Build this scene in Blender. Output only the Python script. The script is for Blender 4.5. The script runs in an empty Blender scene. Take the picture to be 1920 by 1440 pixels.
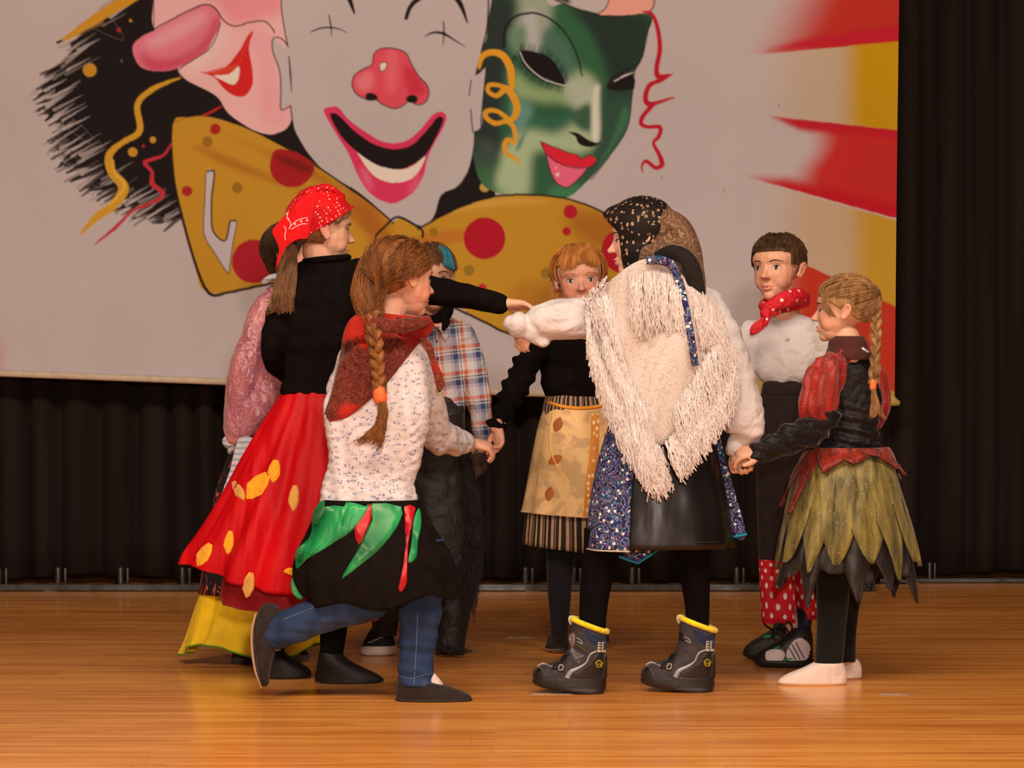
import bpy, bmesh, math, random
import numpy as np
from mathutils import Vector, Matrix, noise
from mathutils.bvhtree import BVHTree
random.seed(7); np.random.seed(7)
SC = bpy.context.scene
COL = SC.collection
# ---------------------------------------------------------------- camera, world, lights, exposure
F = 5200.0; CX, CY = 960.0, 720.0; CAMZ = 0.96; HOR = 627.0
PITCH = math.atan((CY - HOR) / F)
cam_d = bpy.data.cameras.new('camera'); cam = bpy.data.objects.new('camera', cam_d); COL.objects.link(cam)
cam.location = (0, 0, CAMZ); cam.rotation_euler = (math.pi / 2 - PITCH, 0, 0)
cam_d.sensor_width = 36; cam_d.lens = F / 1920 * 36; cam_d.clip_start = .1; cam_d.clip_end = 60
SC.camera = cam
SC.view_settings.view_transform = 'Standard'; SC.view_settings.look = 'None'
SC.view_settings.gamma = 1; SC.view_settings.use_curve_mapping = False; SC.view_settings.exposure = 0
w = bpy.data.worlds.new('hall'); SC.world = w; w.use_nodes = True
w.node_tree.nodes['Background'].inputs[0].default_value = (1, .72, .5, 1)
w.node_tree.nodes['Background'].inputs[1].default_value = .08
def area(name, loc, target, size, power, color, sizey=None):
    l = bpy.data.lights.new(name, 'AREA'); l.energy = power; l.color = color; l.size = size
    if sizey: l.shape = 'RECTANGLE'; l.size_y = sizey
    o = bpy.data.objects.new(name, l); COL.objects.link(o); o.location = loc
    o.rotation_euler = (Vector(target) - Vector(loc)).to_track_quat('-Z', 'Y').to_euler(); return o
FLASH = area('flash_lamp', (.28, -.15, 1.62), (0, 8, .8), .22, 164, (1, .78, .64))
area('hall_lamp_front', (-2.6, 3.6, 4.2), (-.2, 6.9, .1), .9, 104, (1, .74, .54))
area('hall_lamp_side', (3.0, 3.8, 4.2), (.3, 6.9, .1), .9, 85, (1, .74, .54))
area('stage_lamp', (0, 3.9, 3.9), (0, 5.6, 0), 3.2, 188, (1, .72, .50), .7)

# ---------------------------------------------------------------- helpers
_up = Vector((0, math.sin(PITCH), math.cos(PITCH))); _fw = Vector((0, math.cos(PITCH), -math.sin(PITCH)))
CAM = Vector((0, 0, CAMZ))
def ray(px, py):
    return _fw + Vector(((px - CX) / F, 0, 0)) + _up * ((CY - py) / F)
def V(px, py, d):
    r = ray(px, py); return CAM + r * (d / r.y)
def G(px, py):
    r = ray(px, py); return CAM + r * (-CAMZ / r.z)
def lin(c):
    return [((x / 255) / 12.92 if x <= 10 else (((x / 255) + .055) / 1.055) ** 2.4) for x in c]
def A(r, g, b, k=1.0):      # albedo from the colour seen on a lit thing
    l = lin((r, g, b)); return tuple(min(.88, max(.002, v * k / q)) for v, q in zip(l, (.98, .82, .66)))
def sm(e0, e1, x):
    t = np.clip((x - e0) / (e1 - e0), 0, 1); return t * t * (3 - 2 * t)
def catmull(p, k=6, closed=False):
    p = np.array(p, float); n = len(p); out = []
    for i in range(n if closed else n - 1):
        if closed: a, b, c, d = p[(i - 1) % n], p[i], p[(i + 1) % n], p[(i + 2) % n]
        else: a, b, c, d = p[max(i - 1, 0)], p[i], p[i + 1], p[min(i + 2, n - 1)]
        for j in range(k):
            t = j / k
            out.append(.5 * ((2 * b) + (c - a) * t + (2 * a - 5 * b + 4 * c - d) * t * t + (3 * b - 3 * c + d - a) * t ** 3))
    if not closed: out.append(p[-1])
    return np.array(out)
# ---- materials
class N:
    def __init__(s, name):
        s.m = bpy.data.materials.new(name); s.m.use_nodes = True; s.t = s.m.node_tree; s.b = s.t.nodes['Principled BSDF']
    def n(s, typ, **kw):
        x = s.t.nodes.new(typ)
        for k, v in kw.items():
            if k.startswith('i_'):
                key = k[2:].replace('_', ' '); key = int(key) if key.isdigit() else key; x.inputs[key].default_value = v
            else: setattr(x, k, v)
        return x
    def l(s, a, b): s.t.links.new(a, b)
    def tex(s, kind='Object'):
        return s.n('ShaderNodeTexCoord').outputs[kind]
    def map(s, src, scale=(1, 1, 1), rot=(0, 0, 0), loc=(0, 0, 0)):
        m = s.n('ShaderNodeMapping'); m.inputs['Scale'].default_value = scale; m.inputs['Rotation'].default_value = rot; m.inputs['Location'].default_value = loc
        s.l(src, m.inputs['Vector']); return m.outputs[0]
    def noise(s, vec, scale, detail=3, rough=.5, dist=0):
        x = s.n('ShaderNodeTexNoise'); x.inputs['Scale'].default_value = scale; x.inputs['Detail'].default_value = detail
        x.inputs['Roughness'].default_value = rough; x.inputs['Distortion'].default_value = dist
        if vec is not None: s.l(vec, x.inputs['Vector'])
        return x.outputs['Fac']
    def vor(s, vec, scale, rnd=1, feature='F1', out='Distance', dims='3D'):
        x = s.n('ShaderNodeTexVoronoi', feature=feature, voronoi_dimensions=dims); x.inputs['Scale'].default_value = scale; x.inputs['Randomness'].default_value = rnd
        s.l(vec, x.inputs['Vector']); return x.outputs[out]
    def ramp(s, fac, stops, interp='LINEAR'):
        r = s.n('ShaderNodeValToRGB'); r.color_ramp.interpolation = interp; e = r.color_ramp.elements
        while len(e) < len(stops): e.new(.5)
        for el, (p, c) in zip(e, stops): el.position = p; el.color = (*c[:3], 1) if hasattr(c, '__len__') else (c, c, c, 1)
        s.l(fac, r.inputs[0]); return r.outputs[0]
    def mix(s, fac, a, b, mode='MIX'):
        x = s.n('ShaderNodeMix', data_type='RGBA', blend_type=mode)
        for i, v in ((0, fac), (6, a), (7, b)):
            if hasattr(v, 'is_output'): s.l(v, x.inputs[i])
            else: x.inputs[i].default_value = v if i == 0 else (*v[:3], 1)
        return x.outputs[2]
    def math(s, op, a, b=0, c=0):
        x = s.n('ShaderNodeMath', operation=op)
        for i, v in enumerate((a, b, c)):
            if hasattr(v, 'is_output'): s.l(v, x.inputs[i])
            else: x.inputs[i].default_value = v
        return x.outputs[0]
    def xyz(s, vec):
        x = s.n('ShaderNodeSeparateXYZ'); s.l(vec, x.inputs[0]); return x.outputs
    def bump(s, h, strength=.3, dist=.01, prev=None):
        b = s.n('ShaderNodeBump'); b.inputs['Strength'].default_value = strength; b.inputs['Distance'].default_value = dist; s.l(h, b.inputs['Height'])
        if prev is not None: s.l(prev, b.inputs['Normal'])
        return b.outputs[0]
    def done(s, col=None, rough=.8, norm=None, **kw):
        b = s.b
        if col is not None:
            if hasattr(col, 'is_output'): s.l(col, b.inputs['Base Color'])
            else: b.inputs['Base Color'].default_value = (*col[:3], 1)
        if hasattr(rough, 'is_output'): s.l(rough, b.inputs['Roughness'])
        else: b.inputs['Roughness'].default_value = rough
        if norm is not None: s.l(norm, b.inputs['Normal'])
        for k, v in kw.items():
            key = k.replace('_', ' ')
            if hasattr(v, 'is_output'): s.l(v, b.inputs[key])
            else: b.inputs[key].default_value = v
        return s.m
def cloth(name, c, rough=.85, sheen=.0, wr=.5, wscale=14, weave=900, var=.12, spec=.25, dist=.02, stretch=(1, 1, .6)):
    n = N(name); o = n.tex()
    big = n.noise(n.map(o, stretch), wscale, 3, .55, .6); w_ = n.noise(o, weave, 1)
    f = n.ramp(n.noise(o, 30, 3), [(.3, 1 - var), (.7, 1 + var)])
    col = n.mix(1, c, f, 'MULTIPLY')
    nb = n.bump(big, wr, dist); nb = n.bump(w_, .15, .001, nb)
    return n.done(col, rough, nb, Sheen_Weight=sheen, Specular_IOR_Level=spec)
def plain(name, c, rough=.6, **kw):
    return N(name).done(c, rough, **kw)
# ---- meshes
ROOT = [None]
def mk(name, vf, mat, parent=None, smooth=True, colors=None, uv=None, kind=None, label=None, world=False, fix=True):
    v, f = vf[0], vf[1]
    v = np.array(v, np.float64).reshape(-1, 3)
    root = ROOT[0] if not world else None
    off = np.array(root.location) if root is not None else np.zeros(3)
    me = bpy.data.meshes.new(name)
    if isinstance(f, np.ndarray) and f.ndim == 2:
        k = f.shape[1]; nf = len(f)
        me.vertices.add(len(v)); me.vertices.foreach_set('co', (v - off).ravel().astype(np.float32))
        me.loops.add(nf * k); me.loops.foreach_set('vertex_index', f.ravel().astype(np.int32))
        me.polygons.add(nf); me.polygons.foreach_set('loop_start', np.arange(0, nf * k, k, dtype=np.int32))
        me.update(calc_edges=True)
    else:
        me.from_pydata([tuple(x) for x in (v - off)], [], [tuple(int(i) for i in q) for q in f]); me.update()
    if uv is not None:
        ul = me.uv_layers.new(name='UVMap'); vi = np.empty(len(me.loops), np.int32); me.loops.foreach_get('vertex_index', vi)
        ul.data.foreach_set('uv', np.array(uv, np.float32)[vi].ravel())
    if colors is not None:
        a = me.color_attributes.new('Col', 'FLOAT_COLOR', 'POINT'); c = np.ones((len(v), 4), np.float32); c[:, :3] = colors; a.data.foreach_set('color', c.ravel())
    if fix and not isinstance(f, np.ndarray):
        bm = bmesh.new(); bm.from_mesh(me); bmesh.ops.recalc_face_normals(bm, faces=bm.faces); bm.to_mesh(me); bm.free()
    if smooth: me.polygons.foreach_set('use_smooth', np.ones(len(me.polygons), bool))
    for m in (mat if isinstance(mat, (list, tuple)) else [mat]): me.materials.append(m)
    o = bpy.data.objects.new(name, me); COL.objects.link(o)
    if parent is not None:
        o.parent = parent
    elif root is not None and not world: o.parent = root
    if kind: o['kind'] = kind
    if label: o['label'] = label
    return o
def thing(name, loc, label, cat, group=None):
    o = bpy.data.objects.new(name, None); COL.objects.link(o); o.location = loc; o['label'] = label; o['category'] = cat
    if group: o['group'] = group
    ROOT[0] = o; return o
def tag(o, label, cat, group=None):
    o['label'] = label; o['category'] = cat
    if group: o['group'] = group
def box(x0, x1, y0, y1, z0, z1):
    v = [(x, y, z) for x in (x0, x1) for y in (y0, y1) for z in (z0, z1)]
    return v, [(0, 1, 3, 2), (4, 6, 7, 5), (0, 4, 5, 1), (2, 3, 7, 6), (0, 2, 6, 4), (1, 5, 7, 3)]
def join(*vfs):
    V_, F_ = [], []
    for v, f in vfs:
        o = len(V_); V_ += [tuple(x) for x in v]; F_ += [tuple(int(i) + o for i in q) for q in f]
    return V_, F_
def grid_faces(nr, nc, closed=True):
    f = []
    for i in range(nr - 1):
        for j in range(nc if closed else nc - 1):
            k = (j + 1) % nc; f.append((i * nc + j, i * nc + k, (i + 1) * nc + k, (i + 1) * nc + j))
    return f
def rings_closed(rings):
    nc = len(rings[0]); v = [tuple(p) for r in rings for p in r]; f = grid_faces(len(rings), nc)
    a = len(v); v.append(tuple(np.mean(rings[0], axis=0))); v.append(tuple(np.mean(rings[-1], axis=0)))
    n = (len(rings) - 1) * nc
    for j in range(nc):
        k = (j + 1) % nc; f.append((a, k, j)); f.append((a + 1, n + j, n + k))
    return v, f
def wtube(P, R, n=14, sub=4, caps=True, up=None):
    """world-space tube: P points, R radius or (ru, rv) in metres; u lies in the plane seen from the front"""
    P = np.array([tuple(p) for p in P], float); R = np.array([(r, r) if np.isscalar(r) else tuple(r) for r in R], float)
    if sub > 1 and len(P) > 1:
        C = catmull(np.hstack([P, R]), sub); P, R = C[:, :3], np.maximum(C[:, 3:], 1e-4)
    T = np.gradient(P, axis=0) if len(P) > 1 else np.array([[0, 0, 1.]])
    T /= np.maximum(np.linalg.norm(T, axis=1, keepdims=True), 1e-9)
    if caps:
        q0, q1 = [], []
        for a in (1.25, .9, .45):
            q0.append((P[0] - T[0] * R[0].min() * math.sin(a), R[0] * math.cos(a), T[0]))
            q1.insert(0, (P[-1] + T[-1] * R[-1].min() * math.sin(a), R[-1] * math.cos(a), T[-1]))
        P = np.vstack([[x[0] for x in q0], P, [x[0] for x in q1]]); R = np.vstack([[x[1] for x in q0], R, [x[1] for x in q1]]); T = np.vstack([[x[2] for x in q0], T, [x[2] for x in q1]])
    ref = np.array(up if up is not None else (0, 1, 0), float); rings = []; pu = None
    for p, r, t in zip(P, R, T):
        u = np.cross(t, ref)
        if np.linalg.norm(u) < .25:
            u = pu - t * np.dot(pu, t) if pu is not None else np.cross(t, (1, 0, .01))
        u /= np.linalg.norm(u); v = np.cross(u, t)
        if pu is not None and np.dot(u, pu) < 0: u, v = -u, -v
        pu = u
        a = np.linspace(0, 2 * math.pi, n, endpoint=False)
        rings.append(p + np.outer(np.cos(a) * r[0], u) + np.outer(np.sin(a) * r[1], v))
    return rings_closed(rings)
def ell(c, r, n=14, m=9):
    rings = []
    for i in range(1, m):
        a = math.pi * i / m; s, z = math.sin(a), math.cos(a)
        rings.append([(c[0] + r[0] * s * math.cos(t), c[1] + r[1] * s * math.sin(t), c[2] + r[2] * z) for t in np.linspace(0, 2 * math.pi, n, endpoint=False)])
    return rings_closed(rings)
class Kid:
    """points given where they are seen (px, py) plus depth offset from the child's own distance"""
    def __init__(s, D): s.D = D; s.s = D / F
    def p(s, x, y, dd=0): return V(x, y, s.D + dd)
    def tube(s, pts, rad, n=14, sub=4, **kw):
        P = [s.p(*q) for q in pts]
        if np.isscalar(rad): rad = [rad] * len(pts)
        return wtube(P, [r * s.s if np.isscalar(r) else (r[0] * s.s, r[1] * s.s) for r in rad], n, sub, **kw)
    def prof(s, rows, k=.6, n=40, sub=4, power=2.0, closed=True, fold=None, hem=None, raw=False):
        """rows (py, xl, xr[, dd[, k]]) top to bottom -> lofted form; fold(theta, t)-> radius factor; hem(theta, t)-> extra height m"""
        R = np.array([[r[0], r[1], r[2], r[3] if len(r) > 3 else 0, r[4] if len(r) > 4 else k] for r in rows], float)
        if sub > 1: R = catmull(R, sub)
        th = np.linspace(0, 2 * math.pi, n, endpoint=False); rings = []
        for i, (y, xl, xr, dd, kk) in enumerate(R):
            t = i / (len(R) - 1); c = s.p((xl + xr) / 2, y, dd); wd = max(.2, (xr - xl) / 2) * s.s * (s.D + dd) / s.D
            cx = np.sign(np.cos(th)) * np.abs(np.cos(th)) ** (2 / power); sx = np.sign(np.sin(th)) * np.abs(np.sin(th)) ** (2 / power)
            fo = np.array([fold(a, t) for a in th]) if fold else 1.0
            he = np.array([hem(a, t) for a in th]) if hem else np.zeros(n)
            rings.append(np.stack([c.x + wd * cx * fo, c.y + wd * kk * sx * fo, c.z + he], 1))
        if raw: return rings
        if closed: return rings_closed(rings)
        return [tuple(p) for r in rings for p in r], grid_faces(len(rings), n)
def sheet(rings, thick=.004, closed=True):
    """open lofted cloth with real thickness (inner wall offset towards the axis)"""
    R = np.array(rings); nr, nc = R.shape[:2]
    c = R.mean(axis=1, keepdims=True); d = R - c; L = np.linalg.norm(d, axis=2, keepdims=True); inner = c + d * np.maximum(0, (L - thick) / np.maximum(L, 1e-6))
    v = np.vstack([R.reshape(-1, 3), inner.reshape(-1, 3)]); o = nr * nc
    f = grid_faces(nr, nc, closed); f2 = [(a + o, d_ + o, c_ + o, b + o) for a, b, c_, d_ in f]
    e = []
    for j in range(nc if closed else nc - 1):
        k = (j + 1) % nc
        e.append((j, j + o, k + o, k)); q = (nr - 1) * nc; e.append((q + j, q + k, q + k + o, q + j + o))
    return v, f + f2 + e
def unite(name, parts, voxel, mat, smooth=2, disp=None, post=None, dec=None, colorf=None, parent=None, label=None, **kw):
    v, f = join(*parts); me = bpy.data.meshes.new('tmp'); me.from_pydata(v, [], f)
    o = bpy.data.objects.new('tmp', me); COL.objects.link(o)
    m = o.modifiers.new('r', 'REMESH'); m.mode = 'VOXEL'; m.voxel_size = voxel
    if smooth: m = o.modifiers.new('s', 'SMOOTH'); m.iterations = smooth; m.factor = .5
    dg = bpy.context.evaluated_depsgraph_get(); e = o.evaluated_get(dg); me2 = bpy.data.meshes.new_from_object(e)
    n = len(me2.vertices); co = np.empty(n * 3, np.float32); me2.vertices.foreach_get('co', co); co = co.reshape(-1, 3).astype(float)
    if post or disp:
        no = np.empty(n * 3, np.float32); me2.vertices.foreach_get('normal', no); no = no.reshape(-1, 3)
        if post: co = post(co, no)
        if disp: co = co + no * disp(co, no)[:, None]
        me2.vertices.foreach_set('co', co.astype(np.float32).ravel()); me2.update()
    if dec:
        o.modifiers.clear(); o.data = me2; m = o.modifiers.new('d', 'DECIMATE'); m.ratio = dec
        dg = bpy.context.evaluated_depsgraph_get(); me3 = bpy.data.meshes.new_from_object(o.evaluated_get(dg)); me2 = me3
        n = len(me2.vertices); co = np.empty(n * 3, np.float32); me2.vertices.foreach_get('co', co); co = co.reshape(-1, 3).astype(float)
    bpy.data.objects.remove(o)
    off = np.array(ROOT[0].location)
    if colorf is not None:
        a = me2.color_attributes.new('Col', 'FLOAT_COLOR', 'POINT'); c = np.ones((n, 4), np.float32); c[:, :3] = colorf(co); a.data.foreach_set('color', c.ravel())
    me2.vertices.foreach_set('co', (co - off).astype(np.float32).ravel()); me2.update()
    me2.polygons.foreach_set('use_smooth', np.ones(len(me2.polygons), bool))
    me2.materials.clear(); me2.materials.append(mat); me2.name = name
    ob = bpy.data.objects.new(name, me2); COL.objects.link(ob); ob.parent = parent or ROOT[0]
    if label: ob['label'] = label
    ob['_w'] = 1; del ob['_w']
    return ob
def bvh(*obs):
    """search tree of finished parts in world coordinates"""
    V_, F_ = [], []
    for o in obs:
        off = Vector(ROOT[0].location); b = len(V_)
        V_ += [v.co + off for v in o.data.vertices]; F_ += [tuple(i + b for i in p.vertices) for p in o.data.polygons]
    return BVHTree.FromPolygons(V_, F_)
def cast(t, px, py, dflt):
    r = ray(px, py).normalized(); h = t.ray_cast(CAM, r)
    return (h[0], h[3], True) if h[0] is not None else (V(px, py, dflt), dflt, False)
def patch(t, poly, D, lift=.002, rings=4, edge=-.0015, smooth_poly=0, centre=None):
    """a piece of cloth lying on the surface t, outline given as seen from the front"""
    P = np.array(poly, float)
    if smooth_poly: P = catmull(P, smooth_poly, True)
    c = np.array(centre, float) if centre is not None else P.mean(axis=0); n = len(P); v = []; dl = D
    ctr, dc, ok = cast(t, c[0], c[1], D)
    if ok: dl = ctr.y
    rows = []
    for k in range(rings + 1):
        f = 1 - k / (rings + .0)
        row = []
        for q in (P if f > 0 else P[:1]):
            x, y = c + (q - c) * f; h, _, ok = cast(t, x, y, dl)
            L = edge if k == 0 else lift; r = ray(x, y).normalized(); row.append(tuple(h - r * L))
        rows.append(row)
    v = [p for r in rows[:-1] for p in r]; v.append(rows[-1][0]); fs = grid_faces(rings, n); a = len(v) - 1; b = (rings - 1) * n
    fs += [(b + j, b + (j + 1) % n, a) for j in range(n)]
    return v, fs
def stroke(t, line, w, D, lift=.0015, k=4, n=4, base=None):
    """thin raised cord or stripe following the surface"""
    L = catmull(line, k) if k > 1 else np.array(line, float); W = np.interp(np.linspace(0, 1, len(L)), np.linspace(0, 1, len(w)), w) if hasattr(w, '__len__') else np.full(len(L), w)
    T = np.gradient(L, axis=0); T /= np.maximum(np.linalg.norm(T, axis=1, keepdims=True), 1e-6); Nn = np.stack([-T[:, 1], T[:, 0]], 1)
    rows = []; dl = D
    for q, nn, ww in zip(L, Nn, W):
        row = []
        for s_, e in (((-.5, -.001), (-.38, 1), (0, 1.15), (.38, 1), (.5, -.001)) if base is None else ((-.5, base), (-.42, 1), (0, 1.05), (.42, 1), (.5, base))):
            x, y = q + nn * ww * s_; h, _, ok = cast(t, x, y, dl)
            if ok: dl = h.y
            r = ray(x, y).normalized(); row.append(tuple(h - r * (lift * e if e > 0 else e)))
        rows.append(row)
    return [p for r in rows for p in r], grid_faces(len(rows), 5, False)
def strands(guides, n, r=.0008, jit=.004, seed=1, sides=3, steps=10, taper=.25, lenj=.12, wig=.0, blend=True, radf=None):
    """hair / yarn: tapered tubes interpolated between neighbouring guide lines (world points)"""
    rg = np.random.RandomState(seed); Gs = []
    for g in guides:
        g = catmull([tuple(p) for p in g], 6); d = np.r_[0, np.cumsum(np.linalg.norm(np.diff(g, axis=0), axis=1))]; d /= max(d[-1], 1e-9)
        t = np.linspace(0, 1, steps); Gs.append(np.stack([np.interp(t, d, g[:, i]) for i in range(3)], 1))
    Gs = np.array(Gs); V_, F_ = [], []; tt = np.linspace(0, 1, steps)
    ang = np.linspace(0, 2 * math.pi, sides, endpoint=False)
    for i in range(n):
        if blend and len(Gs) > 1:
            x = rg.rand() * (len(Gs) - 1); a = int(x); fr = x - a; P = Gs[a] * (1 - fr) + Gs[a + 1] * fr
        else: P = Gs[rg.randint(len(Gs))].copy()
        o = rg.randn(3) * jit; o2 = rg.randn(3) * jit; P = P + o * (1 - tt[:, None]) + o2 * tt[:, None]
        if wig:
            ph = rg.rand(3) * 6.3; fq = rg.uniform(1.5, 4, 3); P = P + wig * np.sin(tt[:, None] * fq * 6.3 + ph) * np.minimum(1, tt[:, None] * 3)
        Lf = 1 - rg.rand() * lenj; P = P[0] + (P - P[0]) * 1.0; P = np.stack([np.interp(tt * Lf, tt, P[:, k]) for k in range(3)], 1)
        T = np.gradient(P, axis=0); T /= np.maximum(np.linalg.norm(T, axis=1, keepdims=True), 1e-9)
        u = np.cross(T, (0.3, 1, 0.2)); u /= np.maximum(np.linalg.norm(u, axis=1, keepdims=True), 1e-6); v = np.cross(T, u)
        rr = r * (rg.uniform(.7, 1.3)); rad = rr * (1 - (1 - taper) * np.abs(tt - .3) ** 1.5) if radf is None else rr * radf(tt)
        b = len(V_) // 1
        ring = P[:, None, :] + rad[:, None, None] * (np.cos(ang)[None, :, None] * u[:, None, :] + np.sin(ang)[None, :, None] * v[:, None, :])
        V_.append(ring.reshape(-1, 3))
    nv = steps * sides; base = np.array(grid_faces(steps, sides)); Fa = np.vstack([base + k * nv for k in range(n)])
    return np.vstack(V_), Fa
def cat_np(*vfs):
    V_, F_, o = [], [], 0
    for v, f in vfs:
        V_.append(np.array(v)); F_.append(np.array(f) + o); o += len(v)
    return np.vstack(V_), np.vstack(F_)
# ---------------------------------------------------------------- the setting
ROOT[0] = None
# floor: strip parquet boards, each its own piece
fm = N('parquet'); o = fm.tex('Object'); oi = fm.n('ShaderNodeObjectInfo').outputs['Random']
gp = fm.n('ShaderNodeNewGeometry').outputs['Position']
s1 = fm.noise(fm.map(gp, (.9, 60, 1)), 1.6, 4, .6); s2 = fm.noise(fm.map(gp, (1.6, 150, 1)), 2.0, 2, .6)
strip = fm.n('ShaderNodeTexVoronoi', voronoi_dimensions='2D', feature='F1', distance='CHEBYCHEV'); strip.inputs['Scale'].default_value = 1
fm.l(fm.map(gp, (2.6, 42, 1)), strip.inputs['Vector']); sc_ = fm.xyz(strip.outputs['Color'])[0]
blot = fm.noise(gp, 1.3, 2)
t = fm.math('ADD', fm.math('MULTIPLY', s1, .50), fm.math('ADD', fm.math('MULTIPLY', s2, .26), fm.math('ADD', fm.math('MULTIPLY', sc_, .16), fm.math('ADD', fm.math('MULTIPLY', oi, .06), fm.math('MULTIPLY', blot, .10)))))
fc = fm.ramp(t, [(.28, (.24, .070, .012)), (.45, (.62, .222, .044)), (.62, (.88, .395, .09)), (.80, (.88, .50, .17))])
rr = fm.ramp(fm.noise(fm.map(gp, (1, 12, 1)), 4, 3), [(.3, .20), (.7, .31)])
FLOORM = fm.done(fc, rr, fm.bump(s2, .12, .0008), Specular_IOR_Level=.5, Coat_Weight=.22, Coat_Roughness=.14)
sub = plain('joint_filler', (.20, .075, .025), .7)
fl = mk('floor', box(-4.5, 4.5, -1.5, 12.2, -.08, -.009), sub, world=True, smooth=False); fl['kind'] = 'structure'
def board(x0, x1, y0, y1):
    b = .0005; v, f = box(x0, x1, y0, y1, -.008, 0)
    v = [(x + (b if x == x0 else -b) * (z == 0), y + (b if y == y0 else -b) * (z == 0), z) for x, y, z in v]
    v2 = [(x, y, -.0004 if z == 0 else z) for x, y, z in box(x0, x1, y0, y1, -.008, 0)[0]]
    vv = v2 + [v[i] for i in (1, 3, 7, 5)]
    ff = [q for q in f if not all(v2[i][2] > -.005 for i in q)] + [(8, 11, 10, 9), (1, 8, 9, 3), (3, 9, 10, 7), (7, 10, 11, 5), (5, 11, 8, 1)]
    return vv, ff
rows = []
y = 5.6; r_ = random.Random(3); n_b = 0
while y < 12.1:
    dy = .145; x = -3.1; first = r_.uniform(.35, 1.32)
    while x < 3.1 - .05:
        L = min(first, 3.1 - x); first = 1.32
        o_ = mk('floor_board', board(x + .0002, x + L - .0002, y + .0002, y + dy - .0002), FLOORM, parent=fl, smooth=False, world=True)
        x += L; n_b += 1
    y += dy
# the rest of the hall floor, outside the picture
m_ = mk('floor_plain', join(box(-4.5, 4.5, -1.5, 5.6, -.0085, -.0002), box(-4.5, -3.1, 5.6, 12.2, -.0085, -.0002), box(3.1, 4.5, 5.6, 12.2, -.0085, -.0002)), FLOORM, parent=fl, smooth=False, world=True); m_['kind'] = 'stuff'; m_.name = 'floor_boards_beyond'

wm = N('wall_dark'); WALLM = wm.done(wm.ramp(wm.noise(wm.tex(), 3), [(.3, (.012, .009, .008)), (.7, (.02, .015, .013))]), .9)
for nm_, x_ in (('wall_left', -4.6), ('wall_right', 4.5)):
    w_o = mk(nm_, box(x_, x_ + .1, 4.6, 12.2, -.08, 5.5), WALLM, world=True, smooth=False); w_o['kind'] = 'structure'
wb = mk('wall_back', box(-4.5, 4.5, 12.2, 12.3, -.1, 5.5), WALLM, world=True, smooth=False); wb['kind'] = 'structure'

# curtain: pleated cloth, one sweep behind the banner, one at the side
cm = N('curtain_cloth'); co = cm.tex()
cc = cm.ramp(cm.noise(cm.map(co, (6, 6, .4)), 2, 3), [(.3, (.0150, .0112, .0112)), (.7, (.0250, .0180, .0172))])
CURT = cm.done(cc, .92, cm.bump(cm.noise(co, 700, 1), .2, .001), Sheen_Weight=.02, Sheen_Roughness=.6, Specular_IOR_Level=.04)
def curtain(name, x0, x1, Y, z0, z1, pitch, amp, seed, lab):
    rg = np.random.RandomState(seed); nx = int((x1 - x0) / .008); xs = np.linspace(x0, x1, nx); k = []
    c = x0; ph = np.zeros(nx); kn = [x0 - .2]
    while kn[-1] < x1 + .3: kn.append(kn[-1] + pitch * rg.uniform(.7, 1.35))
    kn = np.array(kn); ph = np.interp(xs, kn, np.arange(len(kn))); am = np.interp(xs, kn, rg.uniform(.55, 1.25, len(kn)))
    zs = np.linspace(z0, z1, 26); Vv = []
    for z in zs:
        dr = .12 * np.sin(z * 1.3 + xs * 2.1) + .05 * np.sin(z * 4 + xs)
        s_ = np.sin(2 * math.pi * (ph + dr * .25)); s_ = np.sign(s_) * np.abs(s_) ** .75
        yy = Y + amp * am * s_ + .01 * np.sin(xs * 9 + z * 2)
        Vv.append(np.stack([xs + .25 * amp * np.cos(2 * math.pi * ph), yy, np.full(nx, z) + (.012 * np.sin(xs * 7) * (z == z0))], 1))
    R = np.array(Vv); th = R.copy(); th[..., 1] += .004; v = np.vstack([R.reshape(-1, 3), th.reshape(-1, 3)]); o = len(R.reshape(-1, 3))
    i = np.arange(25)[:, None] * nx + np.arange(nx - 1)[None]; q = np.stack([i, i + 1, i + 1 + nx, i + nx], -1).reshape(-1, 4)
    b = np.arange(nx - 1); edge = np.stack([b, b + o, b + 1 + o, b + 1], -1)
    f = np.vstack([q, q[:, ::-1] + o, edge]); ob = mk(name, (v, f), CURT, world=True); tag(ob, lab, 'curtain'); return ob
curtain('stage_curtain', -4.1, 1.545, 10.62, .035, 3.6, .115, .040, 4, 'dark brown pleated stage curtain hanging behind and below the painted banner')
curtain('stage_curtain', 1.50, 4.3, 10.86, .030, 3.6, .165, .030, 9, 'dark brown curtain panel with wide flat folds beside the banner')
# steel rail on the floor in front of the curtain
gm = N('galvanised_steel'); STEEL = gm.done(gm.ramp(gm.noise(gm.tex(), 25, 4), [(.3, (.06, .065, .07)), (.7, (.13, .14, .15))]), .42, Metallic=.75)
def rail(x0, x1, Y, h, posts, lab, wdt=.02):
    t = thing('floor_rail', ((x0 + x1) / 2, Y, 0), lab, 'rail')
    z0 = .004
    v, f = box(x0, x1, Y - .018, Y + .018, z0, h); mk('bar', (v, f), STEEL, smooth=False)
    [mk('foot', box(x, x + .05, Y - .016, Y + .016, 0, z0), STEEL, smooth=False) for x in np.arange(x0 + .1, x1 - .1, .9)]
    for px in posts:
        a = V(px, 1085, Y).x
        mk('post', wtube([(a, Y, h - .002), (a, Y, h + .055)], [wdt * .55] * 2, 10, 1), STEEL)
        mk('post', wtube([(a + wdt * 1.3, Y + .004, h - .002), (a + wdt * 1.3, Y + .004, h + .055)], [wdt * .32] * 2, 10, 1), STEEL)
    ROOT[0] = None
rail(-2.75, 1.36, 10.36, .026, (-2, 109, 226, 342, 985, 1075, 1185, 1381, 1290), 'long grey steel rail with short posts lying on the floor before the curtain')
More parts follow.
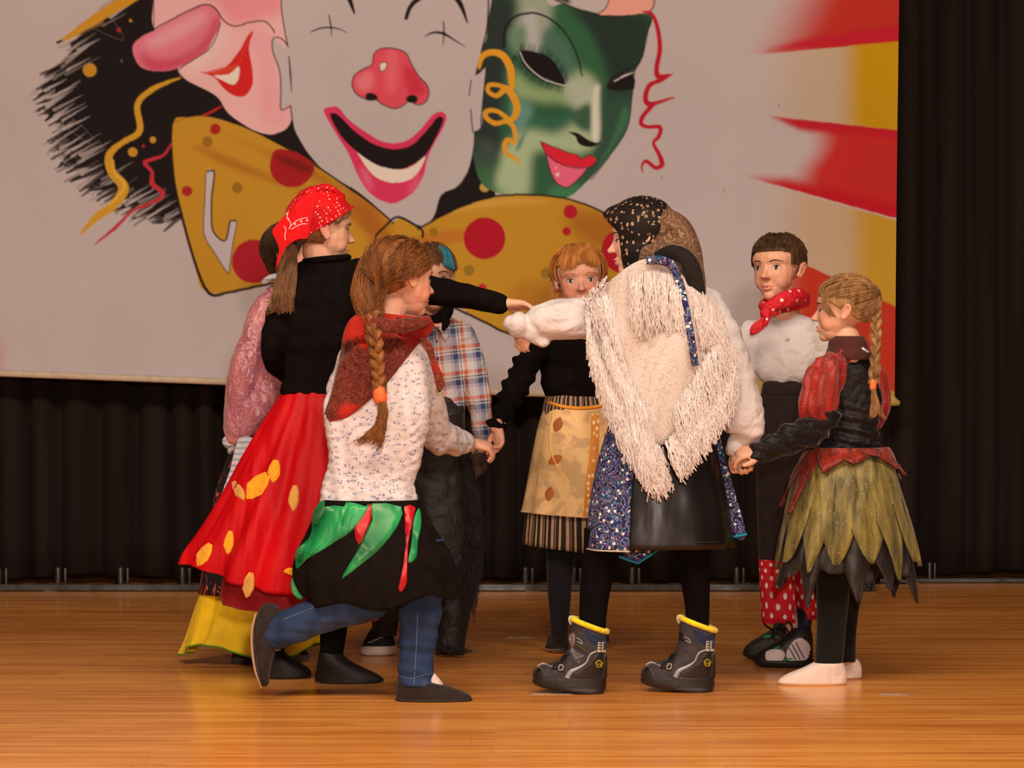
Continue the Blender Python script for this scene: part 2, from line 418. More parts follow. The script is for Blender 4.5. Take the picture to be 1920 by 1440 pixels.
rail(1.42, 3.0, 10.70, .018, (1743,), 'thin dark steel rail on the floor under the curtain beside the banner', .016)

# ---- painted banner
W_, H_, X0, Y0 = 1860, 1030, -170, -240       # canvas in 1 unit = 1 pixel
can = np.zeros((H_, W_, 3), np.float32)
LB = np.array((.70, .53, .40))
def PC(r, g, b): return np.clip(np.array(lin((r, g, b))) / LB, .004, .88).astype(np.float32)
can[:] = PC(170, 149, 140)
yy, xx = np.mgrid[0:H_, 0:W_].astype(np.float32); xx += X0; yy += Y0
def blur(m, r):
    if r < 1: return m
    r = int(r)
    for ax in (0, 1, 0, 1):
        c = np.cumsum(np.pad(m, [(r + 1, r) if a == ax else (0, 0) for a in (0, 1)], mode='edge'), axis=ax)
        m = (c[2 * r + 1:] - c[:-2 * r - 1]) / (2 * r + 1) if ax == 0 else (c[:, 2 * r + 1:] - c[:, :-2 * r - 1]) / (2 * r + 1)
    return m
def pmask(poly, k=6, sharp=False):
    P = np.array(poly, float) if (sharp or k <= 1) else catmull(poly, k, True)
    m = np.zeros((H_, W_), np.float32); Q = np.roll(P, -1, axis=0)
    y0 = max(0, int(P[:, 1].min() - Y0)); y1 = min(H_ - 1, int(P[:, 1].max() - Y0) + 1); ix = np.arange(W_) + X0
    for r in range(y0, y1 + 1):
        y_ = r + Y0 + .5; s_ = (P[:, 1] <= y_) != (Q[:, 1] <= y_)
        if not s_.any(): continue
        xs = np.sort(P[s_, 0] + (y_ - P[s_, 1]) * (Q[s_, 0] - P[s_, 0]) / (Q[s_, 1] - P[s_, 1]))
        for a, b in zip(xs[::2], xs[1::2]):
            m[r] += np.clip(np.minimum(b, ix + 1) - np.maximum(a, ix), 0, 1)
    return np.clip(m, 0, 1)
def lay(m, c, a=1.0):
    c = PC(*c) if not isinstance(c, np.ndarray) else c
    ys = np.flatnonzero(m.any(1)); xs = np.flatnonzero(m.any(0))
    if not len(ys): return
    sl = (slice(ys[0], ys[-1] + 1), slice(xs[0], xs[-1] + 1)); q = m[sl][..., None] * a
    can[sl] = can[sl] * (1 - q) + c * q
def fill(poly, c, k=6, sharp=False, soft=0, a=1, clip=None):
    m = pmask(poly, k, sharp)
    if soft: m = blur(m, soft)
    if clip is not None: m = m * clip
    lay(m, c, a); return m
def smask(pts, w, k=6):
    L = catmull(pts, k) if k > 1 else np.array(pts, float); ws = np.interp(np.linspace(0, 1, len(L)), np.linspace(0, 1, len(w)), w) if hasattr(w, '__len__') else np.full(len(L), float(w))
    m = np.zeros((H_, W_), np.float32)
    for p, q, a, b in zip(L[:-1], L[1:], ws[:-1], ws[1:]):
        r = max(a, b) / 2 + 2; x0 = int(max(0, min(p[0], q[0]) - r - X0)); x1 = int(min(W_, max(p[0], q[0]) + r - X0 + 1)); y0 = int(max(0, min(p[1], q[1]) - r - Y0)); y1 = int(min(H_, max(p[1], q[1]) + r - Y0 + 1))
        if x1 <= x0 or y1 <= y0: continue
        X, Y = xx[y0:y1, x0:x1], yy[y0:y1, x0:x1]; d = q - p; L2 = max((d ** 2).sum(), 1e-6)
        t = np.clip(((X - p[0]) * d[0] + (Y - p[1]) * d[1]) / L2, 0, 1); D = np.hypot(X - p[0] - t * d[0], Y - p[1] - t * d[1])
        m[y0:y1, x0:x1] = np.maximum(m[y0:y1, x0:x1], np.clip((a + (b - a) * t) / 2 - D + .5, 0, 1))
    return m
def line(pts, w, c=(28, 20, 18), k=6, a=1, soft=0, clip=None):
    m = smask(pts, w, k)
    if soft: m = blur(m, soft)
    if clip is not None: m = m * clip
    lay(m, c, a)
def dot(x, y, r, c, a=1, soft=0):
    m = np.clip(r - np.hypot(xx - x, yy - y) + .5, 0, 1); m = blur(m, soft) if soft else m; lay(m, c, a)
RED, YEL, BLK, MUST = (165, 22, 28), (172, 122, 10), (24, 16, 16), (172, 118, 32)
# sun rays at the right
hx = sm(1400, 1660, xx) 
m = pmask([(1350, 110), (1690, 78), (1690, -260), (1350, -260)], sharp=True); lay(m * sm(1400, 1560, xx + .5 * (yy - 60)), (168, 40, 28))
lay(blur(pmask([(1425, 100), (1690, 80), (1690, 45), (1500, 75)], sharp=True), 5) * m, (170, 24, 36))
m = pmask([(1410, 104), (1700, 76), (1700, 246), (1430, 215)], sharp=True); lay(m * (.36 * sm(1410, 1540, xx) + .64 * sm(1560, 1622, xx)), YEL)
m = pmask([(1447, 218), (1700, 246), (1700, 414), (1660, 404), (1392, 330)], sharp=True)
lay(m * sm(1490, 1560, xx + 18 * np.sin(yy / 24)), (172, 36, 30)); lay(m * blur(pmask([(1440, 215), (1700, 240), (1700, 262), (1500, 245)], sharp=True), 4), (168, 24, 34)); lay(m * blur(pmask([(1395, 335), (1480, 335), (1700, 385), (1700, 420), (1500, 370)], sharp=True), 7), (168, 18, 28))
m = pmask([(1392, 333), (1700, 418), (1700, 800), (1390, 800)], sharp=True); lay(m * (.45 * sm(1410, 1540, xx) + .5 * sm(1570, 1640, xx)), YEL)
m = pmask([(1460, 478), (1510, 496), (1700, 584), (1700, 745), (1655, 742), (1400, 700), (1400, 520)], sharp=True); lay(m * sm(1400, 1520, xx), (168, 44, 26))
m = pmask([(1330, 640), (1400, 690), (1700, 738), (1700, 800), (1300, 800)], sharp=True); lay(m * .8, (166, 128, 30))
lay(sm(28, -60, xx) * sm(600, 670, yy), RED)
lay(sm(-60, -160, xx) * sm(200, 320, yy) * sm(560, 480, yy), YEL)
# black brushed field
rg = np.random.RandomState(5)
field = [(330, 330), (262, 412), (150, 330), (112, 240), (100, 180), (120, 120), (190, 40), (250, -240), (940, -240), (1010, 10), (880, 20), (960, 380), (830, 420), (700, 440), (560, 300), (400, 260)]
m = pmask([(330, 380), (285, 395), (240, 340), (200, 330), (175, 280), (130, 270), (140, 215), (105, 185), (112, 140), (150, 100), (165, 60), (215, 20), (232, -60), (240, -240), (930, -240), (960, -100), (1010, 4), (900, 30), (930, 380), (810, 420), (700, 430), (560, 330)], 4)
lay(m, BLK)
for i in range(300):
    t = rg.rand(); e = catmull([(330, 400), (285, 385), (235, 352), (195, 330), (165, 290), (135, 262), (140, 215), (108, 185), (114, 140), (155, 95), (170, 60), (225, 10)], 8); p = e[int(t * (len(e) - 1))] + rg.randn(2) * 9
    L = rg.uniform(12, 52); an = math.radians(rg.normal(150, 7)); q = p + L * np.array((math.cos(an), math.sin(an))) ; s0 = p - 26 * np.array((math.cos(an), math.sin(an)))
    line([tuple(s0), tuple(p), tuple(q)], [rg.uniform(5, 16), rg.uniform(5, 14), rg.uniform(.8, 5)], BLK, 2, rg.choice([.25, .5, .85, 1.0]))
for i in range(60):
    t = rg.rand(); p = e[int(t * (len(e) - 1))] + rg.randn(2) * 7; an = math.radians(rg.normal(-32, 6)); L = rg.uniform(15, 50); q = p + L * np.array((math.cos(an), math.sin(an)))
    line([tuple(p - np.array((20, -12))), tuple(q)], [rg.uniform(2, 7), .5], (170, 149, 140), 1, rg.uniform(.3, .8))
for x, y, r, c in ((168, 131, 13, MUST), (249, 285, 9, MUST), (287, 262, 6, MUST), (223, 56, 4.5, (140, 24, 24)), (269, 274, 3, (150, 30, 30)), (245, 38, 3, MUST), (909, 351, 9, (170, 130, 60)), (228, 114, 2, (90, 80, 80))): dot(x, y, r, c)
# confetti streamers on the left
line([(262, -14), (190, 28), (120, 74)], [22, 19, 8], (180, 122, 26)); line([(190, 40), (118, 76)], [8, 4], (180, 130, 60), a=.5, soft=2)
line([(338, 146), (290, 165), (258, 195), (262, 245), (228, 268), (205, 290), (208, 320), (232, 352), (212, 385), (180, 408), (152, 438)], [3, 10, 11, 12, 10, 14, 15, 20, 17, 14, 4], (182, 128, 34))
line([(212, 300), (216, 325), (234, 350), (205, 385)], [3, 5, 6, 3], (205, 150, 55), a=.8)
line([(415, 200), (372, 222)], [3, 6], (165, 32, 32)); line([(322, 270), (305, 292), (272, 304), (285, 322), (286, 345), (306, 362), (290, 378), (250, 395), (215, 428), (178, 458)], [4, 5, 8, 6, 10, 8, 7, 5, 7, 2], (168, 40, 46))
# pink clown at the left
pink = fill([(300, -240), (296, -60), (288, 10), (290, 55), (330, 105), (335, 135), (352, 152), (405, 180), (430, 215), (480, 246), (520, 250), (548, 222), (560, 120), (560, -240)], (208, 150, 142), 5)
lay(blur(pmask([(290, -60), (330, -30), (410, 10), (420, -10), (400, -120), (300, -140)]), 14) * pink, (200, 120, 118), .5)
lay(blur(pmask([(410, 2), (430, 40), (460, 46), (500, 34), (530, 20), (530, -60), (420, -60)]), 10) * pink, (205, 112, 116), .8)
lay(blur(pmask([(470, 60), (480, 110), (485, 190), (500, 240), (540, 220), (520, 150), (520, 90), (505, 60)]), 9) * pink, (222, 130, 132), .6)
lay(blur(pmask([(350, 75), (430, 60), (380, 130), (350, 140)]), 12) * pink, (224, 176, 160), .6)
nose = fill([(249, 92), (262, 72), (300, 52), (360, 16), (390, 9), (410, 20), (414, 45), (400, 75), (386, 98), (360, 115), (325, 131), (290, 134), (262, 124)], (196, 100, 110), 5)
lay(blur(pmask([(262, 98), (300, 112), (350, 100), (385, 72), (408, 28), (412, 60), (385, 98), (330, 130), (280, 132)]), 6) * nose, (178, 58, 76), .9)
lay(blur(pmask([(275, 78), (330, 42), (380, 20), (385, 40), (340, 72), (290, 90)]), 7) * nose, (214, 138, 140), .75)
line([(290, 54), (350, 22), (385, 9), (404, 16), (420, 38), (440, 49), (470, 42), (497, 40), (512, 55), (515, 62)], 2.4); line([(414, 42), (405, 72), (388, 96), (350, 120), (334, 132)], 2.0)
line([(288, -60), (289, 20), (289, 54)], 1.6); line([(335, 135), (352, 152), (405, 180), (430, 215), (482, 250)], 1.6)
fill([(375, 135), (400, 136), (425, 125), (450, 95), (465, 68), (476, 59), (468, 90), (474, 130), (474, 160), (460, 180), (440, 180), (420, 166), (402, 145)], (186, 30, 30), 5)
fill([(449, 118), (455, 100), (470, 70), (476, 60), (462, 90), (440, 130), (410, 139), (385, 136)], (190, 60, 40), 5, a=.8)
fill([(402, 141), (430, 140), (449, 124), (448, 148), (438, 159), (420, 152)], (214, 206, 204), 3)
# green mask
grn = fill([(912, -240), (914, 10), (910, 60), (890, 120), (880, 200), (888, 290), (905, 345), (950, 368), (1000, 372), (1060, 372), (1092, 350), (1130, 310), (1175, 245), (1186, 180), (1190, 140), (1205, 110), (1213, 70), (1222, 28), (1160, 30), (1110, 24), (1060, 8), (1020, -10), (980, -240)], (44, 78, 52), 5)
def g(poly, c, s=8, a=1):
    q = sum(c) / 3; c = tuple(int(v * .80 + q * .20) for v in c); lay(blur(pmask(poly, 5), s) * grn, c, a)
g([(885, 0), (960, 0), (965, 40), (950, 110), (930, 330), (895, 300), (880, 150)], (36, 44, 38), 7)
g([(1060, 15), (1215, 30), (1205, 120), (1150, 165), (1120, 110), (1100, 60)], (32, 46, 36), 9)
g([(1010, -20), (1080, 30), (1120, 90), (1140, 150), (1110, 170), (1070, 90), (1010, 40)], (40, 88, 50), 8)
g([(960, -60), (1030, -40), (1035, 30), (1020, 90), (985, 95), (965, 60), (975, 10)], (138, 138, 110), 8)
g([(985, 30), (1005, 20), (1010, 90), (1000, 100), (985, 90)], (160, 150, 138), 6)
g([(955, 60), (985, 50), (985, 100), (960, 95)], (92, 118, 84), 6)
g([(1025, 55), (1065, 80), (1085, 140), (1050, 130), (1020, 95)], (62, 98, 72), 6)
g([(960, 130), (1000, 160), (1060, 165), (1085, 130), (1120, 160), (1115, 240), (1080, 200), (1000, 190), (965, 180)], (128, 148, 86), 8)
g([(1060, 150), (1110, 150), (1125, 190), (1090, 205), (1065, 185)], (160, 158, 126), 9)
g([(985, 210), (1040, 225), (1070, 205), (1065, 235), (1020, 245), (985, 235)], (40, 92, 62), 4)
g([(960, 190), (1000, 200), (985, 240), (970, 260)], (84, 128, 104), 6)
g([(985, 245), (1045, 250), (1090, 225), (1120, 265), (1090, 290), (1040, 285), (1000, 290), (990, 370), (930, 365), (940, 290)], (150, 162, 110), 8)
g([(1075, 215), (1108, 195), (1112, 245), (1085, 240)], (50, 84, 56), 5)
g([(1114, 170), (1128, 168), (1130, 255), (1118, 268), (1110, 250)], (196, 186, 164), 3)
g([(1130, 160), (1190, 170), (1175, 250), (1110, 330), (1092, 330), (1125, 265)], (42, 72, 50), 4)
g([(1150, 260), (1170, 200), (1178, 230), (1120, 318)], (52, 100, 60), 3)
g([(905, 290), (935, 300), (925, 345), (960, 372), (930, 368), (900, 340)], (60, 104, 58), 9, .8)
g([(900, 260), (930, 270), (930, 310), (900, 310)], (56, 66, 56), 8)
g([(1040, 350), (1085, 345), (1080, 372), (1030, 372)], (52, 112, 66), 5)
g([(985, 255), (992, 240), (975, 262), (968, 285), (978, 275)], (60, 110, 88), 2, .9)
line([(945, 88), (948, 55), (965, 32), (1000, 25), (1035, 38), (1065, 68), (1083, 105), (1092, 142)], [5, 5, 4.5, 4, 3.5, 3, 3, 2.5])
fill([(976, 97), (1000, 97), (1030, 108), (1050, 132), (1060, 160), (1030, 150), (1000, 135), (985, 118)], (22, 14, 16), 5)
line([(975, 97), (985, 118), (1005, 138), (1030, 153), (1060, 161)], 1.8, (190, 176, 168)); line([(972, 97), (984, 122), (1004, 141), (1030, 156), (1060, 163)], [2.5, 4, 3, 2, 1])
for i in range(26):
    t = i / 25; a = catmull([(975, 96), (1002, 96), (1032, 108), (1052, 132), (1062, 156)], 8); p = a[int(t * (len(a) - 1))]; line([tuple(p), (p[0] + 2 + 3 * t, p[1] - 15 + 4 * t)], [1.8, .8], (26, 34, 26), 1)
    a = catmull([(966, 104), (984, 124), (1004, 142), (1030, 156), (1056, 164)], 8); p = a[int(t * (len(a) - 1))]; line([tuple(p), (p[0] - 9 + 8 * t, p[1] + 10 + 3 * t)], [1.8, .8], (26, 34, 26), 1)
fill([(1142, 168), (1152, 148), (1185, 136), (1190, 168)], (24, 18, 18), 2); line([(1152, 152), (1172, 142), (1188, 136)], [1.5, 3, 1], (196, 186, 170)); line([(1138, 165), (1150, 145), (1190, 124), (1203, 108), (1208, 88)], [3, 4, 3, 3, 2]); line([(1140, 170), (1165, 172), (1188, 172)], 1.6)
for i in range(12): line([(1142 + i * 4, 174), (1140 + i * 4, 187)], [1.6, .8], (24, 22, 20), 1)
fill([(1066, 248), (1085, 250), (1102, 262), (1118, 268), (1128, 266), (1118, 274), (1100, 276), (1085, 268), (1080, 256)], BLK, 4)
fill([(1014, 266), (1040, 276), (1065, 286), (1082, 290), (1092, 298), (1102, 292), (1112, 293), (1119, 302), (1108, 312), (1090, 330), (1066, 351), (1048, 346), (1034, 325), (1024, 290)], (212, 84, 104), 5)
fill([(1014, 266), (1040, 277), (1065, 287), (1082, 291), (1092, 298), (1102, 292), (1112, 293), (1119, 302), (1105, 313), (1070, 312), (1045, 304), (1028, 290)], (192, 30, 44), 5)
line([(1014, 266), (1024, 290), (1034, 325), (1048, 346), (1066, 351), (1090, 330), (1104, 314)], 2); line([(1024, 288), (1045, 304), (1070, 313), (1105, 314), (1119, 302)], 2); line([(1014, 266), (1040, 276), (1065, 286), (1082, 290), (1092, 298), (1102, 292), (1112, 293)], 1.6)
dot(1046, 327, 3.5, (240, 190, 190), .9); dot(1043, 314, 1.8, (240, 170, 170), .9)
line([(1222, 26), (1213, 72), (1206, 106)], 1.8); line([(1190, 138), (1186, 180), (1175, 245), (1130, 310), (1108, 338)], 1.6); line([(1026, -8), (1060, 8), (1110, 24), (1160, 30), (1222, 22)], 2.2)
fill([(1050, -30), (1072, 8), (1052, 3), (1040, -2)], (44, 34, 36), 2, soft=3)
fill([(1122, 27), (1140, 8), (1150, -60), (1210, -80), (1228, -20), (1226, 12), (1216, 24), (1160, 29)], (212, 136, 116), 4); line([(1122, 27), (1140, 8), (1148, -40)], 2); line([(1228, -20), (1226, 12), (1214, 24)], 2.2)
# clown face
face = fill([(527, -240), (527, -20), (530, 30), (537, 90), (512, 70), (512, 95), (524, 125), (526, 200), (530, 206), (545, 198), (549, 230), (566, 270), (610, 322), (660, 352), (700, 382), (733, 415), (755, 412), (792, 424), (815, 405), (828, 366), (860, 350), (878, 322), (889, 275), (891, 248), (904, 240), (907, 190), (913, 130), (912, 126), (895, 140), (905, 90), (916, 40), (918, -240)], (170, 150, 141), 4)
line([(527, -60), (528, 10), (533, 50), (540, 87)], 2.2); line([(540, 86), (530, 74), (519, 70), (511, 76), (513, 100), (524, 130), (527, 165), (526, 200), (530, 206), (545, 198)], 2.2); line([(542, 105), (545, 140), (547, 173)], [2, 3.4, 1])
line([(545, 198), (549, 230), (556, 252), (583, 298), (592, 306)], 2.4); line([(917, -60), (915, 40), (905, 90), (893, 140)], 3); line([(893, 140), (908, 128), (912, 128), (908, 170), (903, 220), (902, 240), (890, 249)], 2.4); line([(884, 150), (880, 180)], 2); line([(883, 205), (887, 248)], 2.2)
line([(890, 248), (889, 275), (880, 318), (858, 350), (830, 366)], 1.8)
for p, w_ in (([(583, 60), (600, 53), (620, 51), (640, 55), (651, 61)], [2, 3, 3, 2, 1]), ([(617, 28), (621, 50), (622, 68)], [2, 3, 1]), ([(797, 68), (812, 61), (830, 62), (850, 74), (874, 89)], [1.5, 4, 5, 3, 1]), ([(832, 40), (833, 62), (831, 86)], [2, 3, 1])): line(p, w_)
line([(655, -60), (650, -20), (658, 4), (665, 25)], [10, 9, 8, 3]); line([(762, 34), (770, 12), (790, -6), (820, -30), (850, -10), (865, 10), (877, 43)], [7, 8, 10, 12, 11, 9, 2])
fill([(660, 158), (665, 140), (684, 128), (698, 120), (702, 100), (720, 90), (745, 92), (762, 100), (772, 120), (785, 142), (800, 158), (805, 175), (798, 192), (782, 196), (768, 190), (750, 202), (735, 202), (715, 194), (705, 186), (688, 186), (668, 176)], (198, 66, 76), 5)
nm = pmask([(660, 158), (665, 140), (684, 128), (698, 120), (702, 100), (720, 90), (745, 92), (762, 100), (772, 120), (785, 142), (800, 158), (805, 175), (798, 192), (768, 190), (735, 202), (705, 186), (688, 186), (668, 176)], 5)
lay(blur(pmask([(668, 150), (695, 135), (700, 160), (680, 172)]), 5) * nm, (218, 110, 112), .8); lay(blur(pmask([(725, 100), (745, 98), (742, 170), (725, 165)]), 5) * nm, (214, 96, 100), .6); lay(blur(pmask([(758, 130), (775, 130), (800, 170), (770, 180)]), 5) * nm, (176, 34, 50), .8)
line([(660, 158), (665, 140), (684, 128), (698, 120), (702, 100), (720, 90), (745, 92), (762, 100), (772, 120), (785, 142), (800, 158), (805, 175), (798, 192), (782, 196), (768, 190), (750, 202), (735, 202), (715, 194), (705, 186), (688, 186), (668, 176), (660, 160)], 2)
fill([(712, 122), (716, 117), (724, 116), (726, 122), (722, 130), (714, 133)], (205, 198, 194), 3); line([(712, 122), (716, 117), (724, 116), (726, 122), (722, 130), (714, 133), (712, 124)], 1.6)
fill([(686, 180), (692, 174), (706, 178), (708, 187), (690, 189)], BLK, 3); fill([(762, 186), (770, 178), (782, 181), (783, 191), (770, 193)], BLK, 3)
fill([(608, 210), (616, 201), (635, 202), (655, 225), (690, 250), (720, 266), (755, 267), (785, 248), (810, 218), (828, 210), (838, 220), (832, 240), (815, 270), (802, 300), (795, 330), (775, 362), (750, 378), (735, 382), (715, 376), (690, 358), (670, 325), (655, 290), (630, 250)], (192, 46, 76), 5)
fill([(666, 274), (700, 300), (740, 318), (775, 312), (797, 292), (795, 305), (780, 330), (755, 342), (730, 342), (705, 332), (685, 310)], (206, 196, 192), 4)
fill([(620, 218), (627, 212), (640, 220), (665, 245), (700, 270), (740, 280), (770, 274), (795, 252), (820, 222), (829, 220), (832, 228), (820, 255), (800, 290), (770, 312), (740, 318), (705, 308), (670, 285), (640, 255)], BLK, 5)
lay(blur(pmask([(675, 315), (690, 325), (700, 355), (690, 350)]), 5), (214, 110, 126), .6); lay(blur(pmask([(775, 340), (790, 325), (785, 350), (765, 365)]), 5), (210, 100, 116), .5)
# bow tie
bow = fill([(325, 232), (352, 220), (392, 219), (440, 232), (500, 258), (550, 282), (610, 320), (660, 356), (700, 385), (735, 414), (733, 425), (755, 408), (790, 427), (812, 415), (860, 390), (905, 374), (950, 366), (1010, 366), (1060, 372), (1110, 388), (1160, 410), (1230, 470), (1250, 560), (1180, 620), (1060, 640), (1000, 632), (960, 628), (905, 602), (850, 572), (780, 560), (700, 545), (520, 530), (392, 552), (365, 490), (340, 400), (328, 330)], MUST, 3)
lay(blur(pmask([(360, 272), (420, 290), (500, 325), (560, 350), (640, 370), (700, 400), (700, 440), (600, 370), (520, 345), (420, 310)]), 5) * bow, (150, 84, 24), .75)
lay(blur(pmask([(410, 245), (500, 282), (560, 300), (640, 350), (620, 352), (520, 300)]), 5) * bow, (146, 78, 22), .6)
lay(blur(pmask([(640, 340), (720, 400), (735, 470), (700, 460), (670, 400)]), 8) * bow, (150, 78, 24), .7)
lay(blur(pmask([(790, 440), (870, 432), (920, 440), (830, 462), (780, 480)]), 4) * bow, (166, 84, 30), .6); lay(blur(pmask([(1060, 400), (1140, 400), (1180, 430), (1150, 470), (1090, 450)]), 12) * bow, (140, 70, 20), .7)
lay(blur(pmask([(960, 540), (1060, 530), (1100, 600), (1000, 610)]), 10) * bow, (150, 84, 30), .5); lay(blur(pmask([(840, 400), (930, 372), (1040, 380), (940, 386)]), 4) * bow, (192, 140, 62), .6)
OUTL = (26, 18, 14)
line([(325, 232), (352, 220), (392, 219), (440, 232), (500, 258)], 1.6, OUTL, a=.5); line([(498, 256), (550, 284), (610, 322), (660, 356), (700, 385), (734, 414)], 3.4, OUTL); line([(322, 290), (328, 345), (340, 400), (365, 490), (392, 550), (430, 548), (520, 530), (620, 525)], [3, 4, 5, 5, 6, 5, 5, 4], OUTL, 4)
line([(706, 440), (722, 425), (738, 410), (755, 409), (790, 430), (793, 445)], 4.5, OUTL); line([(785, 430), (812, 414), (860, 390), (905, 374), (950, 366), (1010, 366), (1060, 372), (1110, 388), (1160, 412)], 3.6, OUTL)
line([(838, 570), (905, 602), (950, 624), (1010, 640), (1080, 640)], 4.5, OUTL); line([(706, 440), (700, 480), (710, 540), (790, 560)], 3, OUTL)
fill([(388, 322), (400, 319), (403, 330), (397, 360), (397, 420), (402, 437), (415, 450), (425, 446), (432, 418), (441, 414), (444, 420), (436, 460), (430, 508), (424, 508), (400, 470), (382, 438), (385, 380)], (172, 152, 146), 2); line([(386, 325), (384, 380), (382, 438), (400, 470), (424, 508), (430, 508), (436, 460), (444, 420), (441, 414)], 1.6, OUTL, 2); line([(388, 322), (400, 319), (402, 332), (397, 370), (397, 420), (402, 437), (415, 450), (425, 448), (430, 420), (433, 414), (442, 414)], 3, OUTL, 2)
for x, y, rx, c in ((404, 242, 10, (150, 30, 26)), (389, 266, 10, (132, 90, 26)), (351, 358, 10, (150, 30, 26)), (445, 352, 10, (132, 90, 26)), (476, 490, 41, (150, 24, 32)), (909, 447, 39, (158, 18, 32)), (1070, 397, 13, (158, 22, 34)), (1063, 434, 8, (158, 22, 34)), (813, 435, 8, (140, 92, 22)), (880, 507, 10, (132, 96, 32)), (1024, 512, 10, (132, 96, 32)), (905, 540, 8, (170, 30, 30)), (1170, 470, 42, (158, 18, 32))): dot(x, y, rx, c)
rd = pmask([(507, 305), (520, 280), (560, 288), (588, 308), (585, 330), (565, 348), (535, 350), (512, 332)], 5) * bow; lay(rd, (146, 24, 26)); lay(rd * blur(pmask([(515, 290), (570, 305), (588, 325), (540, 312)]), 4), (70, 20, 16), .6)
# spiral ear ring in mustard and the red streamer at the right
line([(900, 132), (906, 110), (925, 97), (948, 110), (962, 140), (960, 160)], [4, 12, 14, 15, 12, 8], (36, 40, 34), a=.6, soft=1)
line([(899, 128), (905, 106), (925, 98), (945, 106), (957, 128), (960, 152), (958, 166), (935, 160), (918, 160), (916, 172), (932, 180), (948, 168), (962, 180), (970, 205), (958, 225), (935, 210), (914, 208), (912, 220), (930, 232), (950, 228), (964, 240), (966, 268), (952, 262), (946, 275), (952, 290), (968, 298), (974, 308)], [5, 11, 12, 13, 14, 13, 9, 8, 8, 8, 9, 11, 13, 13, 10, 8, 9, 9, 9, 8, 9, 7, 8, 9, 8, 6, 3], (196, 130, 30), 5)
line([(1205, 22), (1222, 26), (1233, 50), (1238, 90), (1232, 125), (1235, 143), (1256, 140)], [2, 7, 8, 9, 9, 10, 4], (166, 18, 34)); line([(1262, 138), (1240, 150), (1218, 160), (1211, 185), (1222, 195), (1264, 182)], [2, 9, 9, 10, 9, 3], (166, 18, 34)); line([(1225, 196), (1206, 218), (1203, 232), (1215, 238), (1238, 238), (1236, 255), (1226, 268), (1236, 288), (1242, 308), (1230, 314), (1212, 302), (1204, 312), (1206, 324)], [9, 9, 8, 7, 8, 8, 6, 8, 10, 8, 7, 4, 2], (166, 18, 34))
# faint pencil and crease marks
for i in range(26):
    x, y = rg.uniform(-20, 250), rg.uniform(0, 640); line([(x, y), (x + rg.uniform(-40, 60), y + rg.uniform(-30, 60)), (x + rg.uniform(-60, 90), y + rg.uniform(-20, 90))], .9, (150, 120, 112), 5, .35)
for x, y in ((1358, 355), (1460, 195), (1240, 330)): line([(x, y), (x + 2, y + 6)], 1.6, (90, 80, 76))
can[1:-1, 1:-1] = (can[1:-1, 1:-1] * 4 + (can[:-2, 1:-1] + can[2:, 1:-1] + can[1:-1, :-2] + can[1:-1, 2:]) * 2 + can[:-2, :-2] + can[2:, 2:] + can[:-2, 2:] + can[2:, :-2]) / 16
# banner sheet: cloth with slight waves, two-pixel mesh
bx = np.arange(-160, 1687, 2.0); tt = np.linspace(0, 1, 486); ybot = 697 + (bx) * .0375
BYd = 10.42
GX, T = np.meshgrid(bx, tt); GY = -232 + T * (ybot[None] + 232)
edge = 1686 - (GY / 760) * 8; GX2 = np.minimum(GX, edge)
YW = BYd + .010 * np.sin(GX2 / 210) * T + .006 * np.sin(GX2 / 90 + GY / 300) + .004 * np.sin(GY / 160)
rx_, rz_ = (GX2 - CX) / F, (CY - GY) / F
dy = _fw.y + _up.y * rz_; dz = _fw.z + _up.z * rz_; k = BYd / dy
BV = np.stack([rx_ * k, YW, CAMZ + dz * k], -1)
ci = np.clip((GY - Y0), 0, H_ - 1).astype(int); cj = np.clip((GX2 - X0), 0, W_ - 1).astype(int)
ci1 = np.minimum(ci + 1, H_ - 1); cj1 = np.minimum(cj + 1, W_ - 1)
cols = (can[ci, cj] + can[ci1, cj] + can[ci, cj1] + can[ci1, cj1]) / 4
nx_ = len(bx); i = np.arange(len(tt) - 1)[:, None] * nx_ + np.arange(nx_ - 1)[None]; q = np.stack([i, i + nx_, i + nx_ + 1, i + 1], -1).reshape(-1, 4)
bn = N('painted_canvas'); at = bn.n('ShaderNodeVertexColor', layer_name='Col').outputs[0]; bo = bn.tex()
v_ = bn.ramp(bn.noise(bo, 1.5, 4), [(.3, .93), (.7, 1.04)])
PAINT = bn.done(bn.mix(1, at, v_, 'MULTIPLY'), .85, bn.bump(bn.noise(bo, 8, 3), .12, .02, bn.bump(bn.noise(bo, 500, 1), .2, .001)), Specular_IOR_Level=.2)
tb = thing('painted_banner', tuple(V(760, 730, BYd)), 'large painted canvas banner with laughing clown face, green mask and spotted bow tie', 'banner')
mk('canvas', (BV.reshape(-1, 3), q), PAINT, colors=cols.reshape(-1, 3))
hp = [V(x, 697 + x * .0375 + 3, BYd - .006) for x in (-160, 400, 900, 1300, 1640)]
mk('hem_tube', wtube(hp, [.013, .013, .013, .0135, .015], 12, 4), cloth('canvas_hem', tuple(PC(178, 148, 118)), wr=.1))  # orange light caught by the hem is put into its canvas colour
hm = N('canvas_hem_end'); HE = hm.done(hm.ramp(hm.noise(hm.tex(), 30), [(.3, tuple(PC(150, 120, 40))), (.7, tuple(PC(178, 148, 70)))]), .85)
mk('hem_end', wtube([V(1640, 745, BYd - .012), V(1664, 748, BYd - .012), V(1676, 753, BYd - .012), V(1682, 755, BYd - .012)], [(.020, .016), (.024, .018), (.018, .016), (.012, .012)], 14, 4), HE)
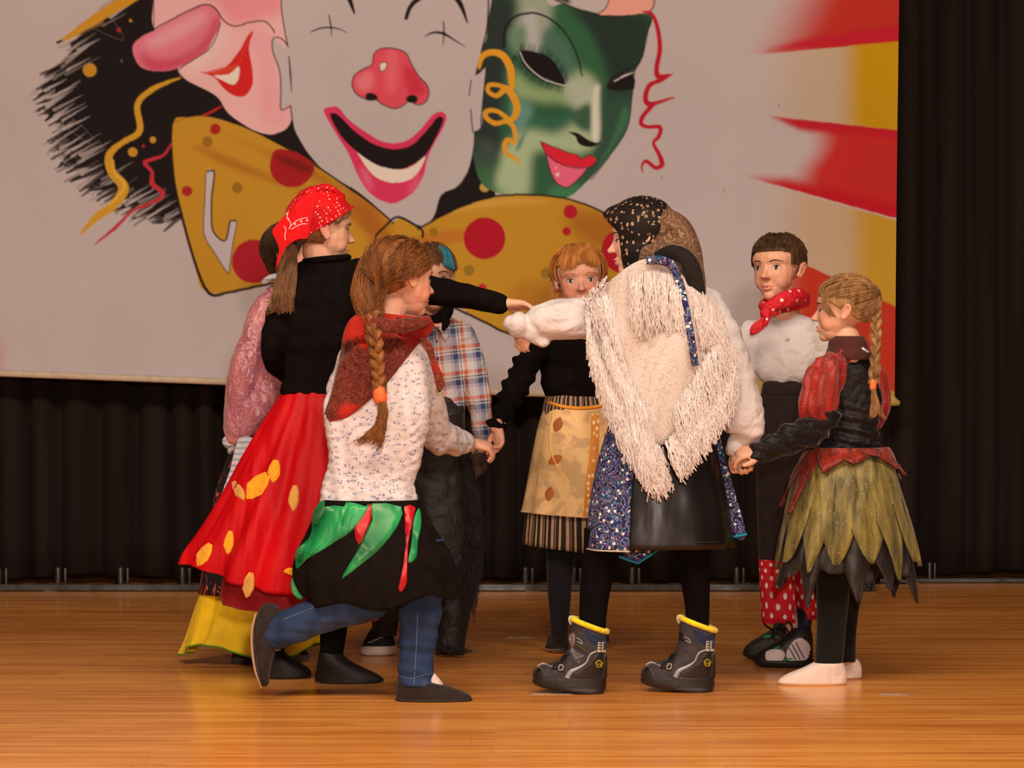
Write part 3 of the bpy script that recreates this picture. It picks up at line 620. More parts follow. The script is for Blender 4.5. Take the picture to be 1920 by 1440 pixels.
# clear tape marks on the floor
tp = N('clear_tape'); TAPE = tp.done(tp.ramp(tp.noise(tp.tex(), 60, 3), [(.35, (.50, .36, .26)), (.65, (.75, .6, .48))]), .25, Alpha=.45)
ROOT[0] = None
def tape(px, py, w_, h_, lab, a=0.0):
    c = G(px, py); v = []
    for iy in range(3):
        for ix in range(7):
            x = (ix / 6 - .5) * w_; y = (iy / 2 - .5) * h_; v.append((c.x + x * math.cos(a) - y * math.sin(a), c.y + x * math.sin(a) + y * math.cos(a), .0012 + .0012 * random.random()))
    vv = v + [(p[0], p[1], .0003) for p in v]; f = grid_faces(3, 7, False); f2 = [tuple(i + 21 for i in reversed(q_)) for q_ in f]
    b = [0, 1, 2, 3, 4, 5, 6, 13, 20, 19, 18, 17, 16, 15, 14, 7]; e = [(b[i], b[i] + 21, b[(i + 1) % 16] + 21, b[(i + 1) % 16]) for i in range(16)]
    ob = mk('floor_tape', (vv, f + f2 + e), TAPE, world=True); tag(ob, lab, 'tape')
tape(1035, 1301, .115, .05, 'clear tape stuck on the floor in front of the boot nearest the running girl', .05)
tape(1676, 1302, .08, .045, 'clear tape scrap on bare floor beyond the white slippers', -.1)
tape(975, 1195, .09, .05, 'clear tape on the floor behind the boots near the aproned girl', .1)
# ---------------------------------------------------------------- figures: shared builders
def dep(py): return G(960, py).y
class Head:
    def __init__(s, k, cx, cy, hh, yaw, pitch=0, roll=0, dd=0):
        s.k = k; s.C = np.array(k.p(cx, cy, dd)); s.s = hh * (k.D + dd) / F
        y = math.radians(yaw); f = Vector((math.sin(y), -math.cos(y), 0)); r = f.cross(Vector((0, 0, 1))); u = Vector((0, 0, 1))
        q = Matrix.Rotation(math.radians(roll), 3, f) @ Matrix.Rotation(math.radians(pitch), 3, r)
        s.M = np.array([list(q @ r), list(q @ f), list(q @ u)])      # rows: right, forward, up
    def W(s, p): return s.C + s.s * (np.asarray(p, float) @ s.M)
    def L(s, w): return ((np.asarray(w) - s.C) @ s.M.T) / s.s
    def parts(s, nose=1.0):
        P = [ell((0, -.12, .27), (.73, .88, .73)), ell((0, .24, -.12), (.59, .55, .70)), ell((0, .32, -.55), (.39, .41, .39)), ell((0, .56, -.79), (.19, .17, .16)),
             ell((.27, .39, -.34), (.26, .29, .32)), ell((-.27, .39, -.34), (.26, .29, .32)), ell((0, .30, .25), (.62, .50, .42)),
             ell((0, .89 * nose, -.25), (.10, .10, .085)), ell((.08, .81, -.275), (.065, .08, .055)), ell((-.08, .81, -.275), (.065, .08, .055)),
             wtube([(0, .72, .08), (0, .76, -.06), (0, .85 * nose, -.20)], [.06, .07, .085], 10, 3),
             wtube([(.17, .67, -.54), (.09, .755, -.52), (0, .79, -.505), (-.09, .755, -.52), (-.17, .67, -.54)], [.03, .042, .05, .042, .03], 10, 2),
             wtube([(.15, .67, -.57), (.09, .735, -.60), (0, .765, -.61), (-.09, .735, -.60), (-.15, .67, -.57)], [.03, .045, .055, .045, .03], 10, 2)]
        for sx in (1, -1):
            P.append(wtube([(sx * .66, .02, -.24), (sx * .70, -.02, -.12), (sx * .75, -.09, .03), (sx * .77, -.15, .12), (sx * .765, -.25, .11), (sx * .75, -.27, -.02), (sx * .72, -.20, -.15), (sx * .68, -.07, -.27)], [.045, .045, .045, .05, .05, .045, .05, .06], 8, 2, up=(1, 0, 0)))
            P.append(ell((sx * .69, -.13, -.05), (.05, .13, .18)))
        return [([tuple(q) for q in s.W(v)], f) for v, f in P]
    def sculpt(s, co, no=None):
        L = s.L(co); m = (np.abs(L).max(axis=1) < 1.4); x, y, z = L[:, 0], L[:, 1], L[:, 2]
        d = np.zeros(len(co)); f = (y > .25) & m
        e = np.exp(-((np.abs(x) - .30) / .17) ** 2 - ((z + .0) / .115) ** 2); lid = np.exp(-((np.abs(x) - .30) / .14) ** 2 - ((z + .015) / .06) ** 2)
        d += f * (-.075 * e + .045 * lid)
        d += f * (-.05) * np.exp(-(x / .2) ** 2 - ((z + .558) / .022) ** 2)
        d += f * (-.03) * np.exp(-(x / .05) ** 2 - ((z + .42) / .06) ** 2)
        d += f * (-.06) * np.exp(-((np.abs(x) - .07) / .035) ** 2 - ((z + .345) / .03) ** 2)
        return co + d[:, None] * s.s * s.M[1][None]
def skin_color(H, base=(.70, .40, .30), red=(.68, .24, .20), lip=(.62, .20, .17), cheek=.5):
    base, red, lip = map(np.array, (base, red, lip))
    def f(co):
        L = H.L(co); x, y, z = L[:, 0], L[:, 1], L[:, 2]; m = (np.abs(L).max(axis=1) < 1.5)
        c = np.tile(base, (len(co), 1)); fr = m & (y > .2)
        a = cheek * fr * np.exp(-((np.abs(x) - .38) / .22) ** 2 - ((z + .32) / .22) ** 2) + .45 * fr * np.exp(-(x / .12) ** 2 - ((z + .27) / .1) ** 2) + .45 * (m & (np.abs(x) > .74) & (y > -.4) & (y < .15) & (z < .25))
        c = c * (1 - a[:, None]) + red * a[:, None]
        l = .85 * (fr & (y > .55)) * np.exp(-(np.abs(x) / .165) ** 4 - ((z + .558 + .12 * x * x) / .062) ** 4); c = c * (1 - l[:, None]) + lip * l[:, None]
        n = .7 * (fr & (y > .7)) * np.exp(-((np.abs(x) - .07) / .04) ** 2 - ((z + .345) / .03) ** 2); c = c * (1 - n[:, None]) + np.array((.22, .07, .05)) * n[:, None]
        return c
    return f
_s = N('skin'); _a = _s.n('ShaderNodeVertexColor', layer_name='Col').outputs[0]; _o = _s.tex()
_v = _s.ramp(_s.noise(_o, 45, 3), [(.3, .93), (.7, 1.06)])
SKIN = _s.done(_s.mix(1, _a, _v, 'MULTIPLY'), .48, _s.bump(_s.noise(_o, 350, 2), .12, .001), Subsurface_Weight=.12, Subsurface_Radius=(.012, .005, .003), Subsurface_Scale=1.0, Specular_IOR_Level=.35)
EYEW = plain('eye_white', (.62, .55, .52), .2); PUPIL = plain('pupil', (.006, .005, .005), .12); LASH = plain('lash', (.035, .018, .012), .6)
def hair_mat(name, dark, light, rough=.5, scale=100):
    n = N(name); o = n.tex(); c = n.ramp(n.noise(n.map(o, (1, 1, .22)), scale * .7, 3, .6), [(.30, dark), (.72, light)]); return n.done(c, rough, n.bump(n.noise(o, 420, 1), .3, .001), Specular_IOR_Level=.28)
def hpatch(t, H, poly, lift=.004, rings=3, edge=-.002, sm_=6):
    P = catmull(poly, sm_, True) if sm_ else np.array(poly, float); c = P.mean(axis=0); n = len(P); rows = []; last = None
    for k in range(rings + 1):
        f_ = 1 - k / rings; row = []
        for q in (P if f_ > 0 else P[:1]):
            u = c + (q - c) * f_; o = Vector(H.W((u[0], 2, u[1]))); h = t.ray_cast(o, Vector(-H.M[1]))[0]
            h = np.array(h) if h is not None else (last if last is not None else H.W((u[0], .7, u[1]))); last = h
            row.append(tuple(h + H.M[1] * H.s * (edge if k == 0 else lift)))
        rows.append(row)
    v = [p for r in rows[:-1] for p in r] + [rows[-1][0]]; fs = grid_faces(rings, n); b = (rings - 1) * n
    return v, fs + [(b + j, b + (j + 1) % n, len(v) - 1) for j in range(n)]
def hline(t, H, pts, rad, lift=.004, sub=4):
    L = catmull(pts, sub); R = np.interp(np.linspace(0, 1, len(L)), np.linspace(0, 1, len(rad)), rad); out = []
    for u in L:
        h = t.ray_cast(Vector(H.W((u[0], 2, u[1]))), Vector(-H.M[1]))[0]; h = np.array(h) if h is not None else H.W((u[0], .7, u[1])); out.append(h + H.M[1] * H.s * lift)
    return wtube(out, [r * H.s for r in R], 6, 1)
def face(k, H, body, iris=(.05, .06, .07), brow=(.05, .025, .015), sides=(1, -1), look=0.0, brows=True, open_=.085, brow_r=.02):
    t = bvh(body); IR = plain('iris', iris, .15); BR = plain('eyebrow', brow, .8)
    for sx in sides:
        cx = sx * .30; w = .118; z = -.01
        al = [(cx - w, z - .012), (cx - .07, z + open_ * .62), (cx, z + open_ * .75), (cx + .07, z + open_ * .62), (cx + w, z - .005), (cx + .07, z - open_ * .6), (cx, z - open_ * .7), (cx - .07, z - open_ * .6)]
        e = mk('eye', hpatch(t, H, al, .012), EYEW)
        ci = [(cx + look + .060 * math.cos(a), z + .004 + min(.060, open_ * .8) * math.sin(a)) for a in np.linspace(0, 6.283, 14, endpoint=False)]
        mk('iris', hpatch(t, H, ci, .019, 2, .010, 0), IR, parent=e)
        cp = [(cx + look + .032 * math.cos(a), z + .004 + .032 * math.sin(a)) for a in np.linspace(0, 6.283, 10, endpoint=False)]
        mk('pupil', hpatch(t, H, cp, .023, 2, .016, 0), PUPIL, parent=e)
        mk('eyelashes', hline(t, H, [(cx - sx * w * .95, z), (cx - sx * .07, z + open_ * .66), (cx, z + open_ * .8), (cx + sx * .07, z + open_ * .68), (cx + sx * w * 1.1, z + .0)], [.005, .010, .013, .013, .006], .012), LASH, parent=e)
        if brows: mk('eyebrow', hline(t, H, [(cx - sx * .15, z + .19), (cx, z + .225), (cx + sx * .19, z + .18)], [brow_r, brow_r * 1.1, brow_r * .4], .002), BR)
def hand(wrist, f, nrm, L=.125, curl=(.5, .5, .5, .5), side=1, thumb=.5, spread=.08, flat=1.0):
    """palm, four fingers and a thumb; f towards the fingers, nrm the way the palm faces, side: +1/-1 thumb side"""
    w = Vector(wrist); f = Vector(f).normalized(); n_ = Vector(nrm); n_ = (n_ - f * n_.dot(f)).normalized(); l = f.cross(n_) * side; P = []
    pt = lambda a, b, c: w + f * (a * L) + l * (b * L) + n_ * (c * L)
    up = n_
    P.append(wtube([pt(-.1, 0, 0), pt(.08, 0, 0), pt(.28, .01, .01), pt(.46, .0, .02), pt(.52, -.01, .03)], [(.15 * L, .12 * L), (.165 * L, .12 * L), (.225 * L, .115 * L), (.235 * L, .10 * L), (.19 * L, .08 * L)], 14, 3, up=up))
    for i, (b, ln, c) in enumerate(zip((.185, .062, -.062, -.175), (.40, .46, .43, .34), curl)):
        a = .46 if i in (1, 2) else .43; p = pt(a - .06, b * .95, .02); q = pt(a, b, .02); d = (f + l * (b * spread * 5)).normalized(); pts = [p, q]; ang = 0
        for seg, fr in enumerate((.46, .31, .23)):
            ang += c * (1.0, 1.15, .8)[seg]; dr = d * math.cos(ang) + n_ * math.sin(ang); q = q + dr * (ln * fr * L); pts.append(q)
        P.append(wtube(pts, [.055 * L, .062 * L, .056 * L, .050 * L, .042 * L], 10, 3, up=l))
    d = (f * .62 + l * .75 + n_ * .35).normalized(); q0 = pt(.10, .10, .02); q1 = q0 + d * (.22 * L); d2 = (f * (.85) + l * (.5 - thumb * .6) + n_ * (.25 + thumb * .6)).normalized(); q2 = q1 + d2 * (.19 * L); d3 = (f * .9 + l * (.2 - thumb * .7) + n_ * (.2 + thumb * .8)).normalized(); q3 = q2 + d3 * (.15 * L)
    P.append(wtube([q0, q1, q2, q3], [.095 * L, .078 * L, .064 * L, .050 * L], 10, 3, up=n_))
    return P
def ndisp(scale=(18, 18, 18), amp=.004, seed=0, power=1):
    sx, sy, sz = scale
    def f(co, no):
        return np.array([noise.noise((x * sx + seed, y * sy, z * sz)) for x, y, z in co]) * amp
    return f
def multi(*fs): return lambda co, no: sum(f(co, no) for f in fs)
# scalp hair
HE_C, HE_R = np.array((0, -.12, .24)), np.array((.79, .95, .80))
def hdir(az, el):
    a, e = math.radians(az), math.radians(el); return np.array((math.sin(a) * math.cos(e), math.cos(a) * math.cos(e), math.sin(e)))     # az 0 = face, 90 = own right
def hsurf(H, d, k=1.0): return H.W(HE_C + HE_R * d / np.linalg.norm(d) * k)
def slerp(a, b, t):
    a = a / np.linalg.norm(a); b = b / np.linalg.norm(b); w_ = math.acos(max(-1, min(1, float(a @ b))))
    return a if w_ < 1e-4 else (math.sin((1 - t) * w_) * a + math.sin(t * w_) * b) / math.sin(w_)
def hpath(H, a, b, n=9, k0=1.0, k1=1.0, bulge=0):
    return [hsurf(H, slerp(a, b, t), k0 + (k1 - k0) * t + bulge * math.sin(math.pi * t)) for t in np.linspace(0, 1, n)]
def cap(H, keep, k=.985, nu=150, nv=76, thick=.03):
    V_ = []; ok = []
    for i in range(nv + 1):
        e = -90 + 180 * i / nv
        for j in range(nu):
            d = hdir(360 * j / nu, e); V_.append(hsurf(H, d, k)); ok.append(keep(*(HE_C + HE_R * d)))
    fs = [q for q in grid_faces(nv + 1, nu) if sum(ok[i] for i in q) >= 3]
    used = sorted({i for q in fs for i in q}); mp = {u: i for i, u in enumerate(used)}; v = [V_[u] for u in used]; fs = [tuple(mp[i] for i in q) for q in fs]
    inner = [tuple(H.C + (np.array(p) - H.C) * (1 - thick)) for p in v]; o = len(v)
    cnt = {}
    for q in fs:
        for a, b in zip(q, q[1:] + q[:1]): cnt[(a, b)] = 1
    rim = [(a, b, b + o, a + o) for (a, b) in cnt if (b, a) not in cnt]
    return [tuple(p) for p in v] + inner, fs + [tuple(i + o for i in reversed(q)) for q in fs] + rim
def braid(path, w, mat, parent_name='braid', turns=7, strands_n=26, r=.0012, seed=1, taper=.7, parent=None):
    """three interwoven hair bundles round the path (world points)"""
    C = catmull([tuple(p) for p in path], 10); n = len(C); t = np.linspace(0, 1, n); T = np.gradient(C, axis=0); T /= np.linalg.norm(T, axis=1, keepdims=True)
    u = np.cross(T, (0, 1, 0)); u /= np.linalg.norm(u, axis=1, keepdims=True); v = np.cross(u, T); out = []
    for i in range(3):
        ph = i * 2 * math.pi / 3; a = 2 * math.pi * turns / 2 * t + ph; ww = w * (1 - (1 - taper) * t)
        P = C + u * (np.sin(a) * ww * .62)[:, None] + v * (np.sin(2 * a) * ww * .42)[:, None]
        out.append(wtube(P, [(w_ * .40, w_ * .32) for w_ in ww], 9, 1))
        nn = n; Gp = [P]; idx = np.linspace(0, n - 1, max(24, int(turns * 6))).astype(int)
        sv, sf = strands([P[idx]] * 2, strands_n, r, w * .21, seed + i, 3, max(24, int(turns * 6)), .8, .0)
        out.append((sv, sf))
    vv, ff = [], []; o = 0
    a = join(*[(x[0], [tuple(q) for q in x[1]]) for x in out])
    return mk(parent_name, a, mat, parent=parent, fix=False)
def petal(rings, tc, w, t0, t1, lift=.004, seed=0, nt=12, nw=7, curl=0.0, wavy=.0, tipshift=0.0, shape=None, thick=.0012):
    R = np.array(rings); nr, nc = R.shape[:2]; cen = R.mean(axis=1); top, bot = [], []
    sh = shape or (lambda s: (.75 + .45 * math.sin(min(1, s * 1.25) * math.pi * .62)) * (1 if s < .55 else max(.03, 1 - ((s - .55) / .45) ** 1.25)))
    for i in range(nt):
        s_ = i / (nt - 1); t = t0 + (t1 - t0) * s_; r = min(t, 1) * (nr - 1); i0 = min(int(r), nr - 2); fr = r - i0; ex = max(0, t - 1)
        for j in range(nw):
            q = j / (nw - 1) * 2 - 1; th = (tc + tipshift * s_ * s_ + q * w * sh(s_)) / (2 * math.pi) * nc; j0 = int(math.floor(th)) % nc; fj = th - math.floor(th); j1 = (j0 + 1) % nc
            P = (R[i0, j0] * (1 - fr) + R[i0 + 1, j0] * fr) * (1 - fj) + (R[i0, j1] * (1 - fr) + R[i0 + 1, j1] * fr) * fj
            c = cen[i0] * (1 - fr) + cen[i0 + 1] * fr
            if ex: st = (R[-1, j0] - R[-2, j0]) * (nr - 1) * ex; P = P + st
            d = P - c; L = np.linalg.norm(d) + 1e-9; P = P + d / L * (lift + curl * s_ * s_ + .006 * (1 - q * q) * s_ + wavy * math.sin(s_ * 7 + seed + q * 2))
            top.append(P); bot.append(P - d / L * thick)
    f = grid_faces(nt, nw, False); o = len(top); f2 = [tuple(x + o for x in reversed(q)) for q in f]; b = [i for i in range(nw)] + [i * nw + nw - 1 for i in range(1, nt)] + [nt * nw - 1 - i for i in range(1, nw)] + [i * nw for i in range(nt - 2, 0, -1)]
    e = [(b[i], b[i] + o, b[(i + 1) % len(b)] + o, b[(i + 1) % len(b)]) for i in range(len(b))]
    return [tuple(p) for p in top + bot], f + f2 + e
def slab(k, poly, depth, thick=.006, rings=8, smooth_poly=4, centre=None, ripple=0):
    """free cloth with a front and a back face; depth(x, y) = offset of its front from the child's distance"""
    P = catmull(poly, smooth_poly, True) if smooth_poly else np.array(poly, float); c = np.array(centre, float) if centre is not None else P.mean(axis=0); n = len(P)
    F1, B1 = [], []
    for i in range(rings):
        f_ = 1 - i / rings
        for q in P:
            x, y = c + (q - c) * f_; d = depth(x, y) + (ripple * math.sin(x * .13 + y * .02) * f_ if ripple else 0); F1.append(tuple(k.p(x, y, d))); B1.append(tuple(k.p(x, y, d + thick)))
    F1.append(tuple(k.p(c[0], c[1], depth(*c)))); B1.append(tuple(k.p(c[0], c[1], depth(*c) + thick)))
    f = grid_faces(rings, n); b = (rings - 1) * n; f += [(b + j, b + (j + 1) % n, rings * n) for j in range(n)]; o = len(F1)
    return F1 + B1, f + [tuple(i + o for i in reversed(q)) for q in f] + [(j, j + o, (j + 1) % n + o, (j + 1) % n) for j in range(n)]
def folds(n, amp, t0=.1, seed=0, pw=1.0):
    rg = random.Random(seed); ph = [rg.uniform(0, 6.28) for _ in range(4)]
    def f(a, t):
        g = max(0, (t - t0) / (1 - t0)) ** pw
        return 1 + amp * g * (.6 * math.sin(n * a + ph[0] + .8 * math.sin(2 * a + ph[1])) + .4 * math.sin((n * 1.6 // 1) * a + ph[2] + math.sin(3 * a + ph[3])))
    return f
BLACKKNIT = cloth('black_knit', A(18, 12, 11), .95, .0, .5, 16, 1000, .2, .05)
TIGHTS = cloth('black_tights', A(15, 11, 12), .92, .0, .2, 10, 1400, .15, .06)
def footrows(rows, Wd=25):
    return [(r[0], r[1], r[2], r[3] if len(r) > 3 else 0, min(1.0, Wd / ((r[2] - r[1]) / 2))) for r in rows]
def slipper(k, rows, mat, sole, kx=.36, name='slipper', label=None, tip=None):
    o = mk(name, k.prof(footrows(rows), kx, 28, 3, 2.3), mat, label=label)
    y0 = rows[-1][0]; xl, xr = rows[-1][1] - 1.5, rows[-1][2] + 1.5; dd = rows[-1][3] if len(rows[-1]) > 3 else 0
    mk('sole', k.prof([(y0 - 3, xl, xr, dd), (y0 - .5, xl - .5, xr + .5, dd), (y0 + 1.2, xl + 1, xr - 1, dd)], kx, 28, 2, 2.3), sole, parent=o)
    return o

def scalp(name, H, starts, end, n, mat, r=.0011, seed=1, k0=1.0, k1=1.0, bulge=0, jit=.003, parent=None, steps=10, wig=0, endpt=None, lenj=.02, taper=.7):
    gs = []
    for i, (a, e) in enumerate(starts):
        e_ = end[i] if isinstance(end, list) else end
        p = hpath(H, hdir(a, e), hdir(*e_), 8, k0, k1, bulge)
        if endpt is not None: p.append(np.array(endpt))
        gs.append(p)
    return mk(name, strands(gs, n, r, jit, seed, 3, steps, taper, lenj, wig), mat, parent=parent)
def ring_pts(k, x0, x1, y, kk, dd=0, tilt=None, n=26):
    c = k.p((x0 + x1) / 2, y, dd); w_ = (x1 - x0) / 2 * k.s; return [(c.x + w_ * math.cos(a), c.y + kk * w_ * math.sin(a), c.z + (tilt(a) if tilt else 0)) for a in np.linspace(0, 6.2832, n)]
def txt(t, body_, cx, cy, h, ang, D, mat, parent, lift=.0012, name='lettering'):
    cu = bpy.data.curves.new('t', 'FONT'); cu.body = body_; cu.size = 1; cu.align_x = 'CENTER'; cu.align_y = 'CENTER'; cu.resolution_u = 2
    o = bpy.data.objects.new('t', cu); COL.objects.link(o); me = bpy.data.meshes.new_from_object(o.evaluated_get(bpy.context.evaluated_depsgraph_get()))
    v = [p.co.copy() for p in me.vertices]; f = [tuple(p.vertices) for p in me.polygons]; bpy.data.objects.remove(o); out = []
    for p in v:
        x, y = p.x * h, -p.y * h; X = cx + x * math.cos(ang) - y * math.sin(ang); Y = cy + x * math.sin(ang) + y * math.cos(ang)
        q, _, ok = cast(t, X, Y, D); out.append(tuple(q - ray(X, Y).normalized() * lift))
    return mk(name, (out, f), mat, parent=parent, smooth=False, fix=False)
# ---------------------------------------------------------------- girl with the red polka-dot headscarf
k = Kid(dep(1280)); D1 = k.D
thing('person', tuple(k.p(600, 1281)), 'girl in red dotted headscarf, black sweater and red satin skirt, reaching one arm out', 'person')
H = Head(k, 604, 430, 67, 112, -4, 0)
ddl = dep(1271) - k.D
wr = k.p(940, 568, -.02)
P = H.parts() + [k.tube([(596, 470, 0), (602, 500, 0), (604, 525, 0)], [30, 30, 34]),
    k.prof([(508, 575, 650), (530, 560, 680), (600, 550, 675), (700, 548, 650), (780, 545, 655), (860, 545, 655), (900, 550, 650)], .42),
    k.tube([(562, 520, 0), (524, 600, 0), (513, 668, .02), (562, 720, .16)], [20, 17, 14, 13]), k.tube([(672, 512, .02), (720, 526, .04), (780, 540, .03), (830, 548, -.02), (880, 558, -.07), (943, 569, -.12)], [20, 20, 19, 17, 15, 14])]
P += hand(k.p(945, 569, -.12), (1, 0, -.05), (0.05, -.25, -1), .118, (.28, .3, .32, .36), 1, .1, .1)
P += hand(k.p(560, 722, .16), (.7, -.6, -.3), (0, 0, -1), .105, (.6, .6, .6, .6), 1)
P += [k.tube([(570, 890, 0), (545, 1000, 0), (520, 1120, ddl * .5), (512, 1235, ddl)], [40, 32, 20, 16]), k.tube([(630, 890, 0), (632, 1000, 0), (628, 1130, 0), (622, 1245, 0)], [40, 32, 20, 16])]
P += [k.tube([(512, 1245, ddl), (560, 1258, ddl)], [17, 9]), k.tube([(620, 1250, 0), (690, 1268, 0)], [18, 9])]
body = unite('body', P, .0032, SKIN, 4, post=H.sculpt, dec=.55, colorf=skin_color(H, (.72, .44, .34), cheek=.35))
face(k, H, body, sides=(1,), look=-.02)
# tights, slippers
mk('tights', k.tube([(632, 1000, 0), (628, 1130, 0), (624, 1200, 0), (620, 1240, 0)], [42, 29, 24, 20], 20), TIGHTS)
mk('tights', k.tube([(545, 1000, 0), (519, 1120, ddl * .5), (513, 1200, ddl), (509, 1232, ddl)], [42, 29, 25, 20], 20), TIGHTS)
BSL = cloth('black_slipper', A(22, 17, 15), .5, .0, .25, 12, 1200, .2, .3); SOLE = plain('grey_sole', A(95, 62, 45), .7)
slipper(k, [(1222, 598, 640), (1238, 596, 655), (1250, 594, 678), (1262, 592, 704), (1272, 590, 719), (1279, 591, 718)], BSL, SOLE, .36)
slipper(k, [(1214, 486, 528, ddl), (1230, 486, 542, ddl), (1242, 485, 562, ddl), (1254, 482, 580, ddl), (1264, 482, 584, ddl), (1269, 483, 582, ddl)], BSL, SOLE, .36)
# skirt of red satin over a crimson petticoat
n = N('red_satin'); o = n.tex(); c_ = n.ramp(n.noise(n.map(o, (1, 1, .25)), 5, 2), [(.3, A(168, 4, 14)), (.7, A(216, 12, 20))])
SATIN = n.done(c_, .50, n.bump(n.noise(n.map(o, (1, 1, .22)), 9, 2, .5, .6), .7, .04, n.bump(n.noise(o, 900, 1), .12, .001)), Specular_IOR_Level=.16)
def hem1(a, t): return (t ** 6) * (-.012 * math.sin(2 * a + .6) + .006 * math.sin(7 * a))
rows1 = [(728, 532, 652), (740, 528, 658), (790, 497, 684), (860, 458, 700), (930, 424, 712), (1000, 385, 718), (1050, 358, 714), (1088, 350, 706)]
R1 = k.prof(rows1, .62, 150, 5, 2.1, raw=True, fold=folds(12, .105, .0, 3, .6), hem=lambda a, t: t ** 5 * (.045 * math.cos(a - 2.9) - .012 * math.sin(3 * a)))
sk = mk('skirt', sheet(R1, .004), SATIN)
mk('waistband', k.prof([(724, 530, 654), (732, 529, 656), (738, 530, 655)], .63, 60, 3, 2.1), BLACKKNIT)
R1b = k.prof([(1040, 425, 700), (1080, 418, 704), (1110, 415, 706), (1130, 420, 704)], .45, 90, 3, 2.0, raw=True, fold=folds(11, .05, 0, 8), hem=lambda a, t: t * (.02 * math.sin(a) - .05 * max(0, math.cos(a)) ** 2))
mk('petticoat', sheet(R1b, .003), cloth('crimson_cloth', A(150, 10, 30), .6, .2, .5, 12))
# sheer yellow tufts sewn on
tsk = bvh(sk)
TY = cloth('yellow_chiffon', A(246, 156, 28), .85, .2, .5, 60, 900, .08); TY2 = cloth('pale_yellow_chiffon', A(214, 150, 66), .8, .3, .4, 60, 900, .08)
for (cx, cy, w_, h_, a, m_) in ((514, 883, 13, 21, .15, 0), (482, 911, 18, 30, .72, 0), (447, 920, 10, 20, -.5, 1), (551, 934, 11, 24, .1, 1), (382, 1040, 13, 24, .55, 0), (429, 1017, 10, 22, .15, 0), (466, 1097, 12, 24, .2, 1), (545, 1072, 14, 7, .1, 0)):
    pl = [(-.35, -1), (.35, -1.0), (.75, -.5), (.95, .2), (.55, .8), (.05, 1.05), (-.4, .75), (-.95, .3), (-.8, -.4)]
    q = [(cx + w_ * x * math.cos(a) - h_ * y * math.sin(a) * 1.0, cy + w_ * x * math.sin(a) + h_ * y * math.cos(a)) for x, y in pl]
    mk('yellow_tuft', patch(tsk, q, k.D, .005, 5, .001, 1), (TY, TY2)[m_], fix=True)
# sweater
sw = [k.prof([(487, 583, 640), (492, 566, 672), (510, 545, 700), (560, 532, 704), (620, 528, 690), (680, 534, 664), (738, 526, 658)], .58, 40, 4, 2.3),
      k.tube([(566, 515, 0), (528, 580, 0), (513, 640, -.01), (511, 672, .02), (538, 702, .10), (566, 722, .16)], [26, 26, 23, 21, 20, 17]),
      k.tube([(672, 512, .02), (720, 526, .04), (780, 540, .03), (830, 548, -.02), (880, 558, -.07), (936, 569, -.12)], [29, 29, 28, 27, 24, 20])]
sweater = unite('sweater', sw, .0045, BLACKKNIT, 2, disp=multi(ndisp((7, 7, 26), .006), ndisp((22, 22, 22), .0035, 5)))
mk('collar', wtube([H.C + np.array((x, y, 0)) + np.array((.0, 0, -.083 + .006 * math.cos(a))) for a in np.linspace(0, 6.283, 18) for x, y in [(.060 * math.cos(a) + .012, .052 * math.sin(a))]], [.009] * 18, 8, 1, False), BLACKKNIT)
# hair
HB = hair_mat('brown_hair', (.085, .042, .020), (.38, .215, .115))
mk('hair_base', cap(H, lambda x, y, z: z > .12 + .62 * y or (y < -.05 and z > -.45), .97), HB)
gd = [[hsurf(H, hdir(a, e), 1.0), hsurf(H, hdir(a - 28, e - 16), 1.02), hsurf(H, hdir(a - 60, -10), 1.0)] for a, e in ((-32, 36), (-40, 30), (-52, 22), (-60, 18))]
mk('fringe', strands(gd, 120, .0010, .003, 4, 3, 10, .5), HB)
pt_ = [(541, 462, -.03), (536, 500, -.05), (528, 550, -.06), (520, 590, -.055)]
g2 = [[k.p(545 + 7 * a, 460, -.03 - .02 * b), k.p(541 + 13 * a, 500, -.05 - .03 * b), k.p(533 + 19 * a, 548, -.05 - .03 * b), k.p(530 + 26 * a - 6, 588, -.045 - .02 * b)] for a, b in ((-1, 0), (-.4, .8), (.3, 1), (1, .3), (.6, -.5), (-.5, -.6), (-1, 0))]
mk('ponytail', strands(g2, 900, .0009, .0035, 9, 3, 14, .35, .30, .0015), HB)
mk('ponytail_core', k.tube([(545, 462, -.03), (540, 500, -.04), (533, 545, -.04), (530, 572, -.035)], [14, 17, 18, 10], 14), HB)
scalp('temple_hair', H, [(8, 40), (24, 38), (42, 32), (58, 24)], [(34, 16), (50, 9), (64, 2), (76, -8)], 420, HB, .0009, 24, 1.0, 1.0, .02, .0025, taper=.3)
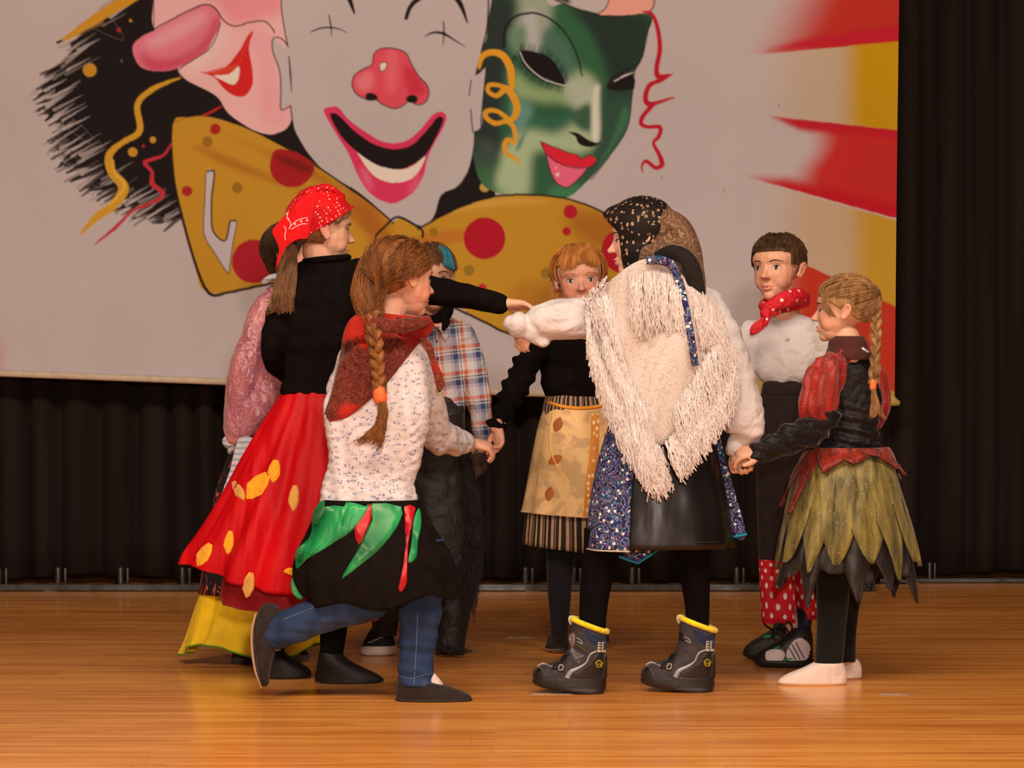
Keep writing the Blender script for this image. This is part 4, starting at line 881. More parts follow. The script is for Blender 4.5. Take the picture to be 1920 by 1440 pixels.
# headscarf: the cloth over the crown, the hanging triangle and the knot
n = N('red_bandana'); o = n.tex(); vz = n.map(o, (1, 1, 1), (0, .6, .3)); d_ = n.vor(vz, 100, .22)
NB = n.math('LESS_THAN', d_, .21); c_ = n.mix(NB, A(205, 6, 18), A(250, 205, 190))
BAND = n.done(c_, .75, n.bump(n.noise(n.map(o, (1, 1, 1)), 22, 3, .5, .5), .35, .02), Specular_IOR_Level=.3)
REDP = cloth('red_cotton', A(210, 6, 18), .75, .1, .4, 22)
pc = [ell((0, -.10, .30), (.86, 1.0, .82)), ell((0, -.45, .05), (.74, .66, .80)), wtube([(.0, .45, .95), (0, -.1, 1.15), (0, -.6, .95)], [(.5, .1), (.62, .12), (.5, .1)], 14, 3, up=(0, 0, 1))]
pc = [([tuple(q) for q in H.W(v)], f) for v, f in pc]
def trim(co, no):
    L = H.L(co); x, y, z = L[:, 0], L[:, 1], L[:, 2]; lim = -.0 + .66 * (y + .25)      # lower edge slopes from the nape up to the brow
    lim = np.maximum(lim, -.62); dz = np.minimum(0, z - lim); k_ = dz < 0
    L2 = L.copy(); L2[:, 2] = np.where(k_, lim + .04 * dz, z); sc = np.where(k_, 1 + .25 * dz.clip(-1, 0), 1); L2[:, 0] *= sc
    return H.W(L2)
scarf = unite('headscarf', pc, .005, BAND, 2, post=trim, disp=ndisp((26, 26, 14), .0045, 3))
tl = k.D - .10
mk('scarf_tail', slab(k, [(598, 362), (592, 385), (584, 415), (578, 446), (560, 448), (543, 458), (530, 474), (522, 492), (516, 507), (520, 484), (523, 466), (514, 444), (511, 431), (530, 408), (556, 382), (578, 364)], lambda x, y: -.115 - .05 * max(0, 1 - abs(x - 560) / 70), .012, 8, 3, ripple=.002), REDP, parent=scarf)
PW = plain('white_print', A(250, 200, 180), .8)
stv = bvh(scarf, [o for o in scarf.children][0])
def prints(lines, dots, w_):
    for L in lines: mk('printed_line', stroke(stv, L, w_, k.D, .0008, 3), PW, parent=scarf)
prints([[(533, 423), (536, 432), (534, 440), (535, 450)], [(541, 396), (538, 408), (545, 418), (542, 430)], [(546, 430), (556, 424), (566, 420), (576, 420)], [(545, 424), (556, 414), (566, 410), (577, 408)]], [], 1.6)
for x, y in ((540, 410), (553, 420), (565, 415), (576, 413), (538, 400)): mk('printed_dot', patch(stv, [(x + 2.4 * math.cos(a), y + 2.4 * math.sin(a)) for a in np.linspace(0, 6.28, 8, endpoint=False)], k.D, .001, 2, -.0005), PW, parent=scarf)
# ---------------------------------------------------------------- running girl with the long braid
k = Kid(dep(1314))
thing('person', tuple(k.p(790, 1315)), 'running girl with long brown braid, rust red kerchief, white printed blouse and blue jeans', 'person')
H = Head(k, 755, 522, 71, 124, -6, -4)
P = H.parts() + [k.tube([(735, 570, 0), (728, 600, 0), (722, 640, 0)], [30, 30, 36]),
    k.prof([(628, 690, 770), (650, 668, 785), (720, 645, 790), (800, 640, 780), (880, 632, 772), (960, 628, 775), (1010, 635, 770)], .42),
    k.tube([(782, 665, .0), (798, 730, .08), (806, 795, .17), (838, 822, .28), (880, 830, .40)], [20, 19, 17, 15, 14.5]),
    k.tube([(672, 665, .03), (650, 730, .10), (680, 790, .2)], [20, 17, 14]),
    k.tube([(740, 985, 0), (785, 1090, 0), (785, 1200, 0), (778, 1270, 0)], [36, 28, 20, 16]), k.tube([(680, 985, 0), (695, 1070, -.02), (690, 1112, -.02), (600, 1145, 0), (515, 1182, 0)], [36, 30, 26, 21, 16]),
    k.tube([(510, 1185, 0), (497, 1220, 0), (494, 1262, 0)], [17, 15, 9]), k.tube([(775, 1285, 0), (860, 1303, 0)], [17, 8])]
P += hand(k.p(878, 830, .40), (1, .25, -.16), (-.15, .35, -1), .122, (.62, .68, .7, .72), 1, .3, .02)
body = unite('body', P, .0032, SKIN, 4, post=H.sculpt, dec=.55, colorf=skin_color(H, (.74, .42, .31), cheek=.7))
face(k, H, body, sides=(1,))
DEN = N('denim'); o = DEN.tex(); DENIM = DEN.done(DEN.ramp(DEN.noise(DEN.map(o, (1, 1, .5)), 9, 4), [(.25, A(26, 34, 52)), (.55, A(44, 60, 88)), (.8, A(84, 100, 126))]), .85, DEN.bump(DEN.noise(o, 18, 3), .5, .02, DEN.bump(DEN.noise(o, 900, 1), .3, .001)), Specular_IOR_Level=.2)
def wr2(co, no):
    z = co[:, 2]; return .0018 * np.sin(z * 190 + 30 * co[:, 0]) * sm(.36, .05, z) + .002 * np.sin(z * 90)
jeans = unite('jeans', [k.prof([(960, 640, 780), (1020, 640, 800), (1060, 650, 815)], .5, 30),
    k.prof([(1010, 730, 834), (1080, 750, 833), (1150, 748, 828), (1205, 748, 818), (1250, 747, 812), (1278, 745, 815), (1286, 746, 812)], .82, 30, 4, 2.2),
    k.tube([(690, 1000, -.01), (706, 1070, -.03), (690, 1120, -.03), (600, 1152, -.01), (518, 1186, 0)], [50, 46, 43, 37, 32], 20)], .005, DENIM, 2, disp=wr2)
tj = bvh(jeans); SEAM = plain('seam_thread', A(112, 116, 128), .8)
mk('seam', stroke(tj, [(783, 1150), (781, 1200), (779, 1240), (776, 1283)], 1.1, k.D, .0016), SEAM, parent=jeans)
mk('seam', stroke(tj, [(748, 1268), (770, 1272), (795, 1266), (812, 1262)], 1.0, k.D, .0016), SEAM, parent=jeans)
mk('seam', stroke(tj, [(530, 1162), (580, 1142), (640, 1118), (668, 1108)], 1.1, k.D, .0016), SEAM, parent=jeans)
SOCK = cloth('white_sock', A(225, 190, 175), .9, .1, .6, 40)
mk('sock', k.prof([(1262, 778, 815), (1275, 784, 826), (1284, 786, 832)], .6, 20), SOCK)
mk('sock', k.tube([(528, 1186, 0), (512, 1194, 0), (504, 1208, 0)], [21, 19, 17]), SOCK)
BSC = cloth('black_canvas_slipper', A(40, 30, 27), .85, .1, .6, 45, 900, .2)
slipper(k, [(1274, 745, 798), (1282, 744, 826), (1290, 743, 850), (1298, 742, 872), (1305, 742, 883), (1312, 743, 884)], BSC, plain('dark_sole', A(40, 28, 22), .8), .36)
s2 = mk('slipper', k.tube([(506, 1150, 0), (502, 1175, 0), (497, 1210, 0), (494, 1250, 0), (496, 1278, 0)], [(22, 20), (25, 24), (22, 26), (15, 27), (9, 20)], 20), BSC)
mk('sole', k.tube([(480, 1152, 0), (474, 1180, 0), (474, 1215, 0), (480, 1255, 0), (491, 1288, 0)], [(2.5, 19), (3, 23), (3, 24), (3, 23), (2.5, 13)], 14), plain('beige_sole', A(190, 148, 115), .7), parent=s2)
# skirt: black with green and red satin leaves
BS = cloth('black_skirt_cloth', A(20, 13, 11), .9, .0, .5, 8, 900, .3, .1)
R2 = k.prof([(936, 602, 790), (960, 592, 797), (1000, 574, 822), (1045, 555, 848), (1085, 553, 856), (1118, 566, 858)], .62, 120, 6, 2.1, raw=True, fold=folds(9, .05, .1, 5), hem=lambda a, t: t ** 4 * (-.030 * max(0, -math.sin(a + .35)) ** 2 + .012 * math.sin(6 * a + 1) + .012))
sk2 = mk('skirt', sheet(R2, .004), BS); t2 = bvh(sk2)
def satin(nm, a, b): 
    n = N(nm); o = n.tex(); return n.done(n.ramp(n.noise(o, 11, 2), [(.3, a), (.7, b)]), .34, n.bump(n.noise(n.map(o, (1, 1, .5), (0, .6, 0)), 12, 2, .5, .6), .6, .03), Specular_IOR_Level=.5)
GRN = satin('green_satin', A(12, 92, 46), A(40, 158, 84)); RDS = satin('red_satin_leaf', A(150, 8, 20), A(214, 22, 32))
for m_, q in ((GRN, [(600, 940), (650, 940), (647, 960), (640, 985), (662, 990), (638, 1010), (600, 1034), (570, 1052), (557, 1067), (553, 1049), (558, 1028), (579, 1010), (585, 990), (585, 972)]), (GRN, [(653, 941), (692, 944), (680, 972), (662, 993), (638, 1010), (640, 985)]),
    (RDS, [(695, 944), (682, 965), (664, 990), (673, 1022), (686, 999), (697, 969)]), (GRN, [(698, 944), (752, 950), (749, 978), (731, 1007), (707, 1034), (677, 1058), (641, 1085), (655, 1058), (677, 1019), (689, 993), (698, 972)]),
    (RDS, [(758, 950), (779, 952), (769, 990), (765, 1028), (764, 1067), (762, 1094), (753, 1109), (747, 1102), (754, 1072), (759, 1034), (764, 990)]), (GRN, [(786, 952), (790, 975), (788, 996), (783, 1019), (782, 1043), (770, 1055), (765, 1050), (770, 1028), (773, 999), (776, 972)])):
    c_ = (632, 994) if q[0] == (600, 940) else ((705, 995) if q[0] == (698, 944) else None)
    mk('leaf_panel', patch(t2, q, k.D, .007, 5, .001, 2, c_), m_)
mk('leaf_panel', slab(k, [(549, 1082), (572, 1098), (565, 1125), (547, 1109)], lambda x, y: -.02, .004, 4, 3), GRN)
# blouse
n = N('printed_blouse'); o = n.tex(); v1 = n.vor(n.map(o, (.75, .75, 1.5)), 60, .9); v2 = n.noise(o, 230, 3, .7); ms = n.math('MULTIPLY', n.math('LESS_THAN', v1, .44), n.math('GREATER_THAN', v2, .535))
c_ = n.mix(ms, A(214, 196, 188), A(112, 110, 136)); BLO = n.done(c_, .85, n.bump(n.noise(n.map(o, (1, 1, 1)), 9, 2, .5, .6), .45, .03), Specular_IOR_Level=.2)
def gath(co, no):     # gathered folds low on the blouse
    z = co[:, 2]; return 0.0009 * np.sin(z * 240 + 5 * np.sin(co[:, 0] * 37)) * sm(.80, .70, z) + .003 * np.sin(co[:, 0] * 120 + z * 20)
blo = [k.prof([(630, 690, 792), (645, 655, 806), (680, 640, 812), (720, 624, 815), (760, 607, 812), (800, 610, 806), (850, 615, 794), (900, 606, 778), (930, 601, 782), (950, 600, 787)], .52, 40, 4, 2.2),
    k.tube([(784, 668, .0), (798, 715, .05), (803, 765, .12), (812, 808, .20), (838, 824, .28), (866, 829, .36)], [26, 30, 34, 36, 31, 23], 20), k.tube([(818, 812, .20), (845, 838, .29), (860, 838, .34)], [24, 19, 14]), k.tube([(668, 668, .03), (645, 730, .09), (660, 790, .14)], [30, 32, 26])]
blouse = unite('blouse', blo, .0045, BLO, 2, disp=multi(gath, ndisp((12, 12, 8), .008, 3)))
mk('cuff', k.tube([(864, 829, .355), (871, 830, .375)], [25, 22], 22, 2), BLO, parent=blouse)
# kerchief over the shoulders
n = N('rust_kerchief'); o = n.tex(); z_ = n.xyz(o)[2]
pat = n.noise(n.map(o, (1, 1, 1)), 110, 3, .7, 1.5); fig = n.ramp(pat, [(.38, A(40, 18, 13)), (.52, A(100, 34, 22)), (.7, A(124, 78, 54))])
zone = n.ramp(n.noise(o, 7, 1, .4), [(.50, 0), (.56, .9)]); c_ = n.mix(zone, n.ramp(n.noise(o, 8, 2), [(.35, A(120, 16, 8)), (.65, A(176, 34, 18))]), fig)
KER = n.done(c_, .8, n.bump(n.noise(o, 14, 3), .6, .03), Specular_IOR_Level=.2, Sheen_Weight=.2)
tb2 = bvh(blouse, body)
ker = mk('kerchief', patch(tb2, [(664, 592), (700, 586), (745, 590), (800, 594), (814, 612), (800, 634), (785, 645), (756, 680), (723, 722), (700, 744), (684, 758), (650, 783), (608, 788), (618, 745), (630, 700), (638, 660), (646, 618)], k.D, .014, 14, .002, 3, (705, 660)), KER)
mk('kerchief_end', slab(k, [(786, 634), (806, 640), (819, 676), (833, 716), (822, 736), (812, 700), (802, 665)], lambda x, y: -.085, .008, 5, 3), KER, parent=ker)
FUR = cloth('paisley_edge', A(70, 40, 30), .9, .3, 1, 90, 700, .5)
mk('neck_roll', k.tube([(690, 600, -.09), (730, 612, -.12), (770, 608, -.11), (800, 600, -.08)], [11, 13, 13, 9], 14), KER, parent=ker)
# hair
HP = hair_mat('red_brown_hair', (.10, .034, .010), (.36, .15, .048), scale=70)
tie = H.L(k.p(700, 592, -.06)); 
mk('hair_base', cap(H, lambda x, y, z: (z > .05 + .85 * (y - .15)) and not (abs(x) > .62 and y > -.30 and y < .0 and z < .08 and z > -.34) and z > -.62, 1.0), HP)
st = [(az, el) for az in (14, 38, 60, 78) for el in (28, 46, 62)] + [(52, 14), (66, 12), (80, 8), (88, 16)] + [(100, 8), (112, -4), (95, 30), (120, 20), (-20, 60), (-60, 60), (0, 75), (150, 60), (180, 70), (-140, 50), (180, 40), (-150, 10)]
en = (158, -36)
tp_ = k.p(702, 600, -.06)
scalp('hair', H, st, en, 1500, HP, .0009, 5, 1.02, 1.02, .05, .004, steps=12, wig=.002, endpt=tp_, taper=.6)
scalp('flyaway_hair', H, st, (150, -38), 110, HP, .0005, 8, 1.08, 1.1, .10, .008, steps=14, wig=.008, endpt=k.p(704, 612, -.08))
mk('hair_roll', k.tube([(684, 500, -.0), (676, 545, -.02), (684, 580, -.04), (700, 602, -.06)], [16, 19, 18, 14], 16), HP)
mk('hair_core', k.tube([(700, 500, .0), (692, 545, -.01), (697, 580, -.03), (702, 600, -.06)], [30, 30, 22, 15], 16), HP)
mk('hair_sweep', strands([[k.p(700, 470, -.03), k.p(676, 520, -.06), k.p(684, 570, -.08), k.p(702, 606, -.08)], [k.p(690, 500, .03), k.p(664, 545, .0), k.p(676, 590, -.05), k.p(700, 612, -.07)]], 480, .0010, .007, 21, 3, 10, .6, .1, .004), HP)
bpath = [k.p(700, 590, -.085), k.p(701, 625, -.12), k.p(706, 665, -.125), k.p(710, 705, -.125), k.p(712, 738, -.125)]
braid(bpath, 17 * k.s, HP, turns=5, r=.0012, seed=3, taper=.75, strands_n=34)
mk('hair_tie', k.tube([(712, 736, -.125), (713, 747, -.125)], [13, 13], 16, 2), plain('orange_elastic', A(240, 100, 50), .6))
mk('braid_end', strands([[k.p(712, 742, -.125), k.p(712, 775, -.14), k.p(700, 805, -.14), k.p(655, 834, -.13)], [k.p(713, 742, -.125), k.p(716, 780, -.145), k.p(705, 815, -.14), k.p(690, 832, -.14)], [k.p(714, 742, -.125), k.p(722, 775, -.14), k.p(718, 815, -.14), k.p(710, 846, -.14)], [k.p(712, 742, -.125), k.p(716, 775, -.14), k.p(712, 810, -.14), k.p(705, 825, -.14)]], 420, .0011, .004, 12, 3, 12, .3, .3, .003), HP)
# ---------------------------------------------------------------- child in the pink brocade blouse (half hidden)
k = Kid(dep(1243))
thing('person', tuple(k.p(500, 1244)), 'dark haired child in pink brocade blouse and yellow flounced skirt behind the red satin skirt', 'person')
H = Head(k, 556, 480, 62, 70, 0)
P = H.parts() + [k.tube([(556, 530, 0), (552, 560, 0)], [26, 30]), k.prof([(548, 525, 580), (575, 500, 620), (650, 490, 620), (760, 495, 610), (860, 490, 610), (920, 490, 610)], .42),
    k.tube([(508, 590, 0), (470, 680, 0), (448, 770, 0), (455, 840, -.02)], [19, 17, 15, 13]), k.tube([(610, 590, 0), (625, 680, 0), (615, 760, 0)], [19, 17, 14]),
    k.tube([(530, 900, 0), (490, 1050, 0), (462, 1215, 0)], [40, 28, 15]), k.tube([(580, 900, .05), (565, 1050, .05), (548, 1200, .05)], [38, 26, 15]), k.tube([(460, 1222, 0), (500, 1236, 0)], [14, 8])]
P += hand(k.p(457, 842, -.02), (.5, -.3, -1), (1, 0, 0), .11, (.5,) * 4, 1); P += hand(k.p(615, 762, 0), (.2, -.2, -1), (1, 0, 0), .11, (.5,) * 4, 1)
body = unite('body', P, .0036, SKIN, 3, post=H.sculpt, dec=.5, colorf=skin_color(H)); face(k, H, body)
n = N('pink_brocade'); o = n.tex(); f = n.math('FRACT', n.math('ADD', n.math('MULTIPLY', n.vor(o, 30, .9), 3), n.noise(o, 40, 3, .6, 1))); em = n.math('LESS_THAN', f, .13)
c_ = n.mix(em, n.ramp(n.noise(n.map(o, (1, 1, .5)), 9, 3, .6, .8), [(.3, A(118, 40, 52)), (.52, A(168, 92, 104)), (.72, A(214, 128, 112))]), A(208, 140, 138)); BRO = n.done(c_, .36, n.bump(n.noise(n.map(o, (1, 1, .6)), 14, 3, .55, .8), .8, .03), Sheen_Weight=.3, Specular_IOR_Level=.6)
bl3 = [k.prof([(530, 520, 590), (548, 496, 612), (600, 478, 624), (680, 470, 626), (760, 470, 620), (820, 474, 616)], .5, 36, 4, 2.2), k.tube([(505, 575, -.01), (482, 635, -.02), (462, 700, -.03), (452, 765, -.03), (450, 800, -.03), (450, 818, -.03)], [26, 32, 36, 34, 30, 26], 24), k.tube([(520, 690, -.05), (500, 740, -.05), (470, 790, -.04)], [22, 28, 26])]
unite('blouse', bl3, .005, BRO, 2, disp=multi(ndisp((14, 14, 9), .012, 8), ndisp((40, 40, 26), .005, 3)))
PBL = N('pale_checked_cotton'); o = PBL.tex(); x_ = PBL.xyz(o); PBL = PBL.done(PBL.mix(PBL.math('LESS_THAN', PBL.math('FRACT', PBL.math('MULTIPLY', x_[2], 60)), .4), A(196, 186, 180), A(150, 152, 160)), .85, PBL.bump(PBL.noise(o, 30, 2), .5, .02))
mk('inner_sleeve', k.tube([(428, 828, -.03), (436, 836, -.03), (432, 846, -.03)], [(12, 14), (12, 14), (6, 9)], 14), PBL); mk('lace_collar', k.tube([(496, 528, -.02), (512, 520, -.04), (540, 518, -.06)], [6, 7, 6], 10), PBL)
EMB = N('embroidered_black'); o = EMB.tex(); f = EMB.noise(EMB.map(o, (1, 1, .5)), 42, 2, .5, 1.5); EMB = EMB.done(EMB.ramp(f, [(0, A(18, 12, 14)), (.56, A(18, 12, 14)), (.58, A(160, 40, 70)), (.64, A(206, 110, 30)), (.70, A(110, 40, 100))], 'CONSTANT'), .85)
R3 = k.prof([(815, 442, 620), (860, 426, 640), (920, 405, 655), (1000, 392, 665), (1112, 374, 672)], .6, 90, 5, 2.1, raw=True, fold=folds(8, .03, .1, 3)); mk('dress', sheet(R3, .004), EMB)
mk('checked_apron', slab(k, [(447, 822), (476, 822), (470, 850), (440, 905), (415, 930), (432, 880)], lambda x, y: -.17, .004, 4, 2), PBL)
YC = cloth('yellow_cotton', A(236, 186, 20), .6, .1, .6, 9, 900, .1); GB = cloth('green_binding', A(100, 140, 30), .8)
Rf = k.prof([(1104, 376, 600), (1120, 372, 606), (1160, 360, 612), (1200, 348, 612), (1228, 336, 606)], .52, 130, 5, 2.1, raw=True, fold=folds(10, .085, .0, 5, .5), hem=lambda a, t: t ** 3 * .020 * (1 + math.sin(3.2 * a + 1.2)) * (1 if math.cos(a) > -.85 else .3))
fl3 = mk('flounce', sheet(Rf, .004), YC); mk('hem_binding', wtube([tuple(p) for p in Rf[-1]] + [tuple(Rf[-1][0])], [.0028] * 131, 6, 1, False), GB, parent=fl3)
GSO = plain('grey_shoe', A(74, 62, 56), .7)
def sh3(x0, x1, y0, y1, dd, m_):
    s_ = mk('shoe', k.prof([(y0, x0 + 2, x0 + (x1 - x0) * .5, dd), (y0 + (y1 - y0) * .4, x0 + 1, x0 + (x1 - x0) * .8, dd), (y1 - 8, x0, x1, dd), (y1 - 5, x0, x1, dd)], .38, 34, 3, 2.3), plain('dark_shoe', A(36, 24, 20), .6)); mk('shoe_sole', k.prof([(y1 - 12, x0 - 1, x1 + 1, dd), (y1 - 3, x0 - 1, x1 + 1, dd), (y1, x0 + 2, x1 - 2, dd)], .39, 34, 2, 2.4), m_, parent=s_)
sh3(435, 530, 1195, 1244, 0, GSO); sh3(508, 582, 1192, 1238, dep(1238) - k.D, plain('pale_shoe_sole', A(150, 138, 130), .6))
HN = hair_mat('dark_brown_hair', (.016, .010, .007), (.06, .035, .02)); mk('hair_base', cap(H, lambda x, y, z: z > .2 + .7 * y, 1.02), HN); scalp('hair', H, [(0, 80), (40, 60), (80, 60), (120, 60), (160, 60), (-160, 60), (-120, 60), (-80, 60), (-40, 60)], [(20, 40), (60, -10), (90, -20), (120, -36), (160, -44), (-160, -44), (-120, -36), (-90, -20), (-60, -10)], 500, HN, .0013, 3, 1.04, 1.05, .04, .003)
mk('hanging_hair', k.tube([(522, 445, .0), (512, 470, .0), (512, 500, .0), (520, 515, .0)], [10, 16, 14, 6], 14), HN)
# ---------------------------------------------------------------- child in the checked shirt (half hidden)
k = Kid(dep(1228))
thing('person', tuple(k.p(770, 1228)), 'child in orange and blue checked shirt with blue streak in hair, behind the outstretched arm', 'person')
H = Head(k, 806, 524, 62, 12, 0, 4)
P = H.parts() + [k.tube([(808, 570, .02), (812, 600, .02)], [26, 30]), k.prof([(590, 790, 838), (618, 752, 872), (700, 762, 862), (800, 768, 856), (880, 770, 850)], .34),
    k.tube([(868, 630, 0), (885, 690, 0), (898, 760, -.03), (900, 815, -.06)], [18, 17, 15, 13]), k.tube([(756, 630, 0), (738, 700, 0), (735, 790, 0)], [18, 16, 13]),
    k.tube([(780, 860, 0), (750, 1000, 0), (722, 1110, 0), (712, 1200, 0)], [28, 22, 17, 13]), k.tube([(830, 860, 0), (838, 1000, 0), (840, 1110, 0), (838, 1200, 0)], [28, 22, 17, 13])]
P += hand(k.p(901, 815, -.06), (.35, -.2, -1), (-.3, -1, 0), .108, (.8,) * 4, 1); P += hand(k.p(735, 792, 0), (0, -.2, -1), (-1, 0, 0), .11, (.5,) * 4, 1)
body = unite('body', P, .0034, SKIN, 3, post=H.sculpt, dec=.5, colorf=skin_color(H, (.50, .28, .20), (.5, .2, .15))); face(k, H, body, iris=(.04, .02, .01))
n = N('checked_flannel'); o = n.map(n.tex(), (1, 1, 1), (0, .10, 0)); x_ = n.xyz(o); wob = n.math('MULTIPLY', n.noise(n.tex(), 14, 2), .05)
st_ = [(0, A(196, 178, 170)), (.16, A(150, 140, 150)), (.30, A(56, 66, 96)), (.50, A(180, 170, 170)), (.58, A(36, 34, 44)), (.62, A(206, 186, 160)), (.70, A(206, 92, 44)), (.84, A(200, 182, 176))]
fx = n.math('FRACT', n.math('ADD', n.math('MULTIPLY', x_[0], 15), wob)); fz = n.math('FRACT', n.math('ADD', n.math('MULTIPLY', x_[2], 13), wob))
c_ = n.mix(.5, n.ramp(fx, st_, 'CONSTANT'), n.ramp(fz, st_, 'CONSTANT')); FLN = n.done(c_, .9, n.bump(n.noise(n.tex(), 16, 3, .5, .5), .6, .03, n.bump(n.noise(n.tex(), 800, 1), .2, .001)), Specular_IOR_Level=.15)
s4 = [k.prof([(594, 786, 842), (606, 766, 866), (622, 746, 882), (680, 742, 884), (760, 748, 872), (850, 752, 868)], .52, 36, 4, 2.2), k.tube([(866, 626, 0), (884, 680, 0), (894, 730, -.02), (902, 780, -.04), (905, 812, -.06)], [26, 25, 25, 22, 18]), k.tube([(758, 628, 0), (738, 700, 0), (735, 780, 0)], [26, 22, 16])]
shirt = unite('shirt', s4, .0045, FLN, 2, disp=multi(ndisp((16, 16, 16), .008, 7), lambda co, no: .004 * np.sin(co[:, 2] * 130 + co[:, 0] * 70) * sm(.05, .12, co[:, 0])))
ts = bvh(shirt)
mk('collar_flap', slab(k, [(806, 600), (826, 592), (838, 600), (846, 618), (836, 640), (824, 618)], lambda x, y: -.125, .005, 4, 2), FLN, parent=shirt); mk('collar_flap', slab(k, [(808, 600), (796, 598), (786, 612), (792, 636), (804, 620)], lambda x, y: -.125, .005, 4, 2), FLN, parent=shirt)
mk('placket', stroke(ts, [(816, 622), (822, 680), (826, 740)], 7, k.D, .002, 3), FLN, parent=shirt)
for y in (640, 672, 704): mk('button', patch(ts, [(819 + (y - 640) * .06 + 2.4 * math.cos(a), y + 2.6 * math.sin(a)) for a in np.linspace(0, 6.28, 8, endpoint=False)], k.D, .005, 2, .001), plain('dark_button', A(40, 30, 40), .4), parent=shirt)
mk('black_neck_scarf', unite_scarf if False else k.tube([(790, 592, -.08), (808, 600, -.11), (826, 596, -.11), (838, 584, -.08), (842, 572, -.04)], [7, 9, 12, 12, 8], 14), BLACKKNIT); mk('scarf_end', k.tube([(830, 590, -.12), (836, 604, -.135), (832, 616, -.138)], [9, 8, 4], 12), BLACKKNIT)
# black velvet skirt-like trousers with tattered fringe
n = N('dark_velvet'); o = n.tex(); DV = n.done(n.ramp(n.noise(n.map(o, (1, 1, .6)), 22, 4, .7, 1), [(.4, A(12, 8, 8)), (.75, A(32, 26, 30))]), .6, n.bump(n.noise(o, 16, 2, .5, .8), .4, .03), Sheen_Weight=.1)
R4 = k.prof([(728, 765, 862), (745, 762, 872), (800, 758, 872), (900, 756, 880), (1000, 754, 890), (1080, 752, 890), (1120, 754, 884)], .6, 90, 5, 2.2, raw=True, fold=folds(7, .04, .05, 2)); mk('velvet_tunic', sheet(R4, .004), DV)
mk('trouser_leg', k.prof([(860, 800, 862), (960, 806, 874), (1060, 812, 884), (1140, 814, 880), (1200, 816, 872), (1222, 818, 870)], .7, 40, 4, 2.2, fold=folds(6, .06, 0, 3), hem=lambda a, t: t ** 3 * .012 * math.sin(5 * a)), DV); mk('trouser_leg', k.prof([(860, 744, 812), (960, 724, 800), (1060, 704, 776), (1120, 696, 756), (1180, 698, 746), (1192, 700, 744)], .85, 40, 4, 2.2), DV)
g4 = [[k.p(874, 840, -.05), k.p(888, 900, -.05), k.p(896, 980, -.04)], [k.p(880, 900, -.06), k.p(892, 980, -.06), k.p(900, 1060, -.05)], [k.p(882, 1000, -.06), k.p(894, 1060, -.05), k.p(890, 1120, -.05)], [k.p(870, 1060, -.08), k.p(880, 1130, -.06), k.p(872, 1190, -.06)]]
mk('tattered_fringe', strands(g4, 260, .0014, .010, 41, 3, 9, .3, .3, .008), DV, kind='stuff')
FB = cloth('brown_fringe', A(84, 56, 44), .9, .2, .5, 80, 900, .5)
mk('shawl_fringe', strands([[k.p(886, 850, -.12), k.p(890, 870, -.13), k.p(892, 896, -.13)], [k.p(912, 850, -.12), k.p(912, 870, -.13), k.p(908, 886, -.13)]], 70, .0014, .003, 42, 3, 8, .5, .4, .003), FB, kind='stuff')
mk('hem_fringe', strands([[k.p(822, 1212, -.06), k.p(836, 1222, -.08), k.p(850, 1225, -.09)], [k.p(862, 1212, -.06), k.p(880, 1222, -.07), k.p(892, 1224, -.07)]], 50, .0011, .004, 43, 3, 7, .4, .4, .003), DV, kind='stuff')
SW4 = plain('canvas_white_sole', A(205, 176, 155), .6)
def sn4(x0, x1, y0, y1, dd):
    s_ = mk('sneaker', k.prof([(y0, x0 + (x1 - x0) * .3, x1 - (x1 - x0) * .1, dd), (y0 + (y1 - y0) * .45, x0 + (x1 - x0) * .1, x1 - 2, dd), (y1 - 14, x0 + 2, x1 - 1, dd), (y1 - 8, x0, x1, dd)], .6, 34, 3, 2.3), plain('canvas_black', A(18, 13, 13), .8)); mk('sneaker_sole', k.prof([(y1 - 17, x0 + 4, x1 + 1, dd), (y1 - 10, x0 - 1, x1 + 2, dd), (y1 - 3, x0, x1 + 1, dd), (y1, x0 + 4, x1 - 3, dd)], .62, 34, 2, 2.4), SW4, parent=s_)
    t = bvh(s_); 
    for i in range(3): mk('lace', stroke(t, [(x0 + 14 + i * 9, y1 - 22 - i * 4), (x0 + 24 + i * 9, y1 - 24 - i * 4)], 2, k.D + dd, .003, 2), SW4, parent=s_)
    return t, s_
t4, s4_ = sn4(676, 742, 1178, 1227, 0); txt(t4, 'VANES', 718, 1190, 7, 0, k.D, plain('grey_lettering', A(100, 90, 86), .7), s4_, .002)
sn4(818, 862, 1180, 1222, dep(1222) - k.D)
HQ = hair_mat('mid_brown_hair', (.05, .024, .012), (.20, .10, .048)); HBL = hair_mat('blue_hair_streak', (.01, .12, .20), (.05, .30, .42))
mk('hair_base', cap(H, lambda x, y, z: z > .30 + .35 * y, 1.0), HQ)
scalp('hair', H, [(0, 85), (30, 80), (60, 70), (90, 70), (130, 70), (180, 70), (-130, 70), (-90, 70), (-60, 70), (-30, 80), (0, 85)], [(0, 14), (36, 10), (66, 2), (92, -4), (130, -20), (180, -30), (-130, -20), (-92, -4), (-66, 2), (-36, 10), (0, 14)], 900, HQ, .0011, 3, 1.03, 1.03, .05, .004, lenj=.15)
scalp('blue_streak', H, [(-34, 60), (-44, 58), (-54, 54)], [(-26, 10), (-36, 6), (-48, 2)], 260, HBL, .0012, 5, 1.06, 1.06, .05, .003)
